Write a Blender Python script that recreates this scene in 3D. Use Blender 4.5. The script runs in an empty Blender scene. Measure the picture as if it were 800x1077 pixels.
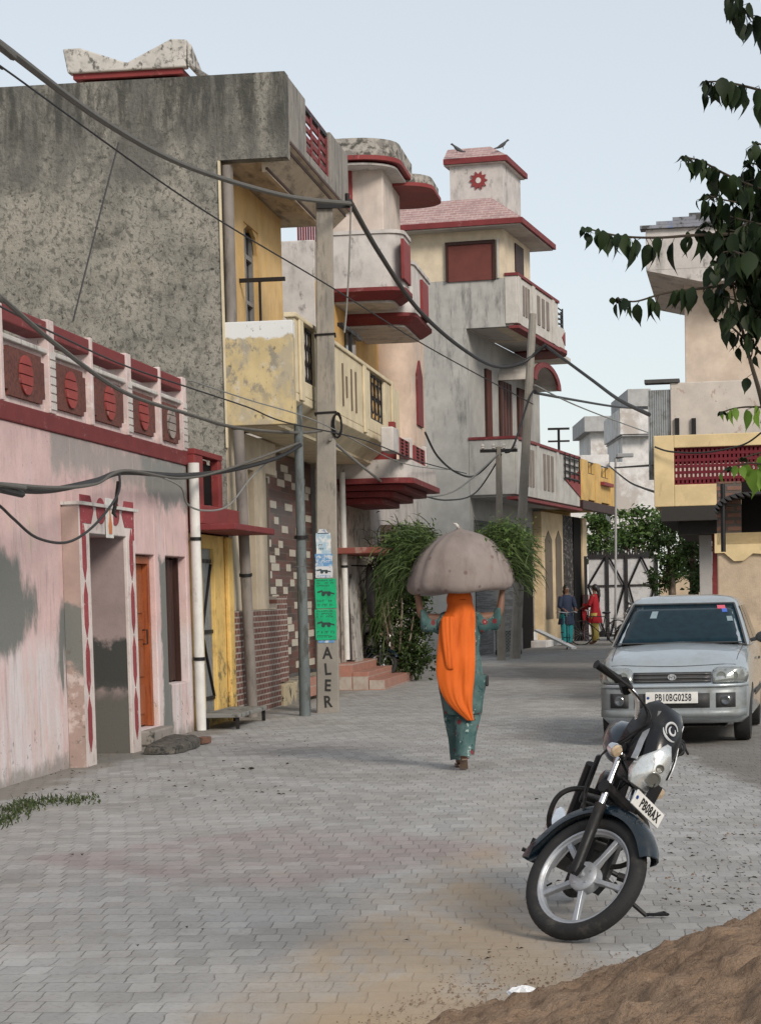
import bpy, bmesh, math, random
from mathutils import Vector, Matrix, Euler
random.seed(7)
R = math.radians
SC = bpy.context.scene
COL = SC.collection

# ------------------------------------------------------------------ camera
F_PX, CX, PITCH, ROLL, CAM_H = 2300.0, 400.0, 0.08, 0.024, 1.5
HOR = 627.2
CY = HOR + F_PX * math.tan(PITCH)
cam_d = bpy.data.cameras.new('camera'); cam = bpy.data.objects.new('camera', cam_d); COL.objects.link(cam)
CROT = Matrix.Rotation(math.pi/2 - PITCH, 3, 'X') @ Matrix.Rotation(-ROLL, 3, 'Z')
cam.matrix_world = Matrix.Translation((0, 0, CAM_H)) @ CROT.to_4x4()
cam_d.sensor_fit = 'VERTICAL'; cam_d.sensor_height = 24
cam_d.lens = F_PX/1077*24
cam_d.shift_y = (CY-538.5)/1077
cam_d.clip_end = 3000; cam_d.clip_start = .1
SC.camera = cam
CAMP = Vector((0, 0, CAM_H))

# ------------------------------------------------------------------ sky, sun, exposure
SUN_EL, SUN_AZ = R(30), R(150)        # azimuth measured from +Y clockwise: behind the camera, to the right
w = bpy.data.worlds.new('World'); SC.world = w; w.use_nodes = True
nt = w.node_tree; nt.nodes.clear()
sky = nt.nodes.new('ShaderNodeTexSky'); sky.sky_type = 'NISHITA'; sky.sun_disc = False
sky.sun_elevation = SUN_EL; sky.sun_rotation = SUN_AZ
sky.altitude = 200; sky.air_density = 1.0; sky.dust_density = 1.0; sky.ozone_density = 1.0
hs = nt.nodes.new('ShaderNodeHueSaturation'); hs.inputs['Saturation'].default_value = .8
bg = nt.nodes.new('ShaderNodeBackground'); bg.inputs['Strength'].default_value = .1
out = nt.nodes.new('ShaderNodeOutputWorld')
mxs = nt.nodes.new('ShaderNodeMix'); mxs.data_type = 'RGBA'; mxs.inputs[0].default_value = .62; mxs.inputs[7].default_value = (5.6, 5.8, 5.85, 1)   # thin even overcast over the blue
nt.links.new(sky.outputs[0], hs.inputs['Color']); nt.links.new(hs.outputs[0], mxs.inputs[6]); nt.links.new(mxs.outputs[2], bg.inputs[0]); nt.links.new(bg.outputs[0], out.inputs[0])
sd = bpy.data.lights.new('sun', 'SUN'); sd.energy = 1.9; sd.angle = R(18); sd.color = (1, .90, .78)
sun = bpy.data.objects.new('sun', sd); COL.objects.link(sun)
sv = Vector((math.sin(SUN_AZ)*math.cos(SUN_EL), math.cos(SUN_AZ)*math.cos(SUN_EL), math.sin(SUN_EL)))
sun.rotation_euler = sv.to_track_quat('Z', 'Y').to_euler(); sun.location = (0, -5, 20)
SC.view_settings.view_transform = 'Standard'; SC.view_settings.look = 'None'
SC.view_settings.gamma = 1; SC.view_settings.exposure = 0.52; SC.view_settings.use_curve_mapping = False
SC.render.engine = 'CYCLES'

# ------------------------------------------------------------------ pixel geometry (photo pixels -> real points)
def ray(px, py):
    return (CROT @ Vector(((px-CX)/F_PX, -(py-CY)/F_PX, -1))).normalized()
def G(px, py, z=0):                      # point on the level z
    d = ray(px, py); t = (z-CAM_H)/d.z
    return CAMP + d*t
def P(px, py, Y):                        # point at depth Y
    d = ray(px, py); return CAMP + d*(Y/d.y)
class Frame:
    def __init__(s, o, ang): s.o = Vector((o[0], o[1], 0)); s.a = ang; s.M = Matrix.Rotation(ang, 3, 'Z'); s.I = s.M.transposed()
    def loc(s, p): return s.I @ (Vector(p)-s.o)
    def wor(s, p): return s.M @ Vector(p) + s.o
    def _r(s, px, py): return s.I @ (CAMP-s.o), s.I @ ray(px, py)
    def y(s, px, py, c=0): o, d = s._r(px, py); q = o+d*((c-o.y)/d.y); return q.x, q.z
    def x(s, px, py, c=0): o, d = s._r(px, py); q = o+d*((c-o.x)/d.x); return q.y, q.z
    def shift(s, dx): return Frame(s.wor((dx, 0, 0)), s.a)

# ------------------------------------------------------------------ object helpers
def tag(o, label=None, cat=None, group=None, kind=None):
    if label: o['label'] = label
    if cat: o['category'] = cat
    if group: o['group'] = group
    if kind: o['kind'] = kind
    return o
def thing(name, label, cat, loc=(0, 0, 0), rotz=0, group=None):
    o = bpy.data.objects.new(name, None); COL.objects.link(o); o.location = loc; o.rotation_euler = (0, 0, rotz)
    o.empty_display_size = .1
    return tag(o, label, cat, group)
def copy_tree(o, parent=None):
    c = o.copy(); COL.objects.link(c)
    if parent is not None: c.parent = parent
    for ch in list(o.children): copy_tree(ch, c)
    return c

class MB:
    def __init__(s, xf=None): s.v = []; s.f = []; s.m = []; s.xf = xf; s.mi = 0
    def add(s, vs, fs):
        b = len(s.v)
        for p in vs:
            p = Vector(p)
            if s.xf is not None: p = s.xf @ p
            s.v.append(p)
        for f in fs: s.f.append([b+i for i in f]); s.m.append(s.mi)
        return s
    def box(s, x0, x1, y0, y1, z0, z1):
        if x0 > x1: x0, x1 = x1, x0
        if y0 > y1: y0, y1 = y1, y0
        if z0 > z1: z0, z1 = z1, z0
        return s.add([(x0,y0,z0),(x1,y0,z0),(x1,y1,z0),(x0,y1,z0),(x0,y0,z1),(x1,y0,z1),(x1,y1,z1),(x0,y1,z1)],
                     [(0,3,2,1),(4,5,6,7),(0,1,5,4),(1,2,6,5),(2,3,7,6),(3,0,4,7)])
    def prism(s, poly, axis, a, b):          # poly: 2-D points; axis: extrusion axis
        def p3(p, t):
            return {'x': (t, p[0], p[1]), 'y': (p[0], t, p[1]), 'z': (p[0], p[1], t)}[axis]
        n = len(poly); vs = [p3(p, a) for p in poly]+[p3(p, b) for p in poly]
        fs = [tuple(range(n))[::-1], tuple(range(n, 2*n))]+[(i, (i+1) % n, n+(i+1) % n, n+i) for i in range(n)]
        return s.add(vs, fs)
    def tube(s, pts, r, n=8, cap=True):
        pts = [Vector(p) for p in pts]; rs = r if isinstance(r, (list, tuple)) else [r]*len(pts)
        rings = []; up = None
        for i, p in enumerate(pts):
            t = (pts[min(i+1, len(pts)-1)]-pts[max(i-1, 0)])
            if t.length < 1e-9: t = Vector((0, 0, 1))
            t.normalize()
            if up is None:
                up = Vector((0, 0, 1)) if abs(t.z) < .9 else Vector((1, 0, 0))
            a = t.cross(up)
            if a.length < 1e-6: a = t.orthogonal()
            a.normalize(); b = a.cross(t).normalized(); up = b
            rings.append([p+(a*math.cos(2*math.pi*k/n)+b*math.sin(2*math.pi*k/n))*rs[i] for k in range(n)])
        vs = [q for r_ in rings for q in r_]; fs = []
        for i in range(len(pts)-1):
            for k in range(n):
                fs.append((i*n+k, i*n+(k+1) % n, (i+1)*n+(k+1) % n, (i+1)*n+k))
        if cap: fs.append(tuple(range(n))[::-1]); fs.append(tuple((len(pts)-1)*n+k for k in range(n)))
        return s.add(vs, fs)
    def rings(s, rings, cap0=True, cap1=True, closed=True):
        n = len(rings[0]); vs = [q for r_ in rings for q in r_]; fs = []
        for i in range(len(rings)-1):
            for k in range(n if closed else n-1):
                fs.append((i*n+k, i*n+(k+1) % n, (i+1)*n+(k+1) % n, (i+1)*n+k))
        if cap0: fs.append(tuple(range(n))[::-1])
        if cap1: fs.append(tuple((len(rings)-1)*n+k for k in range(n)))
        return s.add(vs, fs)
    def lathe(s, prof, c=(0, 0, 0), axis='z', n=24):   # prof: (radius, height)
        rings = []
        for (r, h) in prof:
            ring = []
            for k in range(n):
                a = 2*math.pi*k/n; u, v = r*math.cos(a), r*math.sin(a)
                q = {'z': (u, v, h), 'y': (u, h, -v), 'x': (h, u, v)}[axis]
                ring.append((q[0]+c[0], q[1]+c[1], q[2]+c[2]))
            rings.append(ring)
        return s.rings(rings)
    def ball(s, c, r, n=10, m=7):
        if not isinstance(r, (tuple, list)): r = (r, r, r)
        rings = []
        for j in range(m+1):
            t = math.pi*j/m*.98+.01*math.pi
            rings.append([(c[0]+r[0]*math.sin(t)*math.cos(2*math.pi*k/n), c[1]+r[1]*math.sin(t)*math.sin(2*math.pi*k/n), c[2]-r[2]*math.cos(t)) for k in range(n)])
        return s.rings(rings)
    def quad(s, a, b, c, d): return s.add([a, b, c, d], [(0, 1, 2, 3)])

def obj(name, mb, mat, parent=None, smooth=False, bevel=0, subsurf=0, solid=0, label=None, sharp=35):
    me = bpy.data.meshes.new(name); me.from_pydata([tuple(v) for v in mb.v], [], mb.f)
    for m in (mat if isinstance(mat, (list, tuple)) else [mat]): me.materials.append(m)
    for p, mi in zip(me.polygons, mb.m): p.material_index = mi
    bm = bmesh.new(); bm.from_mesh(me); bmesh.ops.recalc_face_normals(bm, faces=bm.faces); bm.to_mesh(me); bm.free()
    me.update()
    if smooth:
        me.polygons.foreach_set('use_smooth', [True]*len(me.polygons))
        if sharp: me.set_sharp_from_angle(angle=R(sharp))
    o = bpy.data.objects.new(name, me); COL.objects.link(o)
    if parent is not None: o.parent = parent
    if solid: md = o.modifiers.new('solid', 'SOLIDIFY'); md.thickness = solid; md.offset = 0
    if bevel:
        md = o.modifiers.new('bevel', 'BEVEL'); md.width = bevel; md.segments = 2; md.limit_method = 'ANGLE'; md.angle_limit = R(40)
    if subsurf: md = o.modifiers.new('sub', 'SUBSURF'); md.levels = subsurf; md.render_levels = subsurf
    if label: o['label'] = label
    return o
def text_mb(s, size, xf, depth=.002, bold=0, space=1.0):
    cu = bpy.data.curves.new('t', 'FONT'); cu.body = s; cu.size = size; cu.extrude = depth; cu.align_x = 'CENTER'; cu.align_y = 'CENTER'
    cu.offset = bold; cu.space_character = space; cu.resolution_u = 3
    o = bpy.data.objects.new('t', cu); COL.objects.link(o)
    me = o.to_mesh(); mb = MB(xf); mb.add([v.co.copy() for v in me.vertices], [tuple(p.vertices) for p in me.polygons])
    o.to_mesh_clear(); bpy.data.objects.remove(o); bpy.data.curves.remove(cu)
    return mb

# ------------------------------------------------------------------ materials
class N:
    def __init__(s, name):
        s.mat = bpy.data.materials.new(name); s.mat.use_nodes = True; s.t = s.mat.node_tree
        s.b = s.t.nodes['Principled BSDF']; s.tc = s.t.nodes.new('ShaderNodeTexCoord')
        s.P = s.tc.outputs['Object']; sp = s.t.nodes.new('ShaderNodeSeparateXYZ'); s.t.links.new(s.P, sp.inputs[0])
        s.X, s.Y, s.Z = sp.outputs
    def set(s, inp, v):
        if v is None: return
        if isinstance(v, bpy.types.NodeSocket): s.t.links.new(v, inp)
        else: inp.default_value = v
    def math(s, op, a, b=None, c=None, clamp=False):
        n = s.t.nodes.new('ShaderNodeMath'); n.operation = op; n.use_clamp = clamp
        for i, v in enumerate((a, b, c)): s.set(n.inputs[i], v)
        return n.outputs[0]
    def noise(s, scale=(1, 1, 1), detail=4, rough=.6, dist=0, vec=None, off=0):
        mp = s.t.nodes.new('ShaderNodeMapping'); s.set(mp.inputs[0], vec or s.P)
        if not isinstance(scale, (tuple, list)): scale = (scale,)*3
        mp.inputs['Scale'].default_value = scale; mp.inputs['Location'].default_value = (off, off*.7, off*1.3)
        n = s.t.nodes.new('ShaderNodeTexNoise'); s.set(n.inputs['Vector'], mp.outputs[0])
        n.inputs['Scale'].default_value = 1; n.inputs['Detail'].default_value = detail; n.inputs['Roughness'].default_value = rough
        n.inputs['Distortion'].default_value = dist
        return n.outputs[0]
    def ramp(s, v, lo, hi, a=0., b=1.):
        n = s.t.nodes.new('ShaderNodeMapRange'); n.interpolation_type = 'SMOOTHSTEP'
        s.set(n.inputs[0], v); n.inputs[1].default_value = lo; n.inputs[2].default_value = hi; n.inputs[3].default_value = a; n.inputs[4].default_value = b
        return n.outputs[0]
    def mix(s, f, a, b, mode='MIX'):
        n = s.t.nodes.new('ShaderNodeMix'); n.data_type = 'RGBA'; n.blend_type = mode
        s.set(n.inputs[0], f)
        for i, v in ((6, a), (7, b)):
            if isinstance(v, (tuple, list)): v = (*v[:3], 1)
            s.set(n.inputs[i], v)
        return n.outputs[2]
    def bump(s, h, strength=.3, dist=.02):
        n = s.t.nodes.new('ShaderNodeBump'); n.inputs['Strength'].default_value = strength; n.inputs['Distance'].default_value = dist
        s.set(n.inputs['Height'], h)
        if s.b.inputs['Normal'].is_linked: s.set(n.inputs['Normal'], s.b.inputs['Normal'].links[0].from_socket)
        s.t.links.new(n.outputs[0], s.b.inputs['Normal'])
    def sdf(s, rect, a=None, c=None, ell=False):
        a = a or s.X; c = c or s.Z; x0, x1, z0, z1 = rect
        if x0 > x1: x0, x1 = x1, x0
        if z0 > z1: z0, z1 = z1, z0
        dx = s.math('ABSOLUTE', s.math('SUBTRACT', a, (x0+x1)/2)); dz = s.math('ABSOLUTE', s.math('SUBTRACT', c, (z0+z1)/2))
        if ell:
            q = s.math('ADD', s.math('POWER', s.math('DIVIDE', dx, (x1-x0)/2), 2.0), s.math('POWER', s.math('DIVIDE', dz, (z1-z0)/2), 2.0))
            return s.math('MULTIPLY', s.math('SUBTRACT', s.math('SQRT', q), 1.0), min(x1-x0, z1-z0)/2)
        return s.math('MAXIMUM', s.math('SUBTRACT', dx, (x1-x0)/2), s.math('SUBTRACT', dz, (z1-z0)/2))
def surf(name, base, layers=(), rough=.85, bump=.25, bscale=40, bdist=.01, mottle=.12, mscale=2.5, metal=0, spec=.3, brick=None, coat=0, off=0):
    """plaster / paint / concrete with uneven tone and ragged stains; layers = list of dicts"""
    n = N(name)
    lo = tuple(c*(1-mottle) for c in base); hi = tuple(min(1, c*(1+mottle)) for c in base)
    col = n.mix(n.ramp(n.noise(mscale, 6, .65, off=off), .3, .7), lo, hi)
    h = n.noise(bscale, 5, .7, off=off+3)
    if brick:                # dict(w,h,mortar,c1,c2,cm,u)
        u = {'x': n.X, 'y': n.Y, 's': n.math('ADD', n.X, n.Y)}[brick.get('u', 'x')]
        cv = n.t.nodes.new('ShaderNodeCombineXYZ'); n.set(cv.inputs[0], u); n.set(cv.inputs[1], n.Z)
        bt = n.t.nodes.new('ShaderNodeTexBrick'); n.set(bt.inputs['Vector'], cv.outputs[0])
        bt.inputs['Scale'].default_value = 1; bt.inputs['Brick Width'].default_value = brick['w']; bt.inputs['Row Height'].default_value = brick['h']
        bt.inputs['Mortar Size'].default_value = brick['mortar']; bt.inputs['Mortar Smooth'].default_value = .3
        bt.offset = brick.get('offset', .5); bt.inputs['Bias'].default_value = brick.get('bias', 0)
        bt.inputs['Color1'].default_value = (*brick['c1'], 1); bt.inputs['Color2'].default_value = (*brick['c2'], 1); bt.inputs['Mortar'].default_value = (*brick['cm'], 1)
        dirt = n.mix(.35, bt.outputs[0], col, 'MULTIPLY') if brick.get('mul') else bt.outputs[0]
        col = n.mix(n.ramp(n.noise(9, 4, .6), .35, .75, 0, .35), dirt, tuple(c*.45 for c in brick['c1']))
        n.bump(n.math('SUBTRACT', 1.0, bt.outputs[1]), .6, brick.get('d', .012))
    for L in layers:
        k = L.get('k', 1.0); sc = L.get('n', 3); amp = L.get('amp', .5)
        no = n.noise(sc, L.get('det', 6), L.get('r', .68), L.get('dist', 0), off=L.get('off', 11)+off)
        if 'rect' in L:
            v = n.math('SUBTRACT', n.math('MULTIPLY', n.math('SUBTRACT', no, .5), amp), n.sdf(L['rect'], {'y': n.Y}.get(L.get('u'), n.X), None, L.get('ell', False)))
            m = n.ramp(v, -L.get('soft', .03), L.get('soft', .03), 0, k)
        else:
            m = n.ramp(no, L['lo'], L['hi'], 0, k)
        if 'z' in L: m = n.math('MULTIPLY', m, n.ramp(n.math('ADD', n.Z, n.math('MULTIPLY', no, L.get('zn', 0))), L['z'][0], L['z'][1]))
        if 'zz' in L: m = n.math('MULTIPLY', m, n.ramp(n.Z, L['zz'][0], L['zz'][1], 1, 0))
        col = n.mix(m, col, L['c'])
    n.set(n.b.inputs['Base Color'], col)
    n.b.inputs['Roughness'].default_value = rough; n.b.inputs['Metallic'].default_value = metal
    n.b.inputs['Specular IOR Level'].default_value = spec; n.b.inputs['Coat Weight'].default_value = coat
    if bump: n.bump(h, bump, bdist)
    return n.mat
def plain(name, c, rough=.5, metal=0, spec=.5, coat=0, bump=0, bscale=80, mottle=.08, dirt=0, dirtc=(.12, .1, .08), dscale=6):
    if name in bpy.data.materials: return bpy.data.materials[name]
    n = N(name)
    col = n.mix(n.ramp(n.noise(12, 5, .6), .3, .7), tuple(x*(1-mottle) for x in c), tuple(min(1, x*(1+mottle)) for x in c))
    if dirt:
        dn = n.noise(dscale, 7, .7, off=5)
        col = n.mix(n.ramp(dn, .48, .72, 0, dirt), col, dirtc)
        rg = n.ramp(dn, .4, .7, rough, min(1, rough+.35)); n.set(n.b.inputs['Roughness'], rg)
    else: n.b.inputs['Roughness'].default_value = rough
    n.set(n.b.inputs['Base Color'], col); n.b.inputs['Metallic'].default_value = metal
    n.b.inputs['Specular IOR Level'].default_value = spec; n.b.inputs['Coat Weight'].default_value = coat; n.b.inputs['Coat Roughness'].default_value = .05
    if bump: n.bump(n.noise(bscale, 4, .6), bump, .005)
    return n.mat
MOLD = (.045, .045, .04)
# ------------------------------------------------------------------ frames of the street
_A, _B = G(0, 828), G(205, 768); _d = _B-_A
F1 = Frame(_A, math.atan2(_d.y, _d.x))          # left row of houses: x along the street, y into the house
MAROON = (.17, .03, .032); RED = (.21, .035, .035)
M_maroon = surf('maroon_paint', MAROON, [dict(c=(.3, .17, .16), n=(5, 5, 14), lo=.58, hi=.68, k=.45), dict(c=MOLD, n=(9, 9, 2), lo=.6, hi=.75, k=.7)], rough=.7)
M_red = surf('red_paint', RED, [dict(c=(.4, .2, .18), n=8, lo=.62, hi=.7, k=.5), dict(c=MOLD, n=(9, 9, 2), lo=.58, hi=.75, k=.7)], rough=.65)
M_white = surf('old_whitewash', (.52, .5, .48), [dict(c=(.2, .2, .19), n=(7, 7, 1.6), lo=.52, hi=.7, k=.85), dict(c=MOLD, n=14, lo=.62, hi=.72, k=.7)], rough=.9)
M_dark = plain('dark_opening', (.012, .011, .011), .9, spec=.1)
M_wood_dark = surf('dark_brown_wood', (.035, .014, .011), [dict(c=(.07, .03, .02), n=(30, 30, 2), lo=.5, hi=.7)], rough=.6)
M_pvc = surf('white_pvc', (.62, .62, .6), [dict(c=(.3, .28, .25), n=(8, 8, 3), lo=.55, hi=.75, k=.6)], rough=.4, bump=.05)
M_iron = plain('black_iron', (.02, .02, .022), .5, .6, dirt=.5, dirtc=(.06, .035, .025))
M_glass = plain('window_glass', (.03, .035, .04), .12, spec=.6)
CEM = (.17, .175, .165)

# ================================================================== pink house
XE = F1.y(205, 768)[0]                          # far end of the pink wall (m)
pk = thing('pink_house', 'low pink house with maroon parapet ornaments and flaking damp plaster', 'house', F1.o, F1.a)
pX = lambda px, py=700: F1.y(px, py)[0]
M_pink = surf('pink_plaster', (.60, .43, .42), [
    dict(c=(.60, .50, .50), n=(1.2, 1.2, .8), lo=.5, hi=.72, k=.7),
    dict(c=(.56, .50, .33), n=1.6, lo=.55, hi=.72, k=.5, zz=(2.3, 2.5), off=3),
    dict(c=(.62, .575, .585), n=(5, 5, .9), lo=.36, hi=.56, k=.95, zz=(.95, 1.35), off=8), dict(c=(.36, .31, .31), n=(9, 9, .7), lo=.55, hi=.68, k=.6, zz=(.9, 1.3), off=18),
    dict(c=(.28, .23, .22), n=(14, 14, 2), lo=.52, hi=.75, k=.6, off=4),
    dict(c=(.13, .12, .11), n=(13, 13, 13), lo=.61, hi=.64, k=.85, zz=(.3, .55), off=2),
    dict(c=(.22, .2, .19), n=18, lo=.62, hi=.70, k=.8, z=(2.2, 2.8), off=12),
    dict(c=(.25, .25, .24), n=2.6, rect=(1.9, 7.2, 2.72, 3.1), amp=.7, soft=.12, k=.75),
    dict(c=(.21, .215, .205), n=2.4, rect=(5.3, 7.5, 2.55, 3.05), amp=.75, soft=.08, k=.9),
    dict(c=CEM, n=(1.9, 1.9, 1.1), rect=(-2.6, 1.2, .95, 2.02), amp=.55, soft=.06, ell=True),
    dict(c=CEM, n=(2.4, 2.4, 1.3), rect=(1.75, 3.2, .62, 1.62), amp=.5, soft=.06, ell=True, off=21),
    dict(c=(.58, .5, .5), n=(7, 7, .8), lo=.5, hi=.56, k=.8, zz=(.95, 1.15), off=28),
    dict(c=CEM, n=3, rect=(5.9, 6.32, .05, 1.95), amp=.35, soft=.05, off=2),
    dict(c=(.2, .19, .17), n=4, rect=(-3, 9, -.3, .08), amp=.5, soft=.08, k=.7),
], rough=.92, bump=.5, bscale=22, bdist=.012, mottle=.1)
DO = [(98, 137), (146, 166)]                    # openings
porch_y = -.16
dx0, dx1 = F1.y(99, 700, porch_y)[0], F1.y(137.5, 700, porch_y)[0]
wx0, wx1 = pX(177.5), pX(199); ox0, ox1 = pX(146.5), pX(166.5)
zb0, zb1 = 3.05, 3.21                            # maroon band
m = MB(); T = .28
def wall_row(m, x0, x1, z0, z1, holes, y0=0, y1=T):       # wall with rectangular holes (hx0,hx1,hz0,hz1), butt-joined pieces
    xs = sorted(holes); cur = x0
    for (a, b, c, d) in xs:
        if a > cur: m.box(cur, a, y0, y1, z0, z1)
        if c > z0: m.box(a, b, y0, y1, z0, c)
        if d < z1: m.box(a, b, y0, y1, d, z1)
        cur = b
    if cur < x1: m.box(cur, x1, y0, y1, z0, z1)
wall_row(m, -9, XE, -.1, zb0, [(dx0, dx1, -.1, 2.15), (ox0, ox1, .16, 2.0), (wx0, wx1, .58, 2.0)])
m.box(XE-T, XE, T, 5, -.1, zb0)
obj('wall', m, M_pink, pk, bevel=.012)
# porch surround
fx0 = F1.y(88, 700, porch_y)[0]; sx0 = fx0; fx1 = F1.y(146.5, 700, porch_y)[0]
zt = F1.y(100, 533, porch_y)[1]
M_pilaster = surf('pilaster_plaster', (.36, .27, .24), [dict(c=(.5, .42, .4), n=5, lo=.5, hi=.62, zz=(.9, 1.2)), dict(c=CEM, n=3, rect=(-9, 9, .9, 1.5), u='y', amp=.8, soft=.05), dict(c=(.15, .13, .11), n=9, lo=.58, hi=.66, k=.8, zz=(1.0, 1.4))], rough=.9)
M_surround = surf('white_surround_paint', (.56, .5, .48), [dict(c=(.42, .32, .31), n=5, lo=.55, hi=.68), dict(c=(.2, .19, .18), n=(12, 12, 4), lo=.6, hi=.72, k=.8)], rough=.9)
m = MB(); m.box(sx0, dx0, porch_y, -.003, -.05, zt); m.box(dx1, fx1, porch_y, -.003, -.05, zt); m.box(dx0, dx1, porch_y, -.003, 2.15, zt)
po = obj('door_surround', m, [M_surround], pk, bevel=.008)
m = MB(); m.box(sx0-.03, fx1+.03, porch_y-.04, -.003, zt, zt+.03); obj('ledge', m, M_white, po)
m = MB(); m.box(sx0-.012, sx0-.002, porch_y, -.003, -.05, zt-.02); obj('side_face', m, M_pilaster, po)
# red diamonds of the surround
m = MB()
yp = porch_y-.006
for (a, b) in ((fx0+.02, dx0-.07), (dx1+.04, fx1-.05)):
    c = (a+b)/2; hw = min((b-a)/2*.9, .065); z = .12
    for k in range(4):
        z0, z1 = z, z+.52; q = .035
        m.prism([(c, z0), (c+hw, z0+.12), (c+hw, z1-.12), (c, z1), (c-hw, z1-.12), (c-hw, z0+.12)], 'y', yp, yp+.005)
        z += .53
zz = 2.24
m.prism([(fx0+.05, zz), (fx0+.42, zz), (fx0+.52, zz+.12), (fx0+.42, zz+.26), (fx0+.05, zz+.26)], 'y', yp, yp+.005)
m.prism([(fx1-.05, zz), (fx1-.42, zz), (fx1-.52, zz+.12), (fx1-.42, zz+.26), (fx1-.05, zz+.26)], 'y', yp, yp+.005)
cx_ = (dx0+dx1)/2
for s in (-1, 1):
    pts = [(cx_+s*.27+.16*math.cos(t*math.pi/8), zz+.13+.125*math.sin(t*math.pi/8)) for t in range(16)]
    m.prism(pts, 'y', yp, yp+.005)
m.box(fx0+.05, fx0+.12, yp, yp+.005, 2.12, zz-.002); m.box(fx1-.12, fx1-.05, yp, yp+.005, 2.12, zz-.002)
obj('painted_diamonds', m, surf('worn_maroon', (.26, .05, .06), [dict(c=(.5, .42, .4), n=16, lo=.6, hi=.66, k=.8)]), po)
m = MB(); m.box(cx_-.13, cx_+.13, porch_y-.02, porch_y-.008, 2.12, 2.5); tl = obj('picture_tile', m, plain('tile_white', (.6, .6, .58), .4), po, bevel=.004)
m = MB(); m.prism([(cx_-.05, 2.16), (cx_+.05, 2.16), (cx_+.06, 2.24), (cx_+.02, 2.33), (cx_, 2.42), (cx_-.02, 2.33), (cx_-.06, 2.24)], 'y', porch_y-.026, porch_y-.021)
obj('flame_motif', m, plain('orange_motif', (.5, .16, .05), .5), tl)
# passage behind the opening
M_pass = surf('passage_plaster', (.30, .235, .235), [
    dict(c=(.055, .058, .055), n=5, rect=(-5, 9, .62, 1.12), u='y', amp=.45, soft=.05),
    dict(c=(.12, .115, .105), n=5, rect=(-5, 9, -.5, .62), u='y', amp=.3, soft=.1)], rough=.95)
m = MB(); m.box(dx1, dx1+.1, T, 2.4, -.05, 2.3); m.box(dx0-.1, dx0, T, 2.4, -.05, 2.3); m.box(dx0-.1, dx1+.1, T, 2.4, 2.3, 2.4)
m.box(dx0, dx1, 2.3, 2.4, -.05, 2.3); m.box(dx1-.012, dx1-.003, porch_y+.03, T, -.05, 2.14)
obj('passage', m, M_pass, pk)
# orange wooden door
M_orange = surf('orange_varnished_wood', (.30, .085, .03), [dict(c=(.16, .04, .02), n=(40, 40, 2.2), lo=.45, hi=.7), dict(c=(.07, .03, .02), n=7, lo=.62, hi=.75, k=.7)], rough=.45)
m = MB(); m.box(ox0+.09, ox1-.09, .13, .17, .18, 1.9); dr = obj('door', m, M_orange, pk, bevel=.004)
m = MB()
for z0, z1 in ((.3, .62), (.7, 1.02), (1.1, 1.3), (1.38, 1.8)):
    for a, b in ((ox0+.15, (ox0+ox1)/2-.03), ((ox0+ox1)/2+.03, ox1-.15)): m.box(a, b, .115, .129, z0, z1)
obj('door_panel', m, M_orange, dr, bevel=.006)
m = MB(); m.box(ox0+.01, ox0+.085, .06, .17, .165, 1.985); m.box(ox1-.085, ox1-.01, .06, .17, .165, 1.985); m.box(ox0+.085, ox1-.085, .06, .17, 1.905, 1.985)
obj('door_frame', m, M_orange, pk, bevel=.004)
m = MB(); m.tube([(ox1-.2, .11, 1.05), (ox1-.2, .06, 1.05), (ox1-.2, .06, 1.2), (ox1-.2, .11, 1.2)], .009); obj('handle', m, M_iron, dr)
m = MB(); m.box(ox0-.05, ox1+.05, -.14, T, .0, .155); obj('door_step', m, surf('step_cement', (.25, .23, .21), [dict(c=MOLD, n=8, lo=.55, hi=.7)]), pk, bevel=.02)
# shuttered window with dark strips
m = MB(); m.box(wx0, wx1, .17, .2, .58, 2.0); wi = obj('window', m, M_wood_dark, pk)
m = MB(); ww = wx1-wx0
for k in range(5): m.box(wx0+ww*k/5+.02, wx0+ww*(k+1)/5-.015, .135, .167, .6, 1.97)
obj('shutter_board', m, M_wood_dark, wi, bevel=.006)
m = MB()
for k in range(2): m.box(wx0+.01+(ww-.07)*k, wx0+.06+(ww-.07)*k, .09, .134, .585, 1.99)
obj('frame', m, M_wood_dark, wi)
# parapet
M_parapet = surf('parapet_plaster', (.58, .47, .46), [dict(c=(.36, .32, .31), n=(6, 6, 3), lo=.5, hi=.7, k=.7), dict(c=(.12, .11, .1), n=(18, 18, 9), lo=.62, hi=.7, k=.8), dict(c=(.66, .62, .6), n=9, lo=.55, hi=.65, k=.7)], rough=.9)
m = MB(); m.box(-9, XE, .05, T-.05, zb1, 3.77); pa = obj('parapet', m, M_parapet, pk, bevel=.012)
m = MB(); m.box(-9, XE, -.02, T, zb0, zb1); obj('maroon_band', m, M_maroon, pk, bevel=.01)
m = MB(); m.box(-9, XE, -.0, T, 3.74, 3.785)
obj('parapet_ledge', m, M_white, pk, bevel=.01)
posts = [px for px in (3, 55, 97, 135.5, 168, 198)]
pxs = [F1.y(p, 420)[0] for p in posts]; step = pxs[1]-pxs[0]
allp = [pxs[0]-step*k for k in (4, 3, 2, 1)]+pxs
allp[-1] = XE-.06
for k, c in enumerate(allp):
    wd = .19 if k % 2 else .08
    m = MB(); m.box(c-wd/2, c+wd/2, -.012, T-.02, 3.215, 4.05)
    p_ = obj('parapet_post', m, M_parapet, pk, bevel=.008)
    if wd > .1:
        m = MB()
        for j in range(7): m.box(c-wd/2+.02, c+wd/2-.02, -.024, -.013, 3.25+j*.075, 3.31+j*.075)
        obj('tile_strip', m, M_white, p_)
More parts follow.
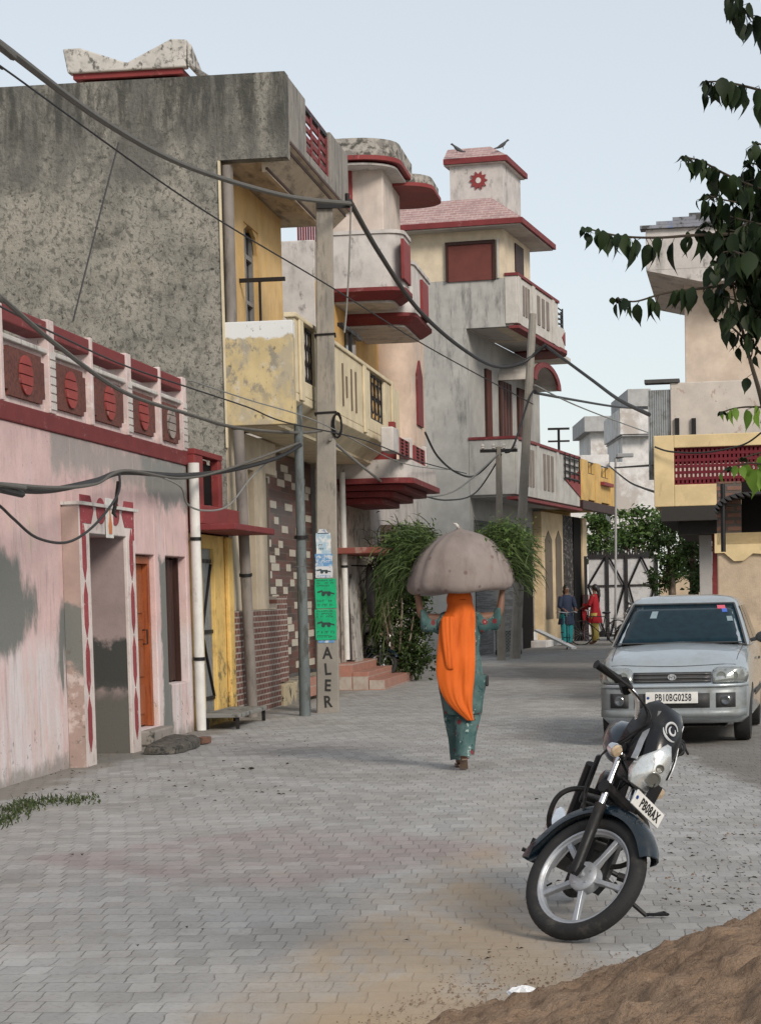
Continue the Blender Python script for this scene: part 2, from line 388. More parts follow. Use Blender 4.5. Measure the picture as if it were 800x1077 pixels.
M_orn = surf('ornament_brown', (.15, .055, .045), [dict(c=(.09, .04, .035), n=22, lo=.45, hi=.6), dict(c=(.35, .28, .26), n=10, lo=.66, hi=.72, k=.6)], bump=.6, bscale=60)
M_orn2 = surf('ornament_red', (.27, .055, .05), [dict(c=(.4, .3, .28), n=10, lo=.6, hi=.7, k=.6)])
M_orn3 = surf('ornament_faded', (.3, .26, .24), [dict(c=MOLD, n=10, lo=.5, hi=.7, k=.6)])
for k in range(len(allp)-1):
    a, b = allp[k]+.15, allp[k+1]-.15; z0, z1 = 3.28, 3.7; nz, nx = .05, .09
    m = MB(); m.prism([(a+nx, z0), (b-nx, z0), (b-nx, z0+nz), (b, z0+nz), (b, z1-nz), (b-nx, z1-nz), (b-nx, z1), (a+nx, z1), (a+nx, z1-nz), (a, z1-nz), (a, z0+nz), (a+nx, z0+nz)], 'y', .02, .049)
    pn = obj('ornament_panel', m, M_orn, pa)
    c = (a+b)/2; m = MB(); rr = .15
    for j in range(4):
        zc0, zc1 = -1+j*.5+.03, -1+(j+1)*.5-.03; pts = []
        for t in range(6): zq = zc0+(zc1-zc0)*t/5; pts.append((c+1.25*rr*math.sqrt(max(0, 1-zq*zq)), 3.49+rr*1.15*zq))
        for t in range(6): zq = zc1-(zc1-zc0)*t/5; pts.append((c-1.25*rr*math.sqrt(max(0, 1-zq*zq)), 3.49+rr*1.15*zq))
        m.prism(pts, 'y', -.0, .019)
    obj('round_motif', m, M_orn3 if k == len(allp)-2 else M_orn2, pn)
    a, b = allp[k]+(.1 if k % 2 else .045), allp[k+1]-(.045 if k % 2 else .1)
    m = MB(); m.box(a, b, .0, .2, 3.885, 4.03); obj('top_rail', m, M_maroon, pk, bevel=.012)
m = MB(); m.box(-9, XE-T-.002, T+.01, 5, 2.9, 3.04); obj('roof', m, M_white, pk)
# house number in a ring
m = text_mb('13', .085, Matrix.Translation((pX(67.5, 598), -.006, F1.y(67.5, 598)[1])) @ Matrix.Rotation(math.pi/2, 4, 'X'), .002)
c = Vector((pX(67.5, 598), -.006, F1.y(67.5, 598)[1]))
m.tube([c+Vector((.085*math.cos(t*.3307), 0, .085*math.sin(t*.3307))) for t in range(20)], .004, 5)
obj('house_number', m, plain('number_paint', (.1, .1, .1), .8), pk)

# ================================================================== rain pipes
def pipe(name, label, pts, r, mat, brackets=2, group=None):
    t = thing(name, label, 'pipe', pts[0], 0, group); o = Vector(pts[0]); q = [Vector(p)-o for p in pts]
    obj('tube', MB().tube(q, r, 14), mat, t, smooth=True)
    for k in range(brackets):
        c = q[0].lerp(q[-1], (k+.6)/(brackets+.2)); d = (q[-1]-q[0]).normalized()*.02
        obj('bracket', MB().tube([c-d, c+d], r*1.18, 12), M_iron, t, smooth=True)
    return t
b = F1.wor((XE-.05, -.09, 0)); tp = F1.wor((XE-.05, -.09, F1.y(201, 490, -.09)[1]))
w1 = pipe('drain_pipe', 'white plastic drain pipe at the far corner of the pink house', [b, tp], .058, M_pvc, 2)
obj('joint_collar', MB().tube([(0, 0, tp.z-.12), (0, 0, tp.z+.04)], .068, 14), M_pvc, w1, smooth=True)
M_gpipe = surf('grey_brown_pipe', (.2, .18, .165), [dict(c=(.1, .09, .08), n=(8, 8, 2), lo=.5, hi=.7)], rough=.6)

# ================================================================== yellow gateway with red parapet
XC = F1.y(246, 750)[0]
FY = F1.shift(XE+.02); yw = XC-XE-.06
M_yellow = surf('yellow_paint', (.60, .41, .14), [dict(c=(.36, .22, .07), n=5, lo=.5, hi=.7, k=.6), dict(c=(.1, .09, .06), n=7, lo=.5, hi=.62, zz=(.7, 1.1), k=.8), dict(c=MOLD, n=(12, 12, 3), lo=.6, hi=.7, k=.6)], rough=.8)
gy = thing('yellow_gateway', 'narrow yellow doorway with red parapet and grey metal door', 'gateway', FY.o, FY.a)
zc = F1.y(230, 562)[1]
M_soot = surf('dark_plaster', (.12, .11, .1), [dict(c=MOLD, n=5, lo=.45, hi=.6)])
x_d0, x_d1 = F1.y(214.5, 650)[0]-XE-.02, F1.y(227, 650)[0]-XE-.02
m = MB(); wall_row(m, 0, yw, -.05, zc-.02, [(x_d0, x_d1, .1, 2.12)], 0, .3); obj('wall', m, M_yellow, gy, bevel=.01)
m = MB(); m.box(yw-.3, yw-.02, -.06, -.003, -.03, zc-.03); obj('pilaster', m, M_yellow, gy, bevel=.015)
m = MB(); m.box(x_d0, x_d1, .05, .08, .1, 2.12); d_ = obj('door', m, plain('grey_sheet', (.25, .27, .28), .45, .5, dirt=.6), gy)
m = MB()
for z in (.3, 1.1, 1.95): m.box(x_d0+.02, x_d1-.02, .03, .049, z, z+.045)
m.tube([(x_d0+.05, .035, 1.12), (x_d1-.05, .035, 1.93)], .018, 6); m.tube([(x_d0+.05, .035, 1.1), (x_d1-.05, .035, .34)], .018, 6)
obj('door_brace', m, M_iron, d_)
m = MB(); m.box(-.02, yw+.25, -.55, .28, zc, zc+.075); obj('canopy', m, M_maroon, gy, bevel=.012)
zf_ = F1.y(215, 483)[1]; xf2 = F1.y(226, 500)[0]-XE-.02
m = MB(); m.box(-.01, yw-.05, -.16, -.10, zc+.078, zc+.30); m.box(-.01, .07, -.098, .26, zc+.078, zc+.30); obj('parapet', m, M_red, gy, bevel=.012)
m = MB(); m.box(0, .45, -.09, .02, zc+.08, zf_); m.box(xf2-.2, xf2, -.09, .02, zc+.08, zf_); m.box(0, xf2, -.10, .03, zf_+.002, zf_+.07); m.box(.452, xf2-.202, .05, .09, zc+.08, zf_); obj('red_frame', m, M_red, gy, bevel=.01)
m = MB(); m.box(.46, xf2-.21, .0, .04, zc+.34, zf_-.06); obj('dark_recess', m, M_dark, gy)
# stone slab / drain cover in front
sl = thing('drain_slab', 'grey slab on an iron frame in front of the yellow gateway', 'slab', F1.wor((XE+.1, -.3, 0)), F1.a)
obj('stone_slab', MB().box(.0, 1.7, -.22, .25, .13, .18), surf('slab_stone', (.2, .2, .19), [dict(c=MOLD, n=6, lo=.5, hi=.65)]), sl, bevel=.01)
m = MB(); m.box(.02, .06, -.2, -.16, 0, .13); m.box(1.64, 1.68, -.2, -.16, 0, .13); m.box(1.64, 1.68, .16, .2, 0, .13); m.box(.02, .06, .16, .2, 0, .13); obj('iron_frame', m, M_iron, sl)
# ================================================================== grey house with the yellow balcony
FG = F1.shift(XC)
gX = lambda px, py, c=0: FG.y(px, py, c)[0]
gh = thing('grey_house', 'tall unpainted grey plaster house with yellow balcony and flat roof parapet', 'house', FG.o, FG.a)
ztop = FG.x(100, 86)[1]; zsof = FG.x(260, 167)[1]; pr = -FG.x(300, 110)[0]
zpar = zsof
M_grey = surf('bare_plaster', (.235, .225, .197), [
    dict(c=(.32, .30, .26), n=1.3, lo=.42, hi=.62, k=.85),
    dict(c=(.075, .075, .066), n=(14, 14, 12), lo=.5, hi=.62, k=.7, dist=.6),
    dict(c=(.055, .056, .05), n=(3, 3, 3), lo=.52, hi=.68, k=.6, off=31),
    dict(c=(.29, .26, .2), n=(2.5, 2.5, 1.5), lo=.6, hi=.75, k=.6, off=17),
    dict(c=(.028, .028, .025), n=(24, 24, 20), lo=.57, hi=.63, k=.8, off=9, dist=.8), dict(c=(.36, .34, .3), n=(40, 40, 34), lo=.6, hi=.66, k=.5, off=19),
    dict(c=(.1, .1, .093), n=(2, 2, .7), lo=.35, hi=.6, k=.8, z=(6.85, 7.15), zn=.6, off=5),
    dict(c=(.05, .05, .045), n=(5, 5, 1), lo=.42, hi=.6, k=.8, z=(7.3, 7.9), zn=.6, off=15)],
    rough=.95, bump=.8, bscale=16, bdist=.03, mottle=.2)
M_conc = surf('parapet_concrete', (.25, .235, .215), [dict(c=(.11, .11, .1), n=(5, 5, 1.2), lo=.45, hi=.7, k=.8), dict(c=(.05, .05, .045), n=(10, 10, 6), lo=.58, hi=.68, k=.7)], rough=.9, bump=.4, bscale=14, bdist=.02)
M_soffit = surf('stained_soffit', (.52, .43, .33), [dict(c=(.24, .2, .16), n=(1.5, 6, 6), lo=.45, hi=.7), dict(c=(.1, .08, .06), n=9, lo=.64, hi=.7)], rough=.9)
M_ycream = surf('yellow_stained_paint', (.60, .40, .17), [dict(c=(.66, .48, .26), n=2, lo=.4, hi=.7, k=.7), dict(c=(.42, .3, .18), n=(7, 7, 2), lo=.58, hi=.72, k=.6), dict(c=(.1, .09, .07), n=15, lo=.68, hi=.72, k=.8)], rough=.85)
M_bside = surf('balcony_side_paint', (.50, .40, .22), [
    dict(c=(.20, .19, .17), n=(4, 4, 3), lo=.5, hi=.6, k=.85, z=(3.9, 4.4), zn=.3), dict(c=(.34, .31, .25), n=(3, 3, 2), lo=.45, hi=.6, k=.7, off=40), dict(c=(.52, .49, .44), n=5, lo=.55, hi=.68, k=.7, off=5),
    dict(c=(.62, .63, .63), n=4, rect=(-9, 9, 4.75, 5.6), u='y', amp=.25, soft=.02),
    dict(c=(.07, .07, .06), n=(11, 11, 8), lo=.6, hi=.68, k=.7, off=8)], rough=.9)
M_bfront = surf('balcony_cream', (.58, .50, .35), [dict(c=(.4, .34, .24), n=(7, 7, 1.5), lo=.5, hi=.72, k=.7), dict(c=MOLD, n=16, lo=.66, hi=.72, k=.6)], rough=.85)
xu = gX(297, 300)                                    # upper floor ends here
xr = FG.y(366, 180, -pr)[0]
ym = 9.0
m = MB(); m.box(-.001, .25, 0, ym, -.05, ztop)                    # the big side wall
m.box(-.001, .25, -pr, -.002, zsof, ztop)
obj('side_wall', m, M_grey, gh)
m = MB()
m.box(.25, xu, 0, .25, 3.95, zsof)                              # upper front wall (yellow)
awx0, awx1 = gX(258, 300), gX(273, 300)
M0 = MB(); wz0, wz1 = 4.5, F1.y(265, 240)[1]
wall_row(M0, .25, xu, 3.95, zsof-.002, [(awx0, awx1, 4.4, wz1)], 0, .25)
obj('upper_wall', M0, M_ycream, gh)
m = MB(); m.box(xu-.25, xu, .25, ym, 3.9, zsof-.002); obj('end_wall', m, M_conc, gh)
# arched window
m = MB(); m.box(awx0, awx1, .14, .17, 4.4, wz1); wn = obj('window', m, M_glass, gh)
m = MB(); ww = awx1-awx0
for t in (0, .48, 1): m.box(awx0+t*(ww-.06), awx0+.06+t*(ww-.06), .08, .135, 4.4, wz1)
m.box(awx0+.06, awx1-.06, .085, .13, 5.45, 5.5); m.box(awx0+.06, awx1-.06, .085, .13, 6.05, 6.11)
obj('frame', m, plain('grey_frame', (.2, .2, .2), .5), wn)
m = MB(); m.prism([(awx0, wz1), (awx0, wz1-.3), (awx0+.1, wz1-.09), (awx0+ww*.35, wz1-.002)], 'y', .02, .07)
m.prism([(awx1, wz1), (awx1, wz1-.3), (awx1-.1, wz1-.09), (awx1-ww*.35, wz1-.002)], 'y', .02, .07)
obj('arch_spandrel', m, M_ycream, wn)
sb0 = gX(251.5, 295); zbar = FG.y(251.5, 295)[1]; m = MB(); m.box(sb0, sb0+.05, -.60, -.002, zbar-.025, zbar+.025); m.box(sb0+.01, sb0+.04, -.28, -.25, zbar-.9, zbar-.027); obj('iron_bar', m, M_iron, gh)
# corner column
m = MB(); m.tube([(.12, -.09, 4.95), (.12, -.09, zsof-.05)], .075, 14); obj('corner_pipe', m, M_gpipe, gh, smooth=True)
m = MB(); m.box(-.03, .03, -.03, -.005, 3.4, zsof-.01); obj('corner_trim', m, M_bfront, gh)
# roof slab and parapets
zs2 = zsof+.14
m = MB(); m.box(.25, xr, -pr+.2, ym, zsof+.02, zs2); obj('roof_slab', m, M_soffit, gh)
prof = [(-pr-.001, zsof+.24), (-pr-.001, zsof+.2), (-pr+.06, zsof+.17), (-pr+.06, zsof+.13), (-pr+.3, zsof-.08), (-pr+.3, zsof-.12), (-pr+.36, zsof-.12), (-pr+.36, zsof+.24)]
m = MB(); m.prism(prof, 'x', .252, xr); cn = obj('cornice', m, M_soffit, gh)
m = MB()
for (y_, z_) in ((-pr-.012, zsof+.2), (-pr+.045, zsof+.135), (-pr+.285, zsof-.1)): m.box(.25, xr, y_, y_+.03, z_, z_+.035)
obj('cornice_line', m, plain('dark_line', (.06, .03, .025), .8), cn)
a_, b_ = FG.y(322, 140, -pr)[0], FG.y(348, 160, -pr)[0]
m = MB(); zp = zsof+.245
m.box(.252, a_, -pr, -pr+.13, zp, ztop); m.box(b_, xr, -pr, -pr+.13, zp, ztop); m.box(a_, b_, -pr, -pr+.13, zp, zp+.12)
m.box(xr-.13, xr, -pr+.132, ym, zp, ztop-.02)
obj('roof_parapet', m, M_conc, gh, bevel=.02)
m = MB(); L = b_-a_
m.box(a_, b_, -pr+.05, -pr+.1, ztop-.08, ztop-.03)
rl = obj('roof_railing', m, M_iron, gh)
m = MB()
for k in range(5): m.box(a_+.02, b_-.02, -pr+.06, -pr+.085, zp+.2+k*.13, zp+.27+k*.13)
for k in range(4): m.box(a_+L*k/3.2+.02, a_+L*k/3.2+.12, -pr+.045, -pr+.058, zp+.125, ztop-.09)
obj('red_rail', m, M_maroon, rl)
# butterfly-shaped water tank cover on the roof
_o = FG.wor((1.5, 4.3, 0))
# ---- balcony, first floor
bp = -FG.x(309, 400)[0]; zb_t = FG.x(308, 336)[1]; zb_b = FG.x(300, 446)[1]
xb1 = FG.y(420, 430, -bp)[0]
zf = FG.y(348, 439, -bp)[1]; zfb = zb_b
zt_b = FG.y(348, 361, -bp)[1]
m = MB(); m.box(0, .16, -bp, -.002, zb_b, zb_t); obj('balcony_side', m, M_bside, gh, bevel=.012)
m = MB(); m.box(.165, xb1-.15, -bp+.3, -.002, zb_b+.02, zb_b+.16); m.box(xu, xb1+.0, 0, 1.2, zb_b+.02, zb_b+.16); obj('balcony_floor', m, M_bfront, gh)
m = MB(); m.prism([(-bp, zf), (-bp+.36, zb_b+.01), (-bp+.44, zb_b+.01), (-bp+.44, zf+.1), (-bp, zf+.1)], 'x', .162, xb1-.8)
m.prism([(-bp+.02, zf), (-bp+.3, zb_b-.05), (-bp+.36, zb_b-.05), (-bp+.36, zf+.1), (-bp+.02, zf+.1)], 'x', xb1-.798, xb1-.06)
obj('balcony_cornice', m, M_bfront, gh, bevel=.01)
px2 = lambda px: FG.y(px, 400, -bp)[0]
m = MB()
g0, g1 = px2(321), px2(332); h0, h1 = px2(389), px2(404)
wall_row(m, .165, xb1, zf+.102, zt_b, [(g0, g1, zf+.3, zt_b), (h0, h1, zf+.3, zt_b)], -bp, -bp+.1)
obj('balcony_parapet', m, M_bfront, gh, bevel=.012)
m = MB()
m.box(.1, xb1-.9, -bp-.03, -bp+.13, zt_b+.002, zt_b+.06)
obj('balcony_coping', m, M_bfront, gh, bevel=.012)
m = MB()
for px in (316, 335, 382, 411):
    x = px2(px); m.box(x-.13, x+.13, -bp-.035, -bp-.002, zf+.02, zt_b+(.0 if px != 411 else .07))
obj('balcony_pier', m, M_bfront, gh, bevel=.01)
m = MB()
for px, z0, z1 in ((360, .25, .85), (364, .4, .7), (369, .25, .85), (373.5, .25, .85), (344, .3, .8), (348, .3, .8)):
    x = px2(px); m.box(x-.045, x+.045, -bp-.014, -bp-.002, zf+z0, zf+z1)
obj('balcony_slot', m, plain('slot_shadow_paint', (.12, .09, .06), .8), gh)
def grille(parent, x0, x1, y, z0, z1, mat, n=5, loops=True):
    m = MB(); m.box(x0, x1, y-.012, y+.012, z0, z0+.03); m.box(x0, x1, y-.012, y+.012, z1-.03, z1)
    for k in range(n+1):
        x = x0+(x1-x0)*k/n; m.tube([(x, y, z0), (x, y, z1)], .011, 5)
    for k in range(n if loops else 0):
        xc = x0+(x1-x0)*(k+.5)/n; r = (x1-x0)/n*.42; zc = (z0+z1)/2
        for dz in (-1, 0, 1):
            m.tube([(xc+r*math.cos(t*.6), y, zc+dz*(z1-z0)*.3+r*1.4*math.sin(t*.6)) for t in range(11)], .009, 4)
    return obj('iron_grille', m, mat, parent)
grille(gh, g0+.02, g1-.02, -bp+.05, zf+.31, zt_b-.01, M_iron, 4); grille(gh, h0+.02, h1-.02, -bp+.05, zf+.31, zt_b-.01, M_iron, 4)
m = MB(); m.tube([(px2(376), -bp+.1, zt_b+.06), (px2(376), -bp+.1, zt_b+.42)], .03, 6); m.box(px2(366), px2(386), -bp+.06, -bp+.14, zt_b+.42, zt_b+.47); obj('clothes_bar', m, M_iron, gh)
# ---- ground floor
M_cream = surf('cream_wall', (.50, .43, .33), [dict(c=(.36, .31, .24), n=(5, 5, 1.3), lo=.5, hi=.72, k=.7), dict(c=MOLD, n=16, lo=.66, hi=.72, k=.5)], rough=.85)
M_recess = surf('taupe_recess', (.13, .105, .08), [dict(c=(.12, .1, .08), n=6, lo=.5, hi=.7)], rough=.85)
M_brick = surf('glazed_brick', (.14, .09, .075), [], brick=dict(w=.2, h=.075, mortar=.012, c1=(.13, .05, .04), c2=(.2, .1, .08), cm=(.36, .33, .3), d=.01), bump=.2, rough=.7)
M_check = surf('checker_tile', (.2, .08, .06), [], brick=dict(w=.62, h=.115, mortar=.008, c1=(.035, .018, .016), c2=(.15, .05, .04), cm=(.12, .10, .09), d=.006), rough=.35, bump=.05)
xg1 = gX(290, 650); zg = zb_b
zd = F1.y(265, 642)[1]
r0, r1 = gX(263.5, 600), gX(270, 600); s0, s1 = gX(282, 600), gX(293, 600)
m = MB(); wall_row(m, .0, s1+.0, zd, zg-.002, [(r0, r1, zd, F1.y(266, 495)[1]), (s0, s1, zd+.02, F1.y(287, 500)[1])], -.003, .25)
obj('ground_wall', m, M_cream, gh, bevel=.012)
m = MB(); m.box(r0, r1, .12, .2, zd, 3.2); m.box(s0, s1, .12, .2, zd, 3.2); obj('blind_recess', m, M_recess, gh)
m = MB(); m.box(-.03, xg1, -.05, .2, -.05, zd-.002); m.box(xg1+.002, s1+.5, -.02, .2, .32, zd+.18); obj('brick_dado', m, M_brick, gh, bevel=.006)
m = MB(); m.box(s1+.5, s1+4.9, .32, .45, .35, zg-.002)
ck = obj('tiled_wall', m, M_check, gh)
m = MB(); rnd = random.Random(3)                       # raised cream tiles of the chequer
tx, tz = .62, .115
for i in range(8):
    for j in range(27):
        if (i+j) % 2 == 0 and rnd.random() < .72:
            x = s1+.55+i*tx+(.31 if j % 4 > 1 else 0); z = .42+j*tz; w_ = tx*rnd.choice((.5, .75, .95))
            if x+w_ < s1+4.85 and z+.11 < zg: m.box(x, x+w_, .305, .318, z, z+.105)
obj('cream_tile', m, plain('cream_tile', (.5, .47, .4), .35), ck)
M_plinth = surf('broken_plinth', (.2, .19, .17), [dict(c=(.42, .36, .24), n=2.2, lo=.48, hi=.54, k=.9), dict(c=MOLD, n=6, lo=.55, hi=.6)], rough=.95)
m = MB(); m.box(xg1+.01, s1+4.9, -.1, .3, -.05, .3); obj('plinth', m, M_plinth, gh, bevel=.02)
M_ptile = surf('pink_step_tile', (.42, .22, .17), [dict(c=(.3, .2, .16), n=5, lo=.5, hi=.7)], brick=dict(w=.2, h=.2, mortar=.008, c1=(.42, .21, .16), c2=(.36, .17, .13), cm=(.4, .36, .32), d=.004), rough=.5, bump=.05)
m = MB(); m.box(gX(312, 720), gX(334, 720), -.22, -.103, .05, .32); obj('tiled_block', m, M_ptile, gh, bevel=.01)
# door at the far end, under a red canopy
qx0, qx1 = gX(361, 650), gX(376, 650)
m = MB(); wall_row(m, s1+4.9, gX(392, 650), -.05, zg+.0, [(qx0, qx1, .3, 2.15)], .0, .25)
obj('far_wall', m, surf('patchy_wall', (.42, .38, .33), [dict(c=(.18, .16, .14), n=5, lo=.47, hi=.62), dict(c=(.25, .14, .1), n=7, lo=.6, hi=.68)], rough=.9), gh)
m = MB(); m.box(qx0, qx1, .14, .18, .3, 2.15); d2 = obj('door', m, surf('tan_door', (.30, .2, .1), [dict(c=(.16, .1, .05), n=(20, 20, 2), lo=.5, hi=.7)], rough=.6), gh)
zc2 = F1.y(372, 583)[1]
m = MB(); m.box(gX(352, 600), gX(381, 600), -.75, -.003, zc2-.03, zc2+.07); obj('canopy', m, surf('canopy_red', (.22, .07, .055), [dict(c=(.35, .27, .24), n=6, lo=.55, hi=.65, k=.6)]), gh, bevel=.012)
for k in range(3):
    m = MB(); m.box(gX(350, 700), gX(385, 700)-.3*k, -.85+.27*k, -.003 if k == 2 else -.585+.27*k, -.05, .13*(k+1)+.02); obj('step', m, M_ptile, gh, bevel=.01)
# pipes on this house
pb = F1.wor((XC+.42, -.16, 0)); pt = F1.wor((XC+.02, -.16, 3.62))
pipe('rain_pipe', 'grey brown rain pipe standing against the brick dado under the balcony', [pb, pt], .07, M_gpipe, 1)
z0 = F1.y(365, 695, -.12); z1 = F1.y(352, 470, -.12)
pipe('slanting_pipe', 'thin white pipe leaning beside the red step door', [F1.wor((z0[0], -.12, z0[1]+.02)), F1.wor((z0[0]-.05, -.12, 3.55))], .05, M_pvc, 1)

M_mold0 = surf('mouldy_whitewash', (.50, .48, .45), [dict(c=(.06, .06, .055), n=(7, 7, 7), lo=.5, hi=.62, k=.85), dict(c=(.2, .19, .18), n=3, lo=.5, hi=.65, k=.7)], rough=.95)
# ---- roof tank shelter with butterfly top
tt = thing('roof_water_tank', 'whitewashed rooftop tank cover with flared corners and red band', 'water tank', FG.wor((2.6, 4.3, 0)), FG.a)
tt.location.z = zs2
q = Frame(FG.wor((2.6, 4.3, 0)), FG.a)
yl, zl = q.x(80, 75); yr_, _ = q.x(192, 75); zt_ = q.x(85, 53)[1]; zm = q.x(130, 67)[1]; zb = q.x(130, 75)[1]; zred = q.x(130, 70)[1]
zt_ -= zs2; zm -= zs2; zb -= zs2
W = abs(yl-yr_); 
m = MB(); m.box(0, 1.6, yr_+.06, yl-.06, 0, zb-.12); obj('tank_wall', m, M_mold0, tt)
m = MB(); m.box(-.08, 1.7, yr_-.02, yl+.02, zb-.09, zb-.02); obj('red_band', m, M_red, tt)
yc = (yl+yr_)/2
m = MB(); m.prism([(yr_-.08, zb-.018), (yl+.08, zb-.018), (yl+.14, zt_), (yl-.1, zt_+.0), (yc, zm-.02), (yr_+.12, zt_+.05), (yr_-.1, zt_+.03)], 'x', -.14, .05)
m.prism([(yr_-.08, zb-.018), (yl+.08, zb-.018), (yl+.14, zt_-.06), (yc, zm-.06), (yr_-.16, zt_-.06)], 'x', 1.6, 1.75)
m.prism([(-.14, zb-.016), (1.74, zb-.016), (1.84, zt_-.08), (.8, zm-.1), (-.13, zt_-.02)], 'y', yr_-.16, yr_-.1)
obj('flared_top', m, M_mold0, tt, bevel=.02)
# ================================================================== ground
gd = MB(); S = 900
# a denser mesh close by keeps the slight unevenness of the paving
def paving_material():
    n = N('interlocking_paving')
    vpdir = ray(770, 618); ang = math.atan2(vpdir.y, vpdir.x)
    mp = n.t.nodes.new('ShaderNodeMapping'); n.set(mp.inputs[0], n.P); mp.inputs['Rotation'].default_value = (0, 0, -ang)
    # slow wobble so rows are not ruler straight
    wob = n.t.nodes.new('ShaderNodeVectorMath'); wob.operation = 'MULTIPLY_ADD'
    nz = n.t.nodes.new('ShaderNodeTexNoise'); nz.inputs['Scale'].default_value = .8; nz.inputs['Detail'].default_value = 5; nz.inputs['Roughness'].default_value = .62; n.set(nz.inputs['Vector'], n.P)
    n.set(wob.inputs[0], nz.outputs['Color']); wob.inputs[1].default_value = (.15, .15, 0); n.set(wob.inputs[2], mp.outputs[0])
    sp = n.t.nodes.new('ShaderNodeSeparateXYZ'); n.set(sp.inputs[0], wob.outputs[0])
    U, V = sp.outputs[0], sp.outputs[1]                     # U along the street, V across
    zig = n.math('MULTIPLY', n.ramp(n.math('FRACT', n.math('DIVIDE', U, .2)), .1, .9), -.016)
    V2 = n.math('ADD', V, zig)
    cv = n.t.nodes.new('ShaderNodeCombineXYZ'); n.set(cv.inputs[0], V2); n.set(cv.inputs[1], U)
    bt = n.t.nodes.new('ShaderNodeTexBrick'); n.set(bt.inputs[0], cv.outputs[0]); bt.inputs['Scale'].default_value = 1
    bt.inputs['Brick Width'].default_value = .115; bt.inputs['Row Height'].default_value = .2; bt.offset = .5
    bt.inputs['Mortar Size'].default_value = .0038; bt.inputs['Mortar Smooth'].default_value = .5; bt.inputs['Bias'].default_value = 0
    bt.inputs['Color1'].default_value = (.86, .86, .86, 1); bt.inputs['Color2'].default_value = (1.1, 1.1, 1.1, 1); bt.inputs['Mortar'].default_value = (1, 1, 1, 1)
    base = n.mix(n.ramp(n.noise(.9, 7, .68), .35, .65), (.285, .278, .265), (.35, .352, .348))
    base = n.mix(n.ramp(n.noise(2.2, 6, .7, off=4), .4, .7, 0, .5), base, (.40, .395, .385))
    # old pink blocks laid in a diamond
    pk_c = G(230, 907)
    dX = n.math('ABSOLUTE', n.math('SUBTRACT', n.X, pk_c.x+.35)); dY = n.math('ABSOLUTE', n.math('SUBTRACT', n.Y, pk_c.y+.4))
    dm = n.math('ADD', n.math('MULTIPLY', dX, .62), n.math('MULTIPLY', dY, .6))
    pm = n.ramp(n.math('ADD', dm, n.math('MULTIPLY', n.noise(1.5, 3), .3)), 1.0, 1.25, .8, 0)
    base = n.mix(n.math('MULTIPLY', pm, n.ramp(n.noise(1.6, 4, off=8), .3, .6, .2, .75)), base, (.27, .215, .21))
    base = n.mix(1.0, base, bt.outputs[0], 'MULTIPLY')
    # fine dark speckle and oily patches
    base = n.mix(n.ramp(n.noise(6, 8, .75, off=2), .55, .75, 0, .5), base, (.13, .125, .12))
    base = n.mix(n.ramp(n.noise(40, 3, .7, off=2), .5, .72, 0, .35), base, (.13, .125, .12))
    # sand blown over the blocks beside the heap, in a tapering band up the street
    sc = n.noise((1.0, .45, 1), 7, .68, off=1); s2 = n.noise((2.4, .9, 1), 6, .7, off=6)
    # centre line of the sandy band
    a, b_ = G(430, 1077), G(525, 858)
    kx = (b_.x-a.x)/(b_.y-a.y)
    cxl = n.math('ADD', n.math('MULTIPLY', n.math('SUBTRACT', n.Y, a.y), kx), a.x)
    off = n.math('ABSOLUTE', n.math('SUBTRACT', n.X, cxl))
    wd = n.ramp(n.Y, 7.4, 14.0, .80, .10)
    band = n.ramp(n.math('SUBTRACT', off, n.math('ADD', wd, n.math('MULTIPLY', n.math('SUBTRACT', sc, .5), 1.1))), -.35, .15, 1, 0)
    band = n.math('MULTIPLY', band, n.ramp(n.Y, 11, 17, 1, .15))
    band = n.math('MULTIPLY', band, n.ramp(s2, .34, .58, .35, 1))
    sp2 = n.math('MULTIPLY', n.ramp(n.noise(.8, 6, .7, off=14), .58, .70, 0, .55), n.ramp(n.Y, 7, 16, 1, .2))
    near = n.ramp(n.math('ADD', n.Y, n.math('MULTIPLY', sc, 2.0)), 8.7, 9.9, 1, 0)
    nearm = n.math('MULTIPLY', near, n.ramp(n.math('ADD', n.X, n.math('MULTIPLY', s2, .6)), -.5, .1))
    m_ = n.math('MAXIMUM', n.math('MAXIMUM', n.math('MULTIPLY', band, .85), sp2), nearm)
    # bits of soil to the left wall and right edge
    lw = n.ramp(n.math('ADD', n.math('ADD', n.X, n.math('MULTIPLY', n.Y, -.1375)), n.math('MULTIPLY', n.noise(1.5, 6, .7, off=3), 1.3)), -4.75, -4.45, 1, 0)
    base = n.mix(n.math('MULTIPLY', lw, .75), base, (.18, .165, .14))
    rw = n.ramp(n.math('ADD', n.X, n.math('MULTIPLY', n.noise((1.2, .7, 1), 6, .7, off=30), 1.6)), 3.35, 3.7)
    rw = n.math('MULTIPLY', rw, n.ramp(n.Y, 18, 26, 1, .5))
    base = n.mix(n.math('MULTIPLY', rw, .75), base, (.12, .105, .09))
    # beyond the street everything is bare soil
    soil = n.mix(n.noise(5, 6, .7), (.30, .22, .145), (.44, .345, .235))
    joint = n.math('SUBTRACT', 1.0, bt.outputs[1])
    base = n.mix(n.math('MULTIPLY', bt.outputs[1], n.ramp(n.noise(2.5, 5, .7, off=40), .38, .68, .12, .8)), base, (.10, .095, .085))
    base = n.mix(m_, base, soil)
    n.set(n.b.inputs['Base Color'], base); n.b.inputs['Roughness'].default_value = .82
    n.b.inputs['Specular IOR Level'].default_value = .25
    hm = n.math('MULTIPLY', joint, n.math('SUBTRACT', 1.0, n.math('MULTIPLY', m_, .7)))
    n.bump(hm, .75, .011); n.bump(n.noise(30, 6, .7), .35, .006); n.bump(n.noise(3, 3, .5), .3, .05)
    return n.mat
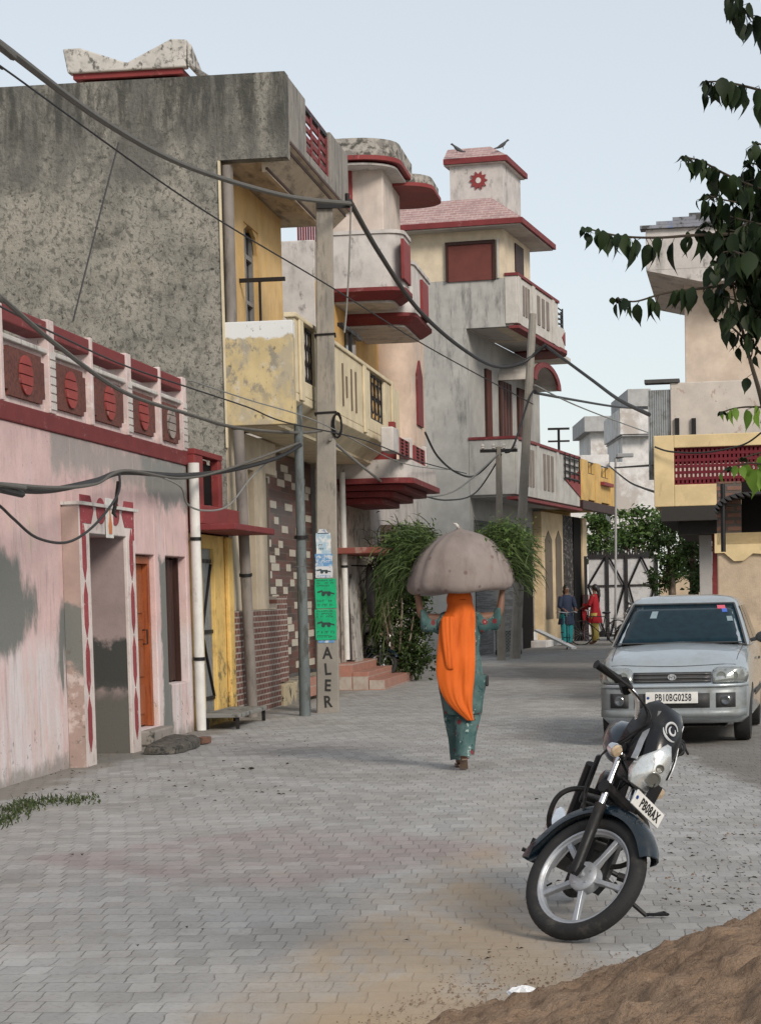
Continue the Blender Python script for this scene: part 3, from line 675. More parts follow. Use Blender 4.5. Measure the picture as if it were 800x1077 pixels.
ys = [-20, 0]+[5+.5*k for k in range(30)]+[22, 26, 32, 40, 55, 80, 140, 300, S]
xs = [-S, -100, -20, -8]+[-5+.5*k for k in range(22)]+[8, 20, 100, S]
rn = random.Random(5); vs = []; fs = []
for y in ys:
    for x in xs:
        z = 0
        if -6 < x < 6 and 4 < y < 60: z = .008*math.sin(x*1.7+y*.9)+.006*math.sin(y*2.3-x)-.008
        vs.append((x, y, z))
nx = len(xs)
for j in range(len(ys)-1):
    for i in range(nx-1): fs.append((j*nx+i, j*nx+i+1, (j+1)*nx+i+1, (j+1)*nx+i))
gd.add(vs, fs)
tag(obj('ground', gd, paving_material(), smooth=True, sharp=0), kind='structure')
# ================================================================== white house with rounded balconies
X3 = gX(361, 722)
FW = FG.shift(X3)
wh = thing('rounded_house', 'whitewashed house with rounded red trimmed balconies and curved tower roof', 'house', FW.o, FW.a)
wy = lambda px, py=600, c=0: FW.y(px, py, c)[0]
xe3 = wy(447, 700)
M_whA = surf('weathered_white', (.50, .475, .46), [dict(c=(.27, .265, .25), n=(2.2, 2.2, 1.0), lo=.5, hi=.7, k=.8), dict(c=(.1, .1, .09), n=(5, 5, 2.5), lo=.56, hi=.7, k=.75, off=7), dict(c=MOLD, n=12, lo=.66, hi=.72, k=.7)], rough=.92, bump=.35)
M_whB = surf('peach_plaster', (.56, .44, .36), [dict(c=(.5, .45, .42), n=2.5, lo=.5, hi=.7), dict(c=(.3, .26, .23), n=(8, 8, 1.2), lo=.6, hi=.75, k=.6)], rough=.9)
M_whY = surf('warm_yellow_wall', (.58, .36, .13), [dict(c=(.5, .36, .2), n=3, lo=.5, hi=.7)], rough=.85)
zA0 = FW.y(400, 472)[1]; zroof = FW.x(330, 252, 0)[1]
m = MB()
m.box(0, xe3, 0, .3, -.05, zA0)
m.box(0, .3, .3, 7, -.05, zroof); obj('wall', m, M_whA, wh, bevel=.02)
yb = wy(393, 350)
m = MB(); m.box(0, xe3, .0, .3, zA0, FW.y(400, 340)[1]); obj('yellow_wall', m, M_whY, wh)
# bay in peach plaster, rounded corner
m = MB(); rr = .55; by0, by1 = yb+.5, FW.y(446, 400, -.62)[0]
pts = [(by1, -.002), (by1, -.62)]+[(by0+rr-rr*math.sin(t*math.pi/12), -.62+rr-rr*math.cos(t*math.pi/12)) for t in range(7)]+[(by0, -.002)]
ztb = FW.y(395, 338, -.3)[1]
m.prism(pts, 'z', zA0-.25, ztb+.1); obj('bay', m, M_whB, wh, smooth=True)
# maroon arched slit on the bay
sx = FW.y(437.5, 430, -.62)[0]; sx2 = FW.y(443, 430, -.62)[0]
sx, sx2 = min(sx, by1-.9), min(sx2, by1-.2)
z0_, z1_ = FW.y(440, 448, -.62)[1], FW.y(440, 380, -.62)[1]
m = MB(); m.prism([(sx, z0_), (sx2, z0_), (sx2, z1_-.3), ((sx+sx2)/2, z1_), (sx, z1_-.3)], 'y', -.66, -.622); obj('arched_shutter', m, M_maroon, wh)
m = MB(); m.box(.25, .3, -.004, -.002, 0, .1)
# window and bar on the yellow wall
m = MB(); m.box(wy(368), wy(378), -.03, -.003, FW.y(370, 378)[1], FW.y(370, 352)[1]); obj('dark_window', m, M_glass, wh)
# ---- upper rounded balcony
def ovalpoly(x0, x1, p, c):                 # chamfered, rounded plan outline sticking out p from the wall
    pts = [(x0, -.003), (x0, -p+c)]
    for t in range(1, 5): a = t*math.pi/10; pts.append((x0+c-c*math.cos(a), -p+c-c*math.sin(a)))
    pts.append((x0+c, -p)); pts.append((x1-c, -p))
    for t in range(1, 5): a = t*math.pi/10; pts.append((x1-c+c*math.sin(a), -p+c-c*math.cos(a)))
    pts += [(x1, -p+c), (x1, -.003)]
    return pts
pb1 = -FW.x(424, 300, 0)[0]; zb1_ = FW.x(390, 303, 0)[1]; zt1 = FW.x(390, 247, 0)[1]
xb = FW.y(453, 325, -pb1)[0]
xm = FW.y(433, 300, -pb1)[0]
m = MB(); m.prism(ovalpoly(-.1, xm, pb1, .3), 'z', zb1_, zt1); ub = obj('upper_balcony', m, M_whA, wh, smooth=True)
m = MB(); m.prism(ovalpoly(-.13, xm+.02, pb1+.03, .3), 'z', zt1+.002, zt1+.06); obj('coping', m, M_whA, ub, smooth=True)
m = MB(); m.prism(ovalpoly(xm+.03, xb, pb1, .3), 'z', zb1_-.25, zt1-.3); u2 = obj('upper_balcony', m, M_whA, wh, smooth=True)
m = MB(); m.prism(ovalpoly(xm+.0, xb+.02, pb1+.03, .3), 'z', zt1-.298, zt1-.24); obj('coping', m, M_whA, u2, smooth=True)
def flare(x0, x1, p, zt, zb, ins):
    A = ovalpoly(x0, x1, p, .3); B = ovalpoly(x0+ins, x1-ins, p-ins, .25)
    return MB().rings([[(a[0], a[1], zt) for a in A], [(a[0], a[1], zt-.06) for a in A], [(a[0], a[1], zb) for a in B]])
zr = FW.x(395, 315, 0)[1]
obj('red_trim', flare(-.14, xm+.02, pb1+.04, zb1_-.003, zr, .16), M_maroon, ub)
obj('red_trim', flare(xm+.03, xb+.02, pb1+.04, zb1_-.253, zr-.24, .16), M_maroon, u2)
m = MB(); m.prism(ovalpoly(.1, xm-.2, pb1-.18, .2), 'z', zr-.04, zr-.002); obj('soffit', m, M_whA, ub)
m = MB(); m.prism(ovalpoly(xm+.25, xb-.2, pb1-.18, .2), 'z', zr-.28, zr-.242); obj('soffit', m, M_whA, u2)
m = MB()
for a, b in ((424, 431), (443, 449)):
    xa, xb_ = FW.y(a, 300, -pb1-.03)[0], FW.y(b, 300, -pb1-.03)[0]; dz = 0 if a < 430 else -.3
    m = MB(); m.box(xa, xb_, -pb1-.05, -pb1-.003, zb1_+.1+dz, zt1-.12+dz); obj('red_grille', m, M_red, ub if dz == 0 else u2)
# side storey wall at the back of the balcony, red corrugated shutter
m = MB(); m.box(.8, 1.1, 1.2, 7, zroof+.002, zroof+1.6); rf_ = obj('roof_room', m, M_whA, wh, bevel=.02)
yq0, yq1 = FW.x(312, 240, .8)[0], FW.x(336, 240, .8)[0]
m = MB()
n_ = 9
for k in range(n_): a = yq1+(yq0-yq1)*k/n_; m.box(.77, .797, a, a+abs(yq0-yq1)/n_*.75, zroof+.02, zroof+1.45)
obj('corrugated_shutter', m, M_maroon, rf_)
# ---- tower with curved slabs
ty0, ty1 = FW.x(403, 220, 1.0)[0], FW.x(362, 220, 1.0)[0]
ztw = FW.x(390, 178, 1.0)[1]
m = MB(); m.box(1.0, 3.3, ty0, max(ty1, ty0+1.0), zroof-1.0, ztw); tw = obj('tower', m, surf('tower_wash', (.54, .47, .42), [dict(c=(.40, .36, .34), n=(4, 4, 1), lo=.5, hi=.7, k=.7)]), wh, bevel=.02)
ys0 = FW.x(433, 165, .8)[0]
def slab(x0, x1, y0, y1, r, z0, z1):
    pts = []
    for cxs, cys, a0 in ((x1-r, y1-r, 0), (x0+r, y1-r, 90), (x0+r, y0+r, 180), (x1-r, y0+r, 270)):
        for t in range(7): a = R(a0+t*15); pts.append((cxs+r*math.cos(a), cys+r*math.sin(a)))
    return MB().prism(pts, 'z', z0, z1)
zs0, zs1 = FW.x(390, 176, .7)[1], FW.x(390, 148, .7)[1]
h = zs1-zs0
M_mold = surf('mouldy_concrete', (.36, .34, .31), [dict(c=(.05, .05, .045), n=(6, 6, 8), lo=.44, hi=.6, k=.9), dict(c=(.2, .19, .18), n=3, lo=.5, hi=.6)], rough=.95)
sl1 = obj('curved_slab', slab(.4, 3.6, ys0+.25, ty1+.8, .7, zs0+h*.35, zs1), M_mold, wh, smooth=True)
obj('red_edge', slab(.36, 3.64, ys0+.21, ty1+.84, .7, zs0+h*.18, zs0+h*.345), M_red, sl1, smooth=True)
obj('soffit', slab(.44, 3.56, ys0+.29, ty1+.76, .66, zs0+h*.02, zs0+h*.095), M_whA, sl1, smooth=True)
sl2 = obj('curved_slab', slab(2.3, 4.6, ys0-.1, ty1+.5, .6, zs0-.12+h*.35, zs1-.25), M_mold, wh, smooth=True)
obj('red_edge', slab(2.26, 4.64, ys0-.14, ty1+.54, .6, zs0-.12+h*.2, zs0-.12+h*.345), M_red, sl2, smooth=True)
m = MB(); m.box(.93, .995, FW.x(370, 195, .95)[0], FW.x(366, 195, .95)[0], zroof+.6, zroof+1.35); obj('red_shutter', m, M_red, tw)
# ---- lower balcony with stepped red corbel
pl = -FW.x(432, 520, -.1)[0]*1.0
pl = min(max(pl, 1.1), 1.6)
zl1 = FW.y(437, 462, -pl)[1]; zl0 = FW.y(437, 503, -pl)[1]; zlr = FW.y(437, 528, -pl)[1]
xl = FW.y(461, 515, -pl)[0]
m = MB(); m.prism(ovalpoly(-.2, xl, pl, .4), 'z', zl0-.02, zl0+.28); lb = obj('lower_balcony', m, M_whA, wh, smooth=True)
hh = (zl0-zlr)/4
for k in range(4):
    m = MB(); m.prism(ovalpoly(-.25+.2*k, xl+.05-.4*k, pl+.05-.2*k, .3), 'z', zl0-.022-hh*(k+1)+.012, zl0-.022-hh*k); obj('red_corbel', m, M_maroon, lb)
for a, b in ((421, 432), (437, 448)):
    xa, xb_ = FW.y(a, 480, -pl)[0], FW.y(b, 480, -pl)[0]
    m = MB()
    m.box(xa, xb_, -pl+.02, -pl+.06, zl0+.282, zl1-.1)
    g_ = obj('red_grille', m, M_red, lb)
    m = MB(); 
    for k in range(5):
        for j in range(2): m.box(xa+(xb_-xa)*(.2+.4*j), xa+(xb_-xa)*(.38+.4*j), -pl+.01, -pl+.018, zl0+.3+(zl1-.1-zl0-.3)*(k+.2)/5, zl0+.3+(zl1-.1-zl0-.3)*(k+.7)/5)
    obj('grille_hole', m, M_dark, g_)
    m = MB(); m.box(xb_, xb_+.25, -pl+.0, -pl+.2, zl0+.282, zl1-.02); obj('pier', m, M_whA, lb, bevel=.02)
m = MB(); m.box(FW.y(419, 480, -pl)[0]-.6, FW.y(420, 480, -pl)[0], -pl, -pl+.2, zl0+.282, zl1-.0); obj('pier', m, M_whA, lb, bevel=.02)
m = MB(); m.box(-.15, .1, -pl+.25, -.01, zl0+.282, zl0+.9); obj('side_rail', m, M_red, lb)
m = MB(); m.box(wy(396, 650)-.14, wy(396, 650)+.14, -.4, -.12, -.02, zl0-.65); obj('pillar', m, M_whB, wh, bevel=.02)

# ================================================================== tall cream house at the bend
_C = G(497, 690); _D = G(610, 672.6)
F4 = Frame(_C, math.atan2(_D.y-_C.y, _D.x-_C.x)); F4 = Frame(_C, math.atan2(1300, 600*1.0)+0.0)
vd = ray(1010, 613); F4 = Frame(_C, math.atan2(vd.y, vd.x))
th = thing('tall_corner_house', 'tall grey and cream three storey house with tiled eaves and long balconies', 'house', F4.o, F4.a)
M_tg = surf('pale_grey_render', (.40, .395, .375), [dict(c=(.33, .325, .31), n=(.8, .8, .5), lo=.45, hi=.7, k=.6), dict(c=(.13, .13, .125), n=(3, 3, .7), lo=.47, hi=.66, k=.8, z=(5.6, 6.6), zn=1.5), dict(c=(.12, .12, .12), n=4, lo=.66, hi=.76, k=.5)], rough=.92, bump=.2)
M_tc = surf('cream_render', (.62, .53, .40), [dict(c=(.5, .44, .36), n=(2, 2, .8), lo=.5, hi=.75, k=.6)], rough=.9)
M_tw = surf('balcony_white', (.50, .475, .44), [dict(c=(.36, .34, .32), n=(3, 3, 1), lo=.5, hi=.7, k=.6)], rough=.9)
zx = lambda px, py, c=0: F4.x(px, py, c)
zE = zx(500, 240)[1]; zG = zx(450, 297)[1]; zU = zx(500, 345)[1]; zL0 = zx(500, 521)[1]; zL1 = zx(500, 463)[1]
p2 = -zx(530, 290)[0]; p3 = -zx(543, 290)[0]; p1 = -zx(541, 490)[0]
xw = F4.y(568, 480)[0]; xl4 = F4.y(609, 500, -p1)[0]; xu4 = F4.y(600, 345, -p3)[0]
yw_ = zx(395, 300)[0]
m = MB(); m.box(0, .3, 0, yw_, -.1, zG); m.box(0, .3, -p2, -.003, zU, zG); m.box(.3, xw, .0, .3, -.1, zG)
m.box(0, xw, 0, yw_, zU+.0, zU+.2)
m = MB(); m.box(0, .3, 0, yw_, -.1, zU); m.box(0, .3, -p2, yw_, zU+.002, zG)
obj('wall', m, M_tg, th)
m = MB(); m.box(.302, xw, .0, .3, -.1, zU); obj('front_wall', m, surf('front_render', (.36, .35, .33), [dict(c=(.28, .27, .26), n=2, lo=.5, hi=.7, k=.6)]), th)
xt4 = F4.y(557, 280, -p2)[0]
m = MB(); m.box(0, .3, -p2, yw_, zG+.002, zE); m.box(.302, xt4, -p2, -p2+.3, zU, zE); m.box(xt4-.3, xt4, -p2+.302, yw_, zU, zE); obj('top_storey', m, M_tc, th)
# tiled eaves
M_tile = surf('pink_roof_tile', (.40, .22, .21), [dict(c=(.3, .2, .2), n=3, lo=.5, hi=.7)], brick=dict(w=.28, h=.1, mortar=.012, c1=(.42, .24, .22), c2=(.34, .18, .17), cm=(.5, .4, .38), d=.02, u='s'), rough=.7)
M_tile_s = surf('pink_roof_tile_side', (.40, .22, .21), [dict(c=(.3, .2, .2), n=3, lo=.5, hi=.7)], brick=dict(w=.2, h=.07, mortar=.012, c1=(.42, .27, .26), c2=(.34, .2, .19), cm=(.5, .4, .38), d=.02, u='y'), rough=.7)
ov = .55; ze0 = zE-.03; zrt = zx(430, 218, 0)[1]
def eaves(x0, x1, y0, y1, z0, z1, o, ins, parent, name='tiled_eaves'):
    A = [(x0-o, y0-o), (x1+o, y0-o), (x1+o, y1), (x0-o, y1)]; B = [(x0+ins, y0+ins), (x1-ins, y0+ins), (x1-ins, y1), (x0+ins, y1)]
    m = MB(); m.rings([[(a[0], a[1], z0+.13) for a in A], [(b[0], b[1], z1) for b in B]]); r_ = obj(name, m, M_tile_s, parent)
    m = MB(); m.prism([(a[0], a[1]) for a in [(x0-o-.02, y0-o-.02), (x1+o+.02, y0-o-.02), (x1+o+.02, y1), (x0-o-.02, y1)]], 'z', z0, z0+.127); obj('red_edge', m, M_maroon, r_)
    m = MB(); m.box(x0-o+.05, x1+o-.05, y0-o+.05, y1, z0-.03, z0-.003); obj('soffit', m, M_tw, r_)
    return r_
eaves(0, xt4, -p2, yw_, ze0, zrt+.15, ov, .35, th)
# roof box with emblem
yt0, yt1 = zx(528, 200, 1.2)[0], zx(473, 200, 1.2)[0]; zt0 = zrt-.4; zt1_ = zx(500, 172, 1.2)[1]; xx = F4.y(547, 200, yt0)[0]
m = MB(); m.box(1.2, max(xx, 3.0), yt0, yt1, zt0, zt1_); bx_ = obj('roof_box', m, M_whA, th)
eaves(1.2, max(xx, 3.0), yt0, yt1+.12, zt1_, zt1_+.45, .14, .35, bx_)
yc_, zc_ = zx(503, 190, 1.2)
def star(r, ri, n, x0, x1, yc, zc):
    pts = []
    for k in range(2*n): a = math.pi*k/n; q_ = r if k % 2 == 0 else ri; pts.append((yc+q_*math.cos(a), zc+q_*math.sin(a)))
    return MB().prism(pts, 'x', x0, x1)
em = obj('sun_emblem', star(.23, .15, 10, 1.16, 1.198, yc_, zc_), M_red, bx_)
m = MB().lathe([(.0, 1.15), (.07, 1.15), (.07, 1.158)], (0, yc_, zc_), 'x', 10)
obj('emblem_centre', m, M_white, em)
# shutter window on the side wall
ya, za = zx(472, 297); yb_, zb_ = zx(518, 256)
m = MB(); m.box(-.05, -.003, yb_, ya, za, zb_); ws = obj('window', m, surf('maroon_shutter', (.14, .045, .038), []), th)
m = MB(); m.box(-.09, -.003, yb_-.06, yb_-.003, za, zb_+.08); m.box(-.09, -.003, ya+.003, ya+.06, za, zb_+.08); m.box(-.09, -.003, yb_, ya, zb_+.003, zb_+.08); obj('frame', m, M_wood_dark, ws)
m = MB(); m.box(-.045, -.002, zx(529, 260)[0]+.1, yb_-.1, zG, zb_+.1); obj('white_patch', m, M_tw, th)
# little window on the top storey front
a, z_a = F4.y(541, 285, -p2); b, z_b = F4.y(549, 262, -p2)
m = MB(); m.box(a, b, -p2-.03, -p2-.003, z_a, z_b); w2 = obj('window', m, M_wood_dark, th)
# upper balcony
def balcony(x0, x1, p, z0, z1, mat, slots, parent, trim=M_maroon, y_in=0, front0=0):
    m = MB(); m.box(x0, x0+.15, -p, y_in, z0, z1); m.box(x0+.152, x1, -p, -p+.15, z0, z1); r_ = obj('balcony', m, mat, parent, bevel=.015)
    m = MB(); m.box(x0+.1, x1, -p+.12, y_in if y_in else -.003, z0-.05, z0+.1); obj('floor_slab', m, mat, r_)
    m = MB(); m.box(x0-.03, x1, -p-.04, -p+.18, z1+.003, z1+.07); m.box(x0-.03, x0+.18, -p+.182, y_in, z1+.003, z1+.07); obj('coping', m, trim, r_)
    m = MB(); m.box(x0-.03, x1+.05, -p-.05, -p+.2, z0-.12, z0-.053); obj('lower_trim', m, trim, r_)
    for (a, b) in slots:
        n = 3; m = MB()
        for k in range(n):
            xa = a+(b-a)*k/n; m.box(xa, xa+(b-a)/n*.55, -p-.02, -p-.003, z0+.25, z1-.15)
        obj('slot_group', m, surf('slot_paint', (.2, .17, .15), []), r_)
    for xx_ in [x0+.2]+[s[1]+.35 for s in slots]:
        m = MB(); m.box(xx_-.16, xx_+.16, -p-.03, -p-.003, z0, z1); obj('pier', m, mat, r_)
    return r_
yq = lambda px, p: F4.y(px, 300, -p)[0]
zub = zx(535, 340)[1]; zut = zx(535, 290)[1]
xq1 = yq(586, p3)
ubal = balcony(-.0, xq1, p3, zub, zut, M_tw, [(yq(549, p3), yq(557, p3)), (yq(564, p3), yq(578, p3))], th, y_in=-p2-.003)
m = MB(); xe_ = xu4
pts = [(xq1, -p3), (xe_-1.0, -p3), (xe_-.4, -p3+.15), (xe_, -p3+.6), (xe_, -.01), (xq1, -.01)]
m.prism(pts, 'z', zub, zub+.55); be = obj('rounded_end', m, M_tw, th, bevel=.01)
m = MB(); m.prism([(p_[0]+.05, p_[1]-.05) for p_ in pts], 'z', zub-.1, zub-.003); obj('red_trim', m, M_maroon, be)
m = MB(); m.prism([(xq1+.5, zub+.3), (xe_-1.0, zub+.48), (xe_-1.0, zub+.12)], 'y', -p3-.02, -p3-.003); obj('red_triangle', m, M_red, be)
m = MB()
for k in range(4): m.tube([(xq1+.1, -p3+.05, zub+.65+k*.13), (xe_-1.0, -p3+.05, zub+.65+k*.13), (xe_-.4, -p3+.2, zub+.65+k*.13), (xe_-.05, -p3+.65, zub+.65+k*.13)], .02, 5)
for x_, y_ in ((xq1+.1, -p3+.05), (xe_-1.0, -p3+.05), (xe_-.4, -p3+.2), (xe_-.05, -p3+.65)): m.tube([(x_, y_, zub+.55), (x_, y_, zub+1.1)], .022, 5)
obj('iron_railing', m, M_iron, be)
m = MB(); m.box(.302, xw, -p2+.05, -.003, zU+.01, zU+.15); obj('loggia_ceiling', m, M_tw, th)
# loggia front: dark windows and arched hood
for a, b, c, d in ((509.5, 515, 388, 460), (524, 536, 400, 460), (543, 552, 408, 462)):
    x0_, x1_ = F4.y(a, 430)[0], F4.y(b, 430)[0]; zz0, zz1 = F4.y(a, d)[1], F4.y(a, c)[1]
    m = MB(); m.box(x0_, x1_, -.06, -.003, zz0, zz1); wq = obj('window', m, M_wood_dark, th)
    m = MB()
    for k in range(4): m.box(x0_+(x1_-x0_)*(k+.35)/4, x0_+(x1_-x0_)*(k+.6)/4, -.075, -.062, zz0, zz1)
    obj('window_slat', m, surf('brown_slat', (.14, .055, .045), []), wq)
x0_, x1_ = F4.y(523, 400)[0], F4.y(553, 400)[0]; zh0 = F4.y(523, 400)[1]; pts = []
for t in range(13): a = math.pi*t/12; pts.append(((x0_+x1_)/2-(x1_-x0_)/2*math.cos(a), zh0+1.0*math.sin(a)*.55))
cxh, czh = (x0_+x1_)/2, zh0
shell = lambda a, b: [(cxh+(p_[0]-cxh)*b, czh+(p_[1]-czh)*b) for p_ in pts]+[(cxh+(p_[0]-cxh)*a, czh+(p_[1]-czh)*a) for p_ in pts[::-1]]
m = MB(); m.rings([[(p_[0], -.9, p_[1]) for p_ in shell(.86, 1)], [(p_[0], -.003, p_[1]) for p_ in shell(.86, 1)]], False, False); m.add([(p_[0], -.9, p_[1]) for p_ in shell(.86, 1)], [(i, i+1, 24-i, 25-i) for i in range(12)]); hd = obj('arched_hood', m, M_tw, th)
m = MB(); q_ = shell(.80, 1.03); m.rings([[(p_[0], -.96, p_[1]) for p_ in q_], [(p_[0], -.903, p_[1]) for p_ in q_]], False, False); m.add([(p_[0], -.96, p_[1]) for p_ in q_], [(i, i+1, 24-i, 25-i) for i in range(12)]); obj('red_edge', m, M_maroon, hd)
# lower balcony
yl4 = lambda px: F4.y(px, 495, -p1)[0]
lbal = balcony(0, xl4, p1, zL0, zL1, surf('balcony_grey', (.42, .41, .385), [dict(c=(.25, .25, .24), n=(4, 4, 1), lo=.5, hi=.7, k=.7)]), [(yl4(554), yl4(562)), (yl4(571), yl4(583))], th, y_in=-.003)
m = MB(); xx0, xx1 = yl4(593), yl4(609); zq = (zL0+zL1)/2+.0; m.prism([(xx0, zq), (xx1, zq+.35), (xx1, zq-.4)], 'y', -p1-.03, -p1-.004); obj('red_triangle', m, M_red, lbal)
for k in range(3):
    m = MB()
m = MB()
for k in range(4): m.tube([(yl4(592), -p1-.05, zL1-.62+k*.18), (yl4(607), -p1-.05, zL1-.62+k*.18)], .025, 5)
for px in (592, 597, 602, 607): m.tube([(yl4(px), -p1-.05, zL1-.7), (yl4(px), -p1-.05, zL1+.05)], .025, 5)
obj('iron_railing', m, M_iron, lbal)
# ground floor: dark opening between side wall and cream pillars, arched slots
gx = lambda px: F4.y(px, 600, -.25)[0]
M_pil = surf('cream_pillar', (.56, .44, .28), [dict(c=(.42, .34, .22), n=3, lo=.5, hi=.7, k=.6)])
m = MB(); m.box(F4.y(500, 600, -.02)[0], gx(566), -.03, -.004, 0, 3.3); obj('rolling_shutter', m, surf('shutter_grey', (.14, .145, .15), [dict(c=(.08, .08, .08), n=(1, 1, 26), lo=.45, hi=.55)]), th)
m = MB(); m.box(gx(553), gx(567), -.06, -.032, 0, 2.7); obj('dark_doorway', m, M_dark, th)
m = MB(); m.box(gx(570), gx(592), -.25, -.004, 0, zL0-.13); pl_ = obj('pillar', m, M_pil, th, bevel=.01)
for a, b in ((573, 580), (584, 590)):
    x0_, x1_ = gx(a), gx(b); zz0, zz1 = .75, F4.y(a, 558, -.25)[1]
    m = MB(); m.prism([(x0_, zz0), (x1_, zz0), (x1_, zz1-.25), ((x0_+x1_)/2, zz1), (x0_, zz1-.25)], 'y', -.27, -.252); obj('arched_slot', m, M_recess, pl_)
m = MB(); m.box(gx(593), gx(604), -.2, -.004, 0, zL0-.13); obj('iron_lattice', m, surf('lattice', (.03, .028, .028), [dict(c=(.3, .28, .26), n=8, lo=.55, hi=.6, k=.9)]), th)
m = MB(); m.box(gx(604.5), gx(612), -.22, -.004, 0, zL0-.13); obj('dark_doorway', m, M_dark, th)
m = MB(); m.box(gx(612.3), gx(616.5), -.27, -.004, 0, zL0-.13); obj('pillar', m, M_pil, th, bevel=.01)
m = MB(); m.box(gx(611), gx(616.7), -.29, -.272, .0, 1.4); obj('red_dado', m, M_maroon, th)
# ---- yellow house beyond it
x5 = xl4+.05; F5 = F4.shift(x5)
yh = thing('yellow_balcony_house', 'yellow balcony house beyond the tall corner house', 'house', F5.o, F5.a)
M_y5 = surf('ochre_paint', (.55, .36, .13), [dict(c=(.4, .27, .12), n=3, lo=.5, hi=.7, k=.7)])
x5e = F5.y(644, 510, -p1)[0]
zy0, zy1 = F5.y(625, 527, -p1)[1], F5.y(625, 487, -p1)[1]
m = MB(); m.box(0, x5e, -p1, -p1+.2, zy0, zy0+.75); m.box(0, x5e, -p1+.2, .2, zy0-.2, zy0-.003); m.box(x5e-.2, x5e, -p1+.202, .2, zy0, zy1)
m.box(0, x5e, .2, .4, 0, zy1-.3); b5 = obj('balcony', m, M_y5, yh, bevel=.015)
for px in (614, 628, 643): 
    x_ = F5.y(px, 505, -p1)[0]; m = MB(); m.box(x_-.5, x_+.5, -p1-.03, -p1+.22, zy0+.752 if 0 else zy0-.05, zy1); obj('pier', m, M_y5, b5, bevel=.01)
m = MB(); m.box(0, x5e, -p1-.08, -p1+.1, zy0-.3, zy0-.06); obj('dark_trim', m, M_wood_dark, b5)
grille(b5, F5.y(617, 505, -p1)[0], F5.y(626, 505, -p1)[0], -p1+.05, zy0+.75, zy1, M_iron, 3, False); grille(b5, F5.y(631, 505, -p1)[0], F5.y(641, 505, -p1)[0], -p1+.05, zy0+.75, zy1, M_iron, 3, False)
m = MB(); m.box(F5.y(630, 520, -p1)[0], F5.y(640, 520, -p1)[0], -p1-.15, -p1-.035, zy0+.5, zy0+.6); obj('red_ledge', m, M_red, b5)
# ================================================================== right-hand side of the street
def facing(Y, px, py=700):                       # frame whose local x runs across the street (to the right), y goes away from the camera
    p = P(px, py, Y); return Frame((p.x, Y), R(-9.5))
# ---- yellow balcony house
Yb = 34.0
FR = facing(Yb, 690)
rb = thing('yellow_parapet_house', 'house with pale yellow parapet around a maroon pierced grille', 'house', FR.o, FR.a)
q = lambda px, py, c=0: FR.y(px, py, c)
M_py = surf('pale_yellow_paint', (.62, .49, .28), [dict(c=(.54, .42, .24), n=2, lo=.5, hi=.7, k=.6), dict(c=(.3, .24, .15), n=(6, 6, 2), lo=.6, hi=.75, k=.5)], rough=.85)
xr_, zt_ = q(830, 455); zb_ = q(700, 533)[1]; zt_ = q(700, 458)[1]
gx0, gz0 = q(708.5, 510); gx1, gz1 = q(826, 467)
m = MB(); wall_row(m, 0, xr_, zb_, zt_, [(gx0, gx1, gz0, gz1)], 0, .2); m.box(0, .2, .202, 4, zb_, zt_); obj('parapet', m, M_py, rb, bevel=.012)
m = MB(); nrow = 6
dz = (gz1-gz0)/nrow; nc = 26; dx = (gx1-gx0)/nc
for r_ in range(nrow+1): m.box(gx0, gx1, .06, .12, gz0+r_*dz-.022 if r_ else gz0, gz0+r_*dz+.022 if r_ < nrow else gz1)
for c_ in range(nc+1): m.box(max(gx0, gx0+c_*dx-.02), min(gx1, gx0+c_*dx+.02), .065, .115, gz0+.023, gz1-.023)
m.box(gx0, gx1, .17, .19, gz0, gz0+dz*.9); m.box(gx0, gx1, .17, .19, gz0+dz*3.4, gz1)
obj('maroon_grille', m, surf('deep_maroon', (.13, .016, .024), []), rb)
m = MB(); m.box(.1, xr_, .0, 6, zb_-.22, zb_-.003); m.box(.35, xr_, .4, 6, zb_-.42, zb_-.223); obj('slab_underside', m, plain('dark_slab', (.03, .028, .026), .9), rb)  # slab and its lower step in one near-black colour
m = MB(); x0_, x1_ = q(735, 600, 1)[0], q(748, 600, 1)[0]; m.box(x0_, x1_, 1, 1.35, -.05, zb_-.423); obj('pillar', m, surf('pillar_grey', (.36, .35, .34), []), rb, bevel=.01)
m = MB(); m.box(q(748.5, 600, 1)[0], q(756, 600, 1)[0], 1.02, 1.3, -.05, zb_-.423); obj('maroon_post', m, M_maroon, rb)
m = MB(); m.box(q(756.2, 600, 1)[0], xr_, 1.05, 1.3, -.05, zb_-.423); obj('ground_wall', m, M_py, rb)
# storey above
FU = facing(Yb+1.5, 708)
u = lambda px, py, c=0: FU.y(px, py, c)
M_upw = surf('blotched_whitewash', (.50, .46, .42), [dict(c=(.36, .27, .24), n=(7, 7, 5), lo=.6, hi=.66, k=.8), dict(c=(.12, .12, .12), n=(4, 4, .8), lo=.48, hi=.68, k=.8, z=(6.0, 6.7), zn=1.0), dict(c=MOLD, n=11, lo=.66, hi=.71, k=.8)], rough=.9)
uw = thing('blotched_upper_house', 'blotched whitewashed upper storey with grey tin sheet behind yellow parapet', 'house', (FU.o.x, FU.o.y, 0), FU.a)
zt2 = u(720, 402)[1]; zq = zb_
m = MB(); m.box(0, 6, 0, .25, zb_, zt2); m.box(0, .25, .252, 5, zb_, zt2); m.box(3.2, 6, .3, 5, -.05, zb_-.43); obj('wall', m, M_upw, uw, bevel=.015)
m = MB(); n_ = 10; xa = u(681, 440)[0]
for k in range(n_): m.box(xa*(1-k/n_), xa*(1-(k+.55)/n_), .05, .09, zb_+.5, zt2-.1); m.box(xa*(1-(k+.55)/n_), xa*(1-(k+1)/n_), .07, .11, zb_+.5, zt2-.1)
obj('tin_sheet', m, plain('galvanised_sheet', (.32, .34, .35), .45, .4, dirt=.5), uw)
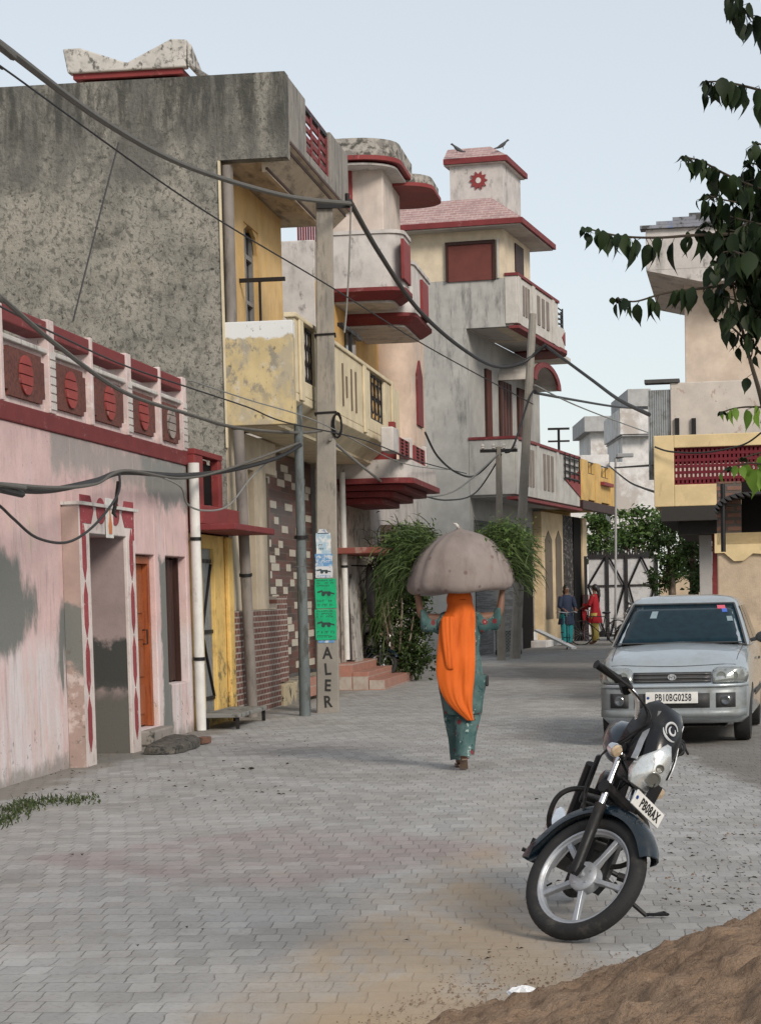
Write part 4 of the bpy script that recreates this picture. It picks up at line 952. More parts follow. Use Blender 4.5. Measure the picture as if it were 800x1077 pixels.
m = MB(); m.box(xa-.05, .15, -.05, .3, zt2+.003, zt2+.06); obj('dark_coping', m, surf('dark_coping', (.07, .07, .07), []), uw)
for px in (711.5, 729):
    m = MB(); a = u(px, 440)[0]; m.box(a-.035, a+.035, -.06, -.003, zt_-.2, u(px, 440)[1]); obj('stub_post', m, M_iron, uw)
# ---- tan tower with stepped concrete canopy
FT = facing(Yb+8, 724)
t_ = lambda px, py, c=0: FT.y(px, py, c)
tb = thing('tan_tower_house', 'plain tan block with cantilevered stepped concrete balcony at its top', 'house', FT.o, FT.a)
M_tan = surf('tan_render', (.58, .49, .41), [dict(c=(.48, .38, .3), n=1.5, lo=.5, hi=.7, k=.6), dict(c=(.3, .26, .22), n=(4, 4, .8), lo=.62, hi=.75, k=.4)])
zT = t_(740, 320)[1]; zc0 = t_(690, 305)[1]; zc1 = t_(690, 284, -.9)[1]; zc2_ = t_(690, 241, -.9)[1]; xc0 = t_(679, 290, -.9)[0]; xc1 = t_(745, 290)[0]
m = MB(); m.box(0, 7, 0, 6, zb_, zc0+.3); m.box(1.5, 7, 0, 6, -.05, zb_-.002); obj('wall', m, M_tan, tb, bevel=.015)
m = MB(); m.prism([(xc0, zc1), (xc0+1.0, zc0), (7, zc0), (7, zc1-.005)], 'y', -.9, 5); cb = obj('sloped_soffit', m, M_whA, tb)
m = MB(); m.box(xc0, 7, -.9, -.7, zc1, zc2_); m.box(xc0, xc0+.2, -.698, 5, zc1, zc2_); obj('parapet', m, M_whA, tb, bevel=.01)
m = MB()
for k in range(4): m.box(xc0-.1+.3*k, 7, -1.0+.0*k, -.6, zc2_+.003+.062*k, zc2_+.062+.062*k)
obj('stepped_coping', m, surf('blue_grey_coping', (.22, .23, .27), [dict(c=(.07, .07, .07), n=5, lo=.5, hi=.6), dict(c=(.12, .2, .4), n=3, lo=.6, hi=.66, k=.7)]), tb)
# ---- shed with curved awning, near right wall
FS = facing(28.0, 755)
s_ = lambda px, py, c=0: FS.y(px, py, c)
sh = thing('brick_shed', 'plastered low shed with broken yellow edge, exposed bricks and curved dark awning', 'shed', FS.o, FS.a)
M_shed = surf('shed_plaster', (.45, .36, .26), [dict(c=(.33, .26, .2), n=2.5, lo=.45, hi=.7), dict(c=(.52, .42, .32), n=1.5, lo=.5, hi=.7, k=.6), dict(c=(.12, .1, .09), n=5, lo=.62, hi=.72, k=.7, zz=(.8, 1.4))], bump=.5)
z1 = s_(765, 581)[1]; z2 = s_(765, 561)[1]; z3 = s_(765, 523)[1]
m = MB(); m.box(0, 4, 0, .3, -.05, z1); m.box(0, .3, .302, 5, -.05, z1); obj('wall', m, M_shed, sh, bevel=.02)
m = MB()
pts = [(0-.02, z1+.002)]; rn_ = random.Random(2)
pts = [(-.03, z2)]+[(-.03+i*.12, z1-.05+rn_.uniform(-.07, .05)) for i in range(0, 34)]+[(4, z2)]
pts = [(-.03, z2)]+pts[1:]+[(4, z2)]
m.prism(pts[:-1], 'y', -.05, -.003); m.box(0, 4, -.05, .32, z1+.1, z2+.003); obj('yellow_edge', m, M_py, sh)
m = MB(); xw0 = s_(779, 540)[0]; m.box(.0, xw0, .02, .3, z2+.004, z3+.2); obj('brick_pier', m, surf('rough_brick', (.2, .1, .07), [], brick=dict(w=.23, h=.085, mortar=.02, c1=(.22, .12, .09), c2=(.16, .09, .07), cm=(.1, .09, .08), d=.03), bump=.5), sh)
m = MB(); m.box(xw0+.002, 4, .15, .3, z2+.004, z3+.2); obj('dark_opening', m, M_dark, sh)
m = MB(); pts = []; xa0, za0 = s_(750, 537, -.6); 
for k in range(9):
    a = R(180-k*11.25); pts.append((xa0+.42+.42*math.cos(a)*1.0+0, za0+(s_(765, 518, -.6)[1]-za0)*math.sin(a)))
pts.append((4, pts[-1][1]+.12)); pts2 = [(p_[0], p_[1]-.05) for p_ in pts][::-1]
for i in range(len(pts)-1): m.prism([pts[i], pts[i+1], (pts[i+1][0]+.04, pts[i+1][1]-.06), (pts[i][0]+.06, pts[i][1]-.03)], 'y', -.6, .4)
obj('curved_awning', m, plain('black_awning', (.02, .02, .022), .5), sh)
m = MB(); xp = s_(760, 560, -.5)[0]; m.tube([(xp, -.5, z1), (xp, -.5, z3+.15)], .03, 8); obj('awning_post', m, M_iron, sh)

# ================================================================== street gate at the end
Yg = 66.0
FGt = facing(Yg, 617); FGt = Frame(FGt.o, 0)
gq = lambda px, py: FGt.y(px, py)
gt = thing('sheet_gate', 'wide white sheet metal gate with black diagonal frame closing the street', 'gate', FGt.o, 0)
zg0, zg1 = .12, gq(650, 586)[1]; xe = gq(690, 620)[0]
m = MB(); m.box(.1, xe, .03, .05, zg0, zg1); obj('white_sheet', m, plain('white_sheet', (.45, .45, .46), .5, dirt=.4, dirtc=(.2, .2, .2)), gt)
W_ = xe/4*1.0; xs_ = [0, gq(638, 600)[0], gq(658, 600)[0], xe]
zm_ = gq(640, 616)[1]
for a in range(len(xs_)):
    m = MB(); m.box(xs_[a]-.045, xs_[a]+.045, -.05, .02, 0, zg1+.05); obj('upright', m, M_iron, gt)
m = MB(); m.box(.06, xe, -.03, .02, zm_-.025, zm_+.025); obj('crossbar', m, M_iron, gt)
m = MB(); m.box(.06, xe, -.03, .02, zg1-.03, zg1+.05); obj('crossbar', m, M_iron, gt)
m = MB(); m.box(.06, xe, -.03, .02, zg0, zg0+.08); obj('crossbar', m, M_iron, gt)
for i in range(3):
    a, b = xs_[i]+.06, xs_[i+1]-.06; c = (a+b)/2
    segs = [((a, zm_), (b, zg1)), ((a, zm_), (b, zg0))] if i == 0 else [((a, zg1), (b, zm_)), ((a, zg0), (b, zm_))] if i == 1 else [((a, zm_), (c, zg1)), ((c, zg1), (b, zm_)), ((a, zm_), (c, zg0)), ((c, zg0), (b, zm_))]
    for s0_, s1_ in segs:
        m = MB(); m.tube([(s0_[0], -.045, s0_[1]), (s1_[0], -.045, s1_[1])], .03, 4); obj('diagonal', m, M_iron, gt)
m = MB()
for k in range(26): x_ = .1+(xe-.2)*k/25; m.prism([(x_-.04, zg1+.05), (x_+.04, zg1+.05), (x_, zg1+.24)], 'y', -.01, .01)
obj('spikes', m, M_iron, gt)
wl = thing('side_wall', 'short plastered boundary wall right of the white sheet gate', 'wall', (FGt.wor((xe+.1, 0, 0))), 0)
obj('wall', MB().box(.0, 6, 0, .25, -.05, 1.9), M_shed, wl)

# ================================================================== trees
def leaf_card(bm_v, bm_f, c, d, up, L, Wd, cup=.12):
    s = d.cross(up)
    if s.length < 1e-4: s = d.orthogonal()
    s.normalize(); n = s.cross(d).normalized(); b = len(bm_v)
    bm_v += [c, c+d*L*.45+s*Wd*.5+n*cup*L, c+d*L, c+d*L*.45-s*Wd*.5+n*cup*L]
    bm_f.append((b, b+1, b+2, b+3))
def foliage_mat(name, c1, c2, c3, scale=.6, trans=.25):
    n = N(name); g = n.t.nodes.new('ShaderNodeNewGeometry')
    col = n.mix(g.outputs['Random Per Island'], c1, c2)
    col = n.mix(n.ramp(n.noise(scale, 3), .45, .65), col, c3)
    n.set(n.b.inputs['Base Color'], col); n.b.inputs['Roughness'].default_value = .6; n.b.inputs['Specular IOR Level'].default_value = .25
    if trans:
        tr = n.t.nodes.new('ShaderNodeBsdfTranslucent'); n.set(tr.inputs[0], col); mx = n.t.nodes.new('ShaderNodeMixShader'); mx.inputs[0].default_value = trans
        o = n.t.nodes['Material Output']; n.t.links.new(n.b.outputs[0], mx.inputs[1]); n.t.links.new(tr.outputs[0], mx.inputs[2]); n.t.links.new(mx.outputs[0], o.inputs[0])
    return n.mat
M_bark = surf('bark', (.12, .09, .065), [dict(c=(.22, .19, .15), n=(12, 12, 3), lo=.5, hi=.65)], bump=.7, bscale=25)
M_fol1 = foliage_mat('dark_foliage', (.035, .065, .02), (.07, .12, .035), (.03, .055, .02), .7)
M_fol2 = foliage_mat('mid_foliage', (.06, .11, .03), (.11, .18, .045), (.05, .09, .03), .8)
def tree(name, label, base, blobs, trunk_h, tr, n, L, mat, seed, group=None):
    rn = random.Random(seed); t = thing(name, label, 'tree', base, 0, group); base = Vector(base)
    m = MB(); top = Vector((0, 0, trunk_h)); m.tube([(0, 0, -.1), (.05, 0, trunk_h*.5), top], [tr, tr*.8, tr*.6], 9)
    V = []; Fc = []
    for (c, r) in blobs:
        c = Vector(c); m.tube([top*.9, top.lerp(c, .5)+Vector((0, 0, .15)), c], [tr*.5, tr*.3, tr*.1], 6)
        for k in range(5):
            d = Vector((rn.gauss(0, 1), rn.gauss(0, 1), rn.gauss(0, .7))).normalized(); m.tube([c.lerp(top, .2), c+Vector((d.x*r[0], d.y*r[1], d.z*r[2]))*.8], [tr*.15, tr*.04], 4)
        vol = r[0]*r[1]*r[2]
        clumps = [Vector((rn.gauss(0, .48)*r[0], rn.gauss(0, .48)*r[1], rn.gauss(0, .48)*r[2]))+c for _ in range(max(6, int(34*vol**.4)))]
        for _ in range(int(n*vol**.66)):
            k = clumps[rn.randrange(len(clumps))]; s = .2*(r[0]+r[2])/2
            p = k+Vector((rn.gauss(0, s), rn.gauss(0, s), rn.gauss(0, s*.8)))
            d = Vector((rn.gauss(0, 1), rn.gauss(0, 1), rn.gauss(-.3, .7))).normalized(); u = Vector((rn.gauss(0, .6), rn.gauss(0, .6), 1)).normalized()
            leaf_card(V, Fc, p, d, u, L*rn.uniform(.6, 1.3), L*rn.uniform(.4, .7))
    obj('trunk', m, M_bark, t, smooth=True)
    mm = MB(); mm.add(V, Fc); obj('crown', mm, mat, t)
    return t
def pp(px, py, Y): return P(px, py, Y)
def far_tree(px, base_px_y, Y, specs, label, mat, seed, n=1500, L=.2, th=None, name='broadleaf_tree'):
    b = P(px, 620, Y); b.z = 0
    blobs = []
    for (x, y, rx, rz, dy) in specs:
        c = P(x, y, Y+dy); s = (Y)/F_PX; blobs.append(((c.x-b.x, c.y-b.y, c.z), (rx*s, max(rx*s*.8, .6), rz*s)))
    return tree(name, label, b, blobs, th or 2.2, .14, n, L, mat, seed, 'trees beyond the gate')
far_tree(632, 0, 74, [(628, 548, 18, 17, 0), (640, 562, 20, 15, 0), (622, 575, 14, 14, 0)], 'green tree rising behind left half of the white gate', M_fol2, 11)
far_tree(668, 0, 71, [(668, 548, 24, 18, 0), (655, 572, 16, 12, 0), (682, 570, 20, 18, 0)], 'broad green tree rising behind right half of the white gate', M_fol2, 12)
far_tree(705, 0, 58, [(700, 560, 16, 22, 0), (712, 590, 20, 26, 0), (698, 610, 14, 16, 0), (722, 575, 16, 26, 0)], 'dark dense tree between the white gate and grey pillar', M_fol1, 13, 2200, .15)
far_tree(728, 0, 50, [(728, 575, 14, 28, 0), (730, 610, 14, 20, 0)], 'dark tree directly beside the grey pillar under yellow parapet', M_fol1, 14, 2200, .14)
far_tree(600, 0, 95, [(604, 560, 14, 12, 0), (650, 540, 20, 10, 0), (690, 545, 20, 12, 0)], 'farthest pale green tree glimpsed over the gate', M_fol2, 15, 900, .28)
# ================================================================== distant houses
M_far = surf('hazed_whitewash', (.60, .59, .58), [dict(c=(.3, .3, .3), n=(1, 1, .4), lo=.5, hi=.7, k=.7), dict(c=(.42, .38, .35), n=.5, lo=.5, hi=.6)])  # whitewash painted whiter to stand in for distance haze
M_farg = surf('distant_grey', (.36, .36, .36), [dict(c=(.22, .22, .22), n=(1, 1, .4), lo=.45, hi=.7, k=.8)])
def far_house(label, Y, boxes):
    x0 = P(boxes[0][0], 600, Y).x; t = thing('distant_house', label, 'house', (x0, Y, 0), 0, 'distant houses over the trees')
    for (a, b, c, d, mt, nm) in boxes:
        p0, p1 = P(a, d, Y), P(b, c, Y); obj(nm, MB().box(p0.x-x0, p1.x-x0, 0 if nm == 'wall' else -.6, 6, -.05 if nm == 'wall' else p0.z, p1.z), mt, t, bevel=.02)
    return t
far_house('pale distant house with a jutting rooftop room under the crossing wires', 95, [(655, 688, 432, 560, M_far, 'wall'), (650, 685, 430, 458, M_far, 'roof_room'), (658, 682, 410, 429, M_farg, 'roof_box'), (652, 683, 458, 460, M_farg, 'ledge')])
far_house('distant grey flat roofed house left of the jutting rooftop room', 110, [(622, 654, 452, 560, M_far, 'wall'), (613, 650, 438, 455, M_farg, 'parapet')])
far_house('lowest distant whitewashed house just over the yellow balcony', 80, [(596, 640, 478, 560, M_far, 'wall'), (640, 690, 486, 560, M_far, 'wing')])
# ================================================================== poles and wires
M_pole = surf('pole_concrete', (.24, .225, .2), [dict(c=(.3, .27, .23), n=(2, 2, 1), lo=.45, hi=.7), dict(c=(.13, .12, .11), n=(10, 10, 1.5), lo=.55, hi=.7, k=.7), dict(c=(.12, .11, .1), n=(4, 4, 2), lo=.6, hi=.64, k=.5)], rough=.9, bump=.3)
pb = G(345, 748); tp_ = P(341, 213, pb.y)
cp = thing('concrete_pole', 'thick square concrete power pole with green posters and painted letters', 'pole', pb)
H = tp_.z; wt = 17.0/F_PX*pb.y; wb = 24.0/F_PX*pb.y; lx = tp_.x-pb.x
def psec(z): t = z/H; w = (wb+(wt-wb)*t)/2; return lx*t, w
m = MB(); rg = []
for z in (-.1, 0, H*.5, H):
    cx_, w_ = psec(max(z, 0)); c = w_*.12
    rg.append([(cx_-w_+c, -w_, z), (cx_+w_-c, -w_, z), (cx_+w_, -w_+c, z), (cx_+w_, w_-c, z), (cx_+w_-c, w_, z), (cx_-w_+c, w_, z), (cx_-w_, w_-c, z), (cx_-w_, -w_+c, z)])
m.rings(rg); obj('shaft', m, M_pole, cp)
m = MB()
zz = P(345, 435, pb.y).z; cx_, w_ = psec(zz)
for z in (zz, P(345, 353, pb.y).z):
    cx_, w_ = psec(z); m = MB(); w_ += .012; m.tube([(cx_-w_, -w_, z), (cx_+w_, -w_, z+.01), (cx_+w_, w_, z), (cx_-w_, w_, z-.01), (cx_-w_, -w_, z)], .014, 6); obj('wire_tie', m, M_iron, cp)
m = MB(); cx_, w_ = psec(zz); m.tube([(cx_+w_+.02+.06*math.sin(t*.52), -w_-.02, zz-.02-.17*(1-math.cos(t*.52))*.9) for t in range(13)], .016, 6); m.tube([(cx_+w_+.03+.05*math.sin(t*.52), -w_-.035, zz-.0-.16*(1-math.cos(t*.52))*.9) for t in range(13)], .012, 6); obj('cable_coil', m, M_iron, cp)
cx_, w_ = psec(H); m = MB(); m.box(cx_-.1, cx_+.33, -w_-.06, -w_-.005, H-.1, H-.02); m.tube([(cx_+.3, -w_-.05, H-.05), (cx_+.3, -w_-.05, H+.08)], .03, 8); obj('top_bracket', m, M_iron, cp)
def on_pole(px0, px1, py0, py1, name, mat, off=.006, parent=cp, inset=None):
    z0, z1 = P(px0, py1, pb.y).z, P(px0, py0, pb.y).z
    a0, w0 = psec(z0); a1, w1 = psec(z1)
    x0 = P(px0, (py0+py1)/2, pb.y).x-pb.x; x1 = P(px1, (py0+py1)/2, pb.y).x-pb.x
    m = MB(); n = 6; vs = []
    rnn = random.Random(int(px0*7+py0))
    fr = []
    for y_ in (0, 1):
        for i in range(n+1): z = z0+(z1-z0)*i/n; fr.append((x0+rnn.uniform(-.008, .008), z))
    yb_ = -max(w0, w1)-off
    pts = [(x0+rnn.uniform(-.006, .006), z0+(z1-z0)*i/n) for i in range(n+1)]+[(x1+rnn.uniform(-.006, .006), z1-(z1-z0)*i/n) for i in range(n+1)]
    m.prism(pts, 'y', yb_-.002, yb_); return obj(name, m, mat, parent), yb_-.002, (x0, x1, z0, z1)
P_blue = surf('blue_poster', (.11, .25, .45), [dict(c=(.5, .55, .6), n=12, lo=.5, hi=.6, k=.8)], bump=.1)
P_lb = surf('pale_blue_poster', (.3, .42, .52), [dict(c=(.6, .62, .62), n=9, lo=.45, hi=.6)], bump=.1)
P_wh = surf('white_poster', (.5, .52, .55), [dict(c=(.2, .25, .35), n=14, lo=.58, hi=.64)], bump=.1)
P_gr = surf('green_poster', (.01, .36, .16), [dict(c=(.02, .24, .12), n=6, lo=.5, hi=.65, k=.6)], bump=.1)
ink = plain('poster_ink', (.02, .04, .04), .8); winkm = plain('poster_white_ink', (.6, .62, .64), .8); inkg = plain('poster_green_ink', (.005, .13, .06), .8)
rnp = random.Random(4)
def scribble(parent, rect, y, mat, rows, lines=6, h=.6):
    x0, x1, z0, z1 = rect; m = MB(); dz = (z1-z0)/rows
    for r_ in range(rows):
        x = x0; zc = z0+dz*(r_+.5)
        while x < x1:
            w_ = rnp.uniform(.012, .03); k = rnp.random()
            if x+w_ > x1: break
            if k < .8:
                m.box(x, x+.006, y-.002, y-.0005, zc-dz*h/2, zc+dz*h/2); 
                if k < .5: m.box(x+.006, x+w_, y-.002, y-.0005, zc+dz*h/2-.006, zc+dz*h/2)
                else: m.box(x+.006, x+w_*.8, y-.002, y-.0005, zc-dz*.06, zc+dz*.06)
            x += w_+.006
    obj('lettering', m, mat, parent)
def machine(parent, rect, y, mat):
    x0, x1, z0, z1 = rect; m = MB(); W = x1-x0; Hh = z1-z0
    m.box(x0+W*.25, x0+W*.75, y-.002, y-.0005, z0+Hh*.35, z0+Hh*.6); m.prism([(x0+W*.7, z0+Hh*.55), (x1, z0+Hh*.4), (x1, z0+Hh*.25), (x0+W*.7, z0+Hh*.4)], 'y', y-.002, y-.0005)
    m.prism([(x0, z0+Hh*.6), (x0+W*.3, z0+Hh*.75), (x0+W*.3, z0+Hh*.55), (x0, z0+Hh*.45)], 'y', y-.0035, y-.0022)
    for c in (.35, .68): m.prism([(x0+W*c+.11*W*math.cos(k*.785), z0+Hh*.3+.2*Hh*math.sin(k*.785)) for k in range(8)], 'y', y-.005, y-.0037)
    obj('machine_picture', m, mat, parent)
def sub(r, a, b, c, d): return (r[0]+(r[1]-r[0])*a, r[0]+(r[1]-r[0])*b, r[2]+(r[3]-r[2])*c, r[2]+(r[3]-r[2])*d)
o_, y_, r_ = on_pole(332.5, 348, 561, 583, 'poster', P_lb); scribble(o_, sub(r_, .2, .8, .15, .5), y_, ink, 2)
m = MB(); m.prism([(r_[0]+.02, r_[3]-.01), (r_[1]-.02, r_[3]-.01), ((r_[0]+r_[1])/2+.03, r_[3]+.05), ((r_[0]+r_[1])/2-.05, r_[3]+.05)], 'y', y_, y_+.002); obj('torn_top', m, P_wh, o_)
o_, y_, r_ = on_pole(332, 350, 583, 596, 'poster', P_blue, .008); scribble(o_, sub(r_, .1, .9, .2, .9), y_, winkm, 2)
o_, y_, r_ = on_pole(332, 350, 596, 608, 'poster', P_wh, .006); machine(o_, sub(r_, .1, .9, .3, .95), y_, ink); scribble(o_, sub(r_, .1, .9, .0, .3), y_, P_blue, 1)
for (a, b) in ((609, 640), (641, 673)):
    o_, y_, r_ = on_pole(332, 354, a, b, 'poster', P_gr, .006+.003*(a > 620)); scribble(o_, sub(r_, .08, .92, .72, .98), y_, ink, 3); machine(o_, sub(r_, .1, .9, .38, .7), y_, ink); scribble(o_, sub(r_, .08, .92, .04, .32), y_, ink, 2)
o_, y_, r_ = on_pole(335, 352, 673.5, 676, 'poster', P_blue, .004)
ptm = plain('black_paint', (.012, .012, .012), .7)
for ch, py in (('A', 687), ('L', 704), ('E', 721), ('R', 738)):
    c = P(344.5, py, pb.y); cx_, w_ = psec(c.z)
    m = text_mb(ch, .25, Matrix.Translation((cx_+.0, -w_-.0035, c.z)) @ Matrix.Rotation(math.pi/2, 4, 'X') @ Matrix.Rotation(random.Random(py).uniform(-.08, .08), 4, 'Z') @ Matrix.Diagonal((.72, .86, 1, 1)), .0015, bold=.006)
    obj('painted_letter', m, ptm, cp)
# thin blue-grey pole
tb_ = G(321, 752); tt_ = P(311, 337, tb_.y)
tpn = thing('steel_pole', 'thin blue grey steel pole beside the concrete power pole', 'pole', tb_)
m = MB(); d = tt_-tb_; r0_ = 6.2/F_PX*tb_.y; r1_ = 4.5/F_PX*tb_.y
m.tube([(0, 0, -.1), tuple(d*.12), tuple(d*.121), tuple(d*.42), tuple(d*.421), tuple(d)], [r0_, r0_, r0_*.9, r0_*.87, r0_*.8, r1_], 14)
obj('shaft', m, surf('blue_grey_paint', (.115, .135, .14), [dict(c=(.06, .06, .055), n=(9, 9, 3), lo=.5, hi=.65), dict(c=(.18, .2, .2), n=(5, 5, 1), lo=.55, hi=.7)], rough=.6), tpn, smooth=True)
m = MB(); m.tube([tuple(d*.45), tuple(d*.458)], r0_*1.2, 14); obj('clamp', m, M_iron, tpn)
# far leaning pole and short pole
def lean_pole(name, label, base, top, r, Ytop=None):
    b = base; t_ = P(top[0], top[1], b.y); o = thing(name, label, 'pole', b); d = t_-b
    obj('shaft', MB().tube([(0, 0, -.1), tuple(d*.5), tuple(d)], [r*1.2, r, r*.8], 10), M_pole, o, smooth=True); return o, d
lb_ = G(541, 692); lp, ld = lean_pole('leaning_pole', 'tall leaning concrete pole in front of the corner house balconies', lb_, (560, 330), .11)
sb_ = G(527, 694); sp_, sd_ = lean_pole('crossarm_pole', 'shorter pole with insulator crossarm beside the leaning pole', sb_, (524, 470), .085)
m = MB(); m.box(sd_.x-.42, sd_.x+.42, -.05, .03, sd_.z-.12, sd_.z-.05); ca = obj('crossarm', m, M_iron, sp_)
for k in (-.36, -.12, .12, .36): obj('insulator', MB().lathe([(.02, 0), (.045, .02), (.03, .05), (.045, .07), (.02, .12)], (sd_.x+k, -.01, sd_.z-.045), 'z', 8), M_white, sp_)
# wires
M_cable = plain('grey_cable', (.10, .095, .085), .7, bump=.2); M_wire = plain('black_wire', (.018, .018, .02), .6); M_wireg = plain('pale_wire', (.2, .2, .19), .6)
def catenary(a, b, sag, n=28):
    a, b = Vector(a), Vector(b); return [a.lerp(b, t/n)-Vector((0, 0, sag*4*(t/n)*(1-t/n))) for t in range(n+1)]
def wire(label, pts_px, r, mat, group='overhead wires', name='overhead_wire', wob=0):
    """pts_px: list of (px, py, depth); smooth curve through them"""
    W = [P(*p) for p in pts_px]; out = []
    if pts_px[0][0] < 0: W.insert(0, W[0]+(W[0]-W[1]).normalized()*14+Vector((0, 0, .3)))      # runs on to the next pole behind the viewer
    n = len(W)
    for i in range(n-1):
        p0 = W[max(i-1, 0)]; p1 = W[i]; p2 = W[i+1]; p3 = W[min(i+2, n-1)]
        for k in range(10):
            t = k/10; out.append(.5*((2*p1)+(p2-p0)*t+(2*p0-5*p1+4*p2-p3)*t*t+(-p0+3*p1-3*p2+p3)*t**3))
    out.append(W[-1]); o = out[0]
    ob = obj(name, MB().tube([q-o for q in out], r, 7), mat, None, smooth=True); ob.location = o
    tag(ob, label, 'wire', group); return ob
Yp = pb.y; Yq = lb_.y
wire('thick sagging grey cable from upper left to the concrete pole top', [(-60, 2, 14), (0, 46, 15), (110, 128, 19), (200, 176, 23), (300, 206, 27), (368, 214, Yp-.2)], .029, M_cable)
wire('thick black cable sagging from the concrete pole top to the leaning pole', [(368, 212, Yp-.2), (400, 268, 33), (440, 326, 38), (485, 366, 44), (520, 385, 49), (548, 382, Yq-.2), (574, 362, Yq-.15), ], .038, M_wire)
wire('black cable running from the leaning pole down to the tin sheet', [(574, 364, Yq-.1), (620, 398, 47), (650, 420, 42), (682, 436, Yb+1)], .035, M_wire)
wire('thin straight wire crossing from upper left over the leaning pole', [(-40, 45, 17), (0, 69, 18), (200, 212, 22.5), (350, 303, 27), (450, 365, 31), (560, 425, 36)], .009, M_wire)
wire('slim drop wire hanging down the grey side wall', [(125, 150, 25.5), (104, 230, 25.3), (77, 338, 25)], .010, M_wire)
wire('loose wire slanting across the pink parapet to the concrete pole', [(-20, 300, 15), (0, 312, 16), (60, 363, 18), (130, 412, 21), (200, 436, 24), (250, 450, 26.5), (310, 455, 28.0), (338, 453, Yp-.3)], .021, M_cable)
wire('black bundled service cable across the pink wall to the steel pole', [(-20, 510, 15.5), (0, 513, 16), (50, 516, 18), (100, 506, 20), (130, 497, 21.5), (190, 500, 24), (240, 495, 26), (290, 482, 27.4), (316, 468, tb_.y-.15)], .027, M_wire)
wire('second strand twisted along the bundled service cable', [(-20, 508, 15.45), (0, 509, 15.9), (60, 513, 18), (100, 509, 19.9), (132, 495, 21.4), (190, 503, 23.9), (240, 493, 25.9), (314, 466, tb_.y-.15)], .016, M_cable)
wire('dark wire looping from the bundled cable to the left wall', [(126, 499, 20.8), (124, 520, 20.4), (100, 552, 19.5), (72, 570, 18.6), (40, 566, 17.6), (15, 546, 16.8), (0, 532, 16.3), (-20, 520, 16)], .012, M_wire)
wire('thin twin wire from the pink parapet corner over the yellow balcony', [(0, 322, 17), (60, 352, 19), (130, 384, 22), (200, 408, 24), (260, 428, 26), (300, 444, 27), (380, 462, 30), (440, 485, 35), (490, 498, 42)], .009, M_wire)
wire('thin wire beside the twin wire over the yellow balcony', [(200, 400, 24), (260, 420, 26), (335, 444, 27.9), (420, 486, 34), (470, 494, 42)], .008, M_wireg)
wire('grey service wire from the concrete pole to the crossarm', [(347, 462, Yp-.2), (380, 490, 33), (410, 512, 38), (440, 522, 42), (480, 515, 47), (524, 477, sb_.y-.1)], .02, M_wireg)
wire('black looping wire from the rounded house to the crossarm pole', [(447, 455, 42), (460, 480, 44), (480, 497, 47), (500, 500, 50), (524, 477, sb_.y-.05)], .022, M_wire)
wire('hanging wire from crossarm down past the grey side wall', [(440, 520, 42), (470, 526, 46), (500, 518, 50), (527, 478, sb_.y-.05)], .017, M_wire)
wire('small black wire bridging the leaning pole and crossarm', [(531, 476, sb_.y-.05), (540, 468, sb_.y-.1), (558, 415, Yq-.1), (566, 414, Yq-.2)], .025, M_wire)
wire('black wire from the leaning pole towards distant houses', [(562, 413, Yq-.1), (600, 420, 60), (650, 428, 72), (688, 430, 86)], .035, M_wire)
wire('faint wire from the leaning pole across the pale sky', [(562, 405, Yq-.1), (600, 424, 60), (640, 440, 70), (684, 456, 80)], .02, M_wireg)
wire('black wire crossing behind the distant street lamp', [(640, 490, 60), (660, 506, 50), (675, 513, 42), (690, 518, Yb)], .02, M_wire)
wire('thin straight wire meeting the edge of the yellow parapet', [(646, 492, 60), (690, 489, Yb)], .02, M_wire)
wire('sagging wire drooping across the maroon grille front', [(688, 470, Yb-.1), (705, 475, Yb-.2), (740, 476, Yb-.4), (780, 468, Yb-.6), (800, 455, Yb-.8)], .014, M_wire)
wire('white cord hanging down from the concrete pole top', [(369, 216, Yp-.1), (367, 280, Yp), (364, 330, Yp+.1), (362, 350, Yp+.1)], .012, M_wireg)
wire('dark wire dangling from the service cable beside the white pipe', [(166, 500, 23), (190, 512, 23.6), (197, 530, 24), (215, 537, 24.6), (240, 532, 25.6), (262, 505, 26.8), (282, 485, 27.4)], .011, M_wireg)
# distant street lamp
sl_b = P(646, 620, 62); sl_b.z = 0
stl = thing('street_lamp', 'small grey street lamp arm sticking out above the distant gate', 'street lamp', sl_b)
lt = P(647, 482, 62)-sl_b; le = P(661, 479, 62)-sl_b
M_lampp = plain('lamp_pole_grey', (.3, .3, .3), .6)
obj('pole', MB().tube([(0, 0, 0), tuple(lt)], .035, 8), M_lampp, stl, smooth=True)
obj('arm', MB().tube([tuple(lt), tuple(lt.lerp(le, .6))], .035, 6), M_gpipe, stl)
obj('lamp_head', MB().box(le.x-.35, le.x+.12, le.y-.1, le.y+.1, le.z-.05, le.z+.06), plain('lamp_head_grey', (.25, .26, .27), .5), stl, bevel=.02)
# antenna frame on the balcony of the tall house
an = thing('clothes_frame', 'black double T clothes frame above the lower grey balcony', 'frame', F4.wor((F4.y(587, 450, -p1+.5)[0], -p1+.5, zL1)))
a0 = P(587, 460, an.location.y); hh_ = P(587, 450, an.location.y).z-zL1
m = MB(); z_1 = P(587, 451, an.location.y).z-zL1; z_0 = P(587, 465, an.location.y).z-zL1
m.tube([(0, 0, -.3), (0, 0, z_1)], .04, 6); m.box(-.3, .3, -.03, .03, z_1-.03, z_1+.03); m.box(-.3, .3, -.03, .03, z_0, z_0+.05); obj('bars', m, M_iron, an)
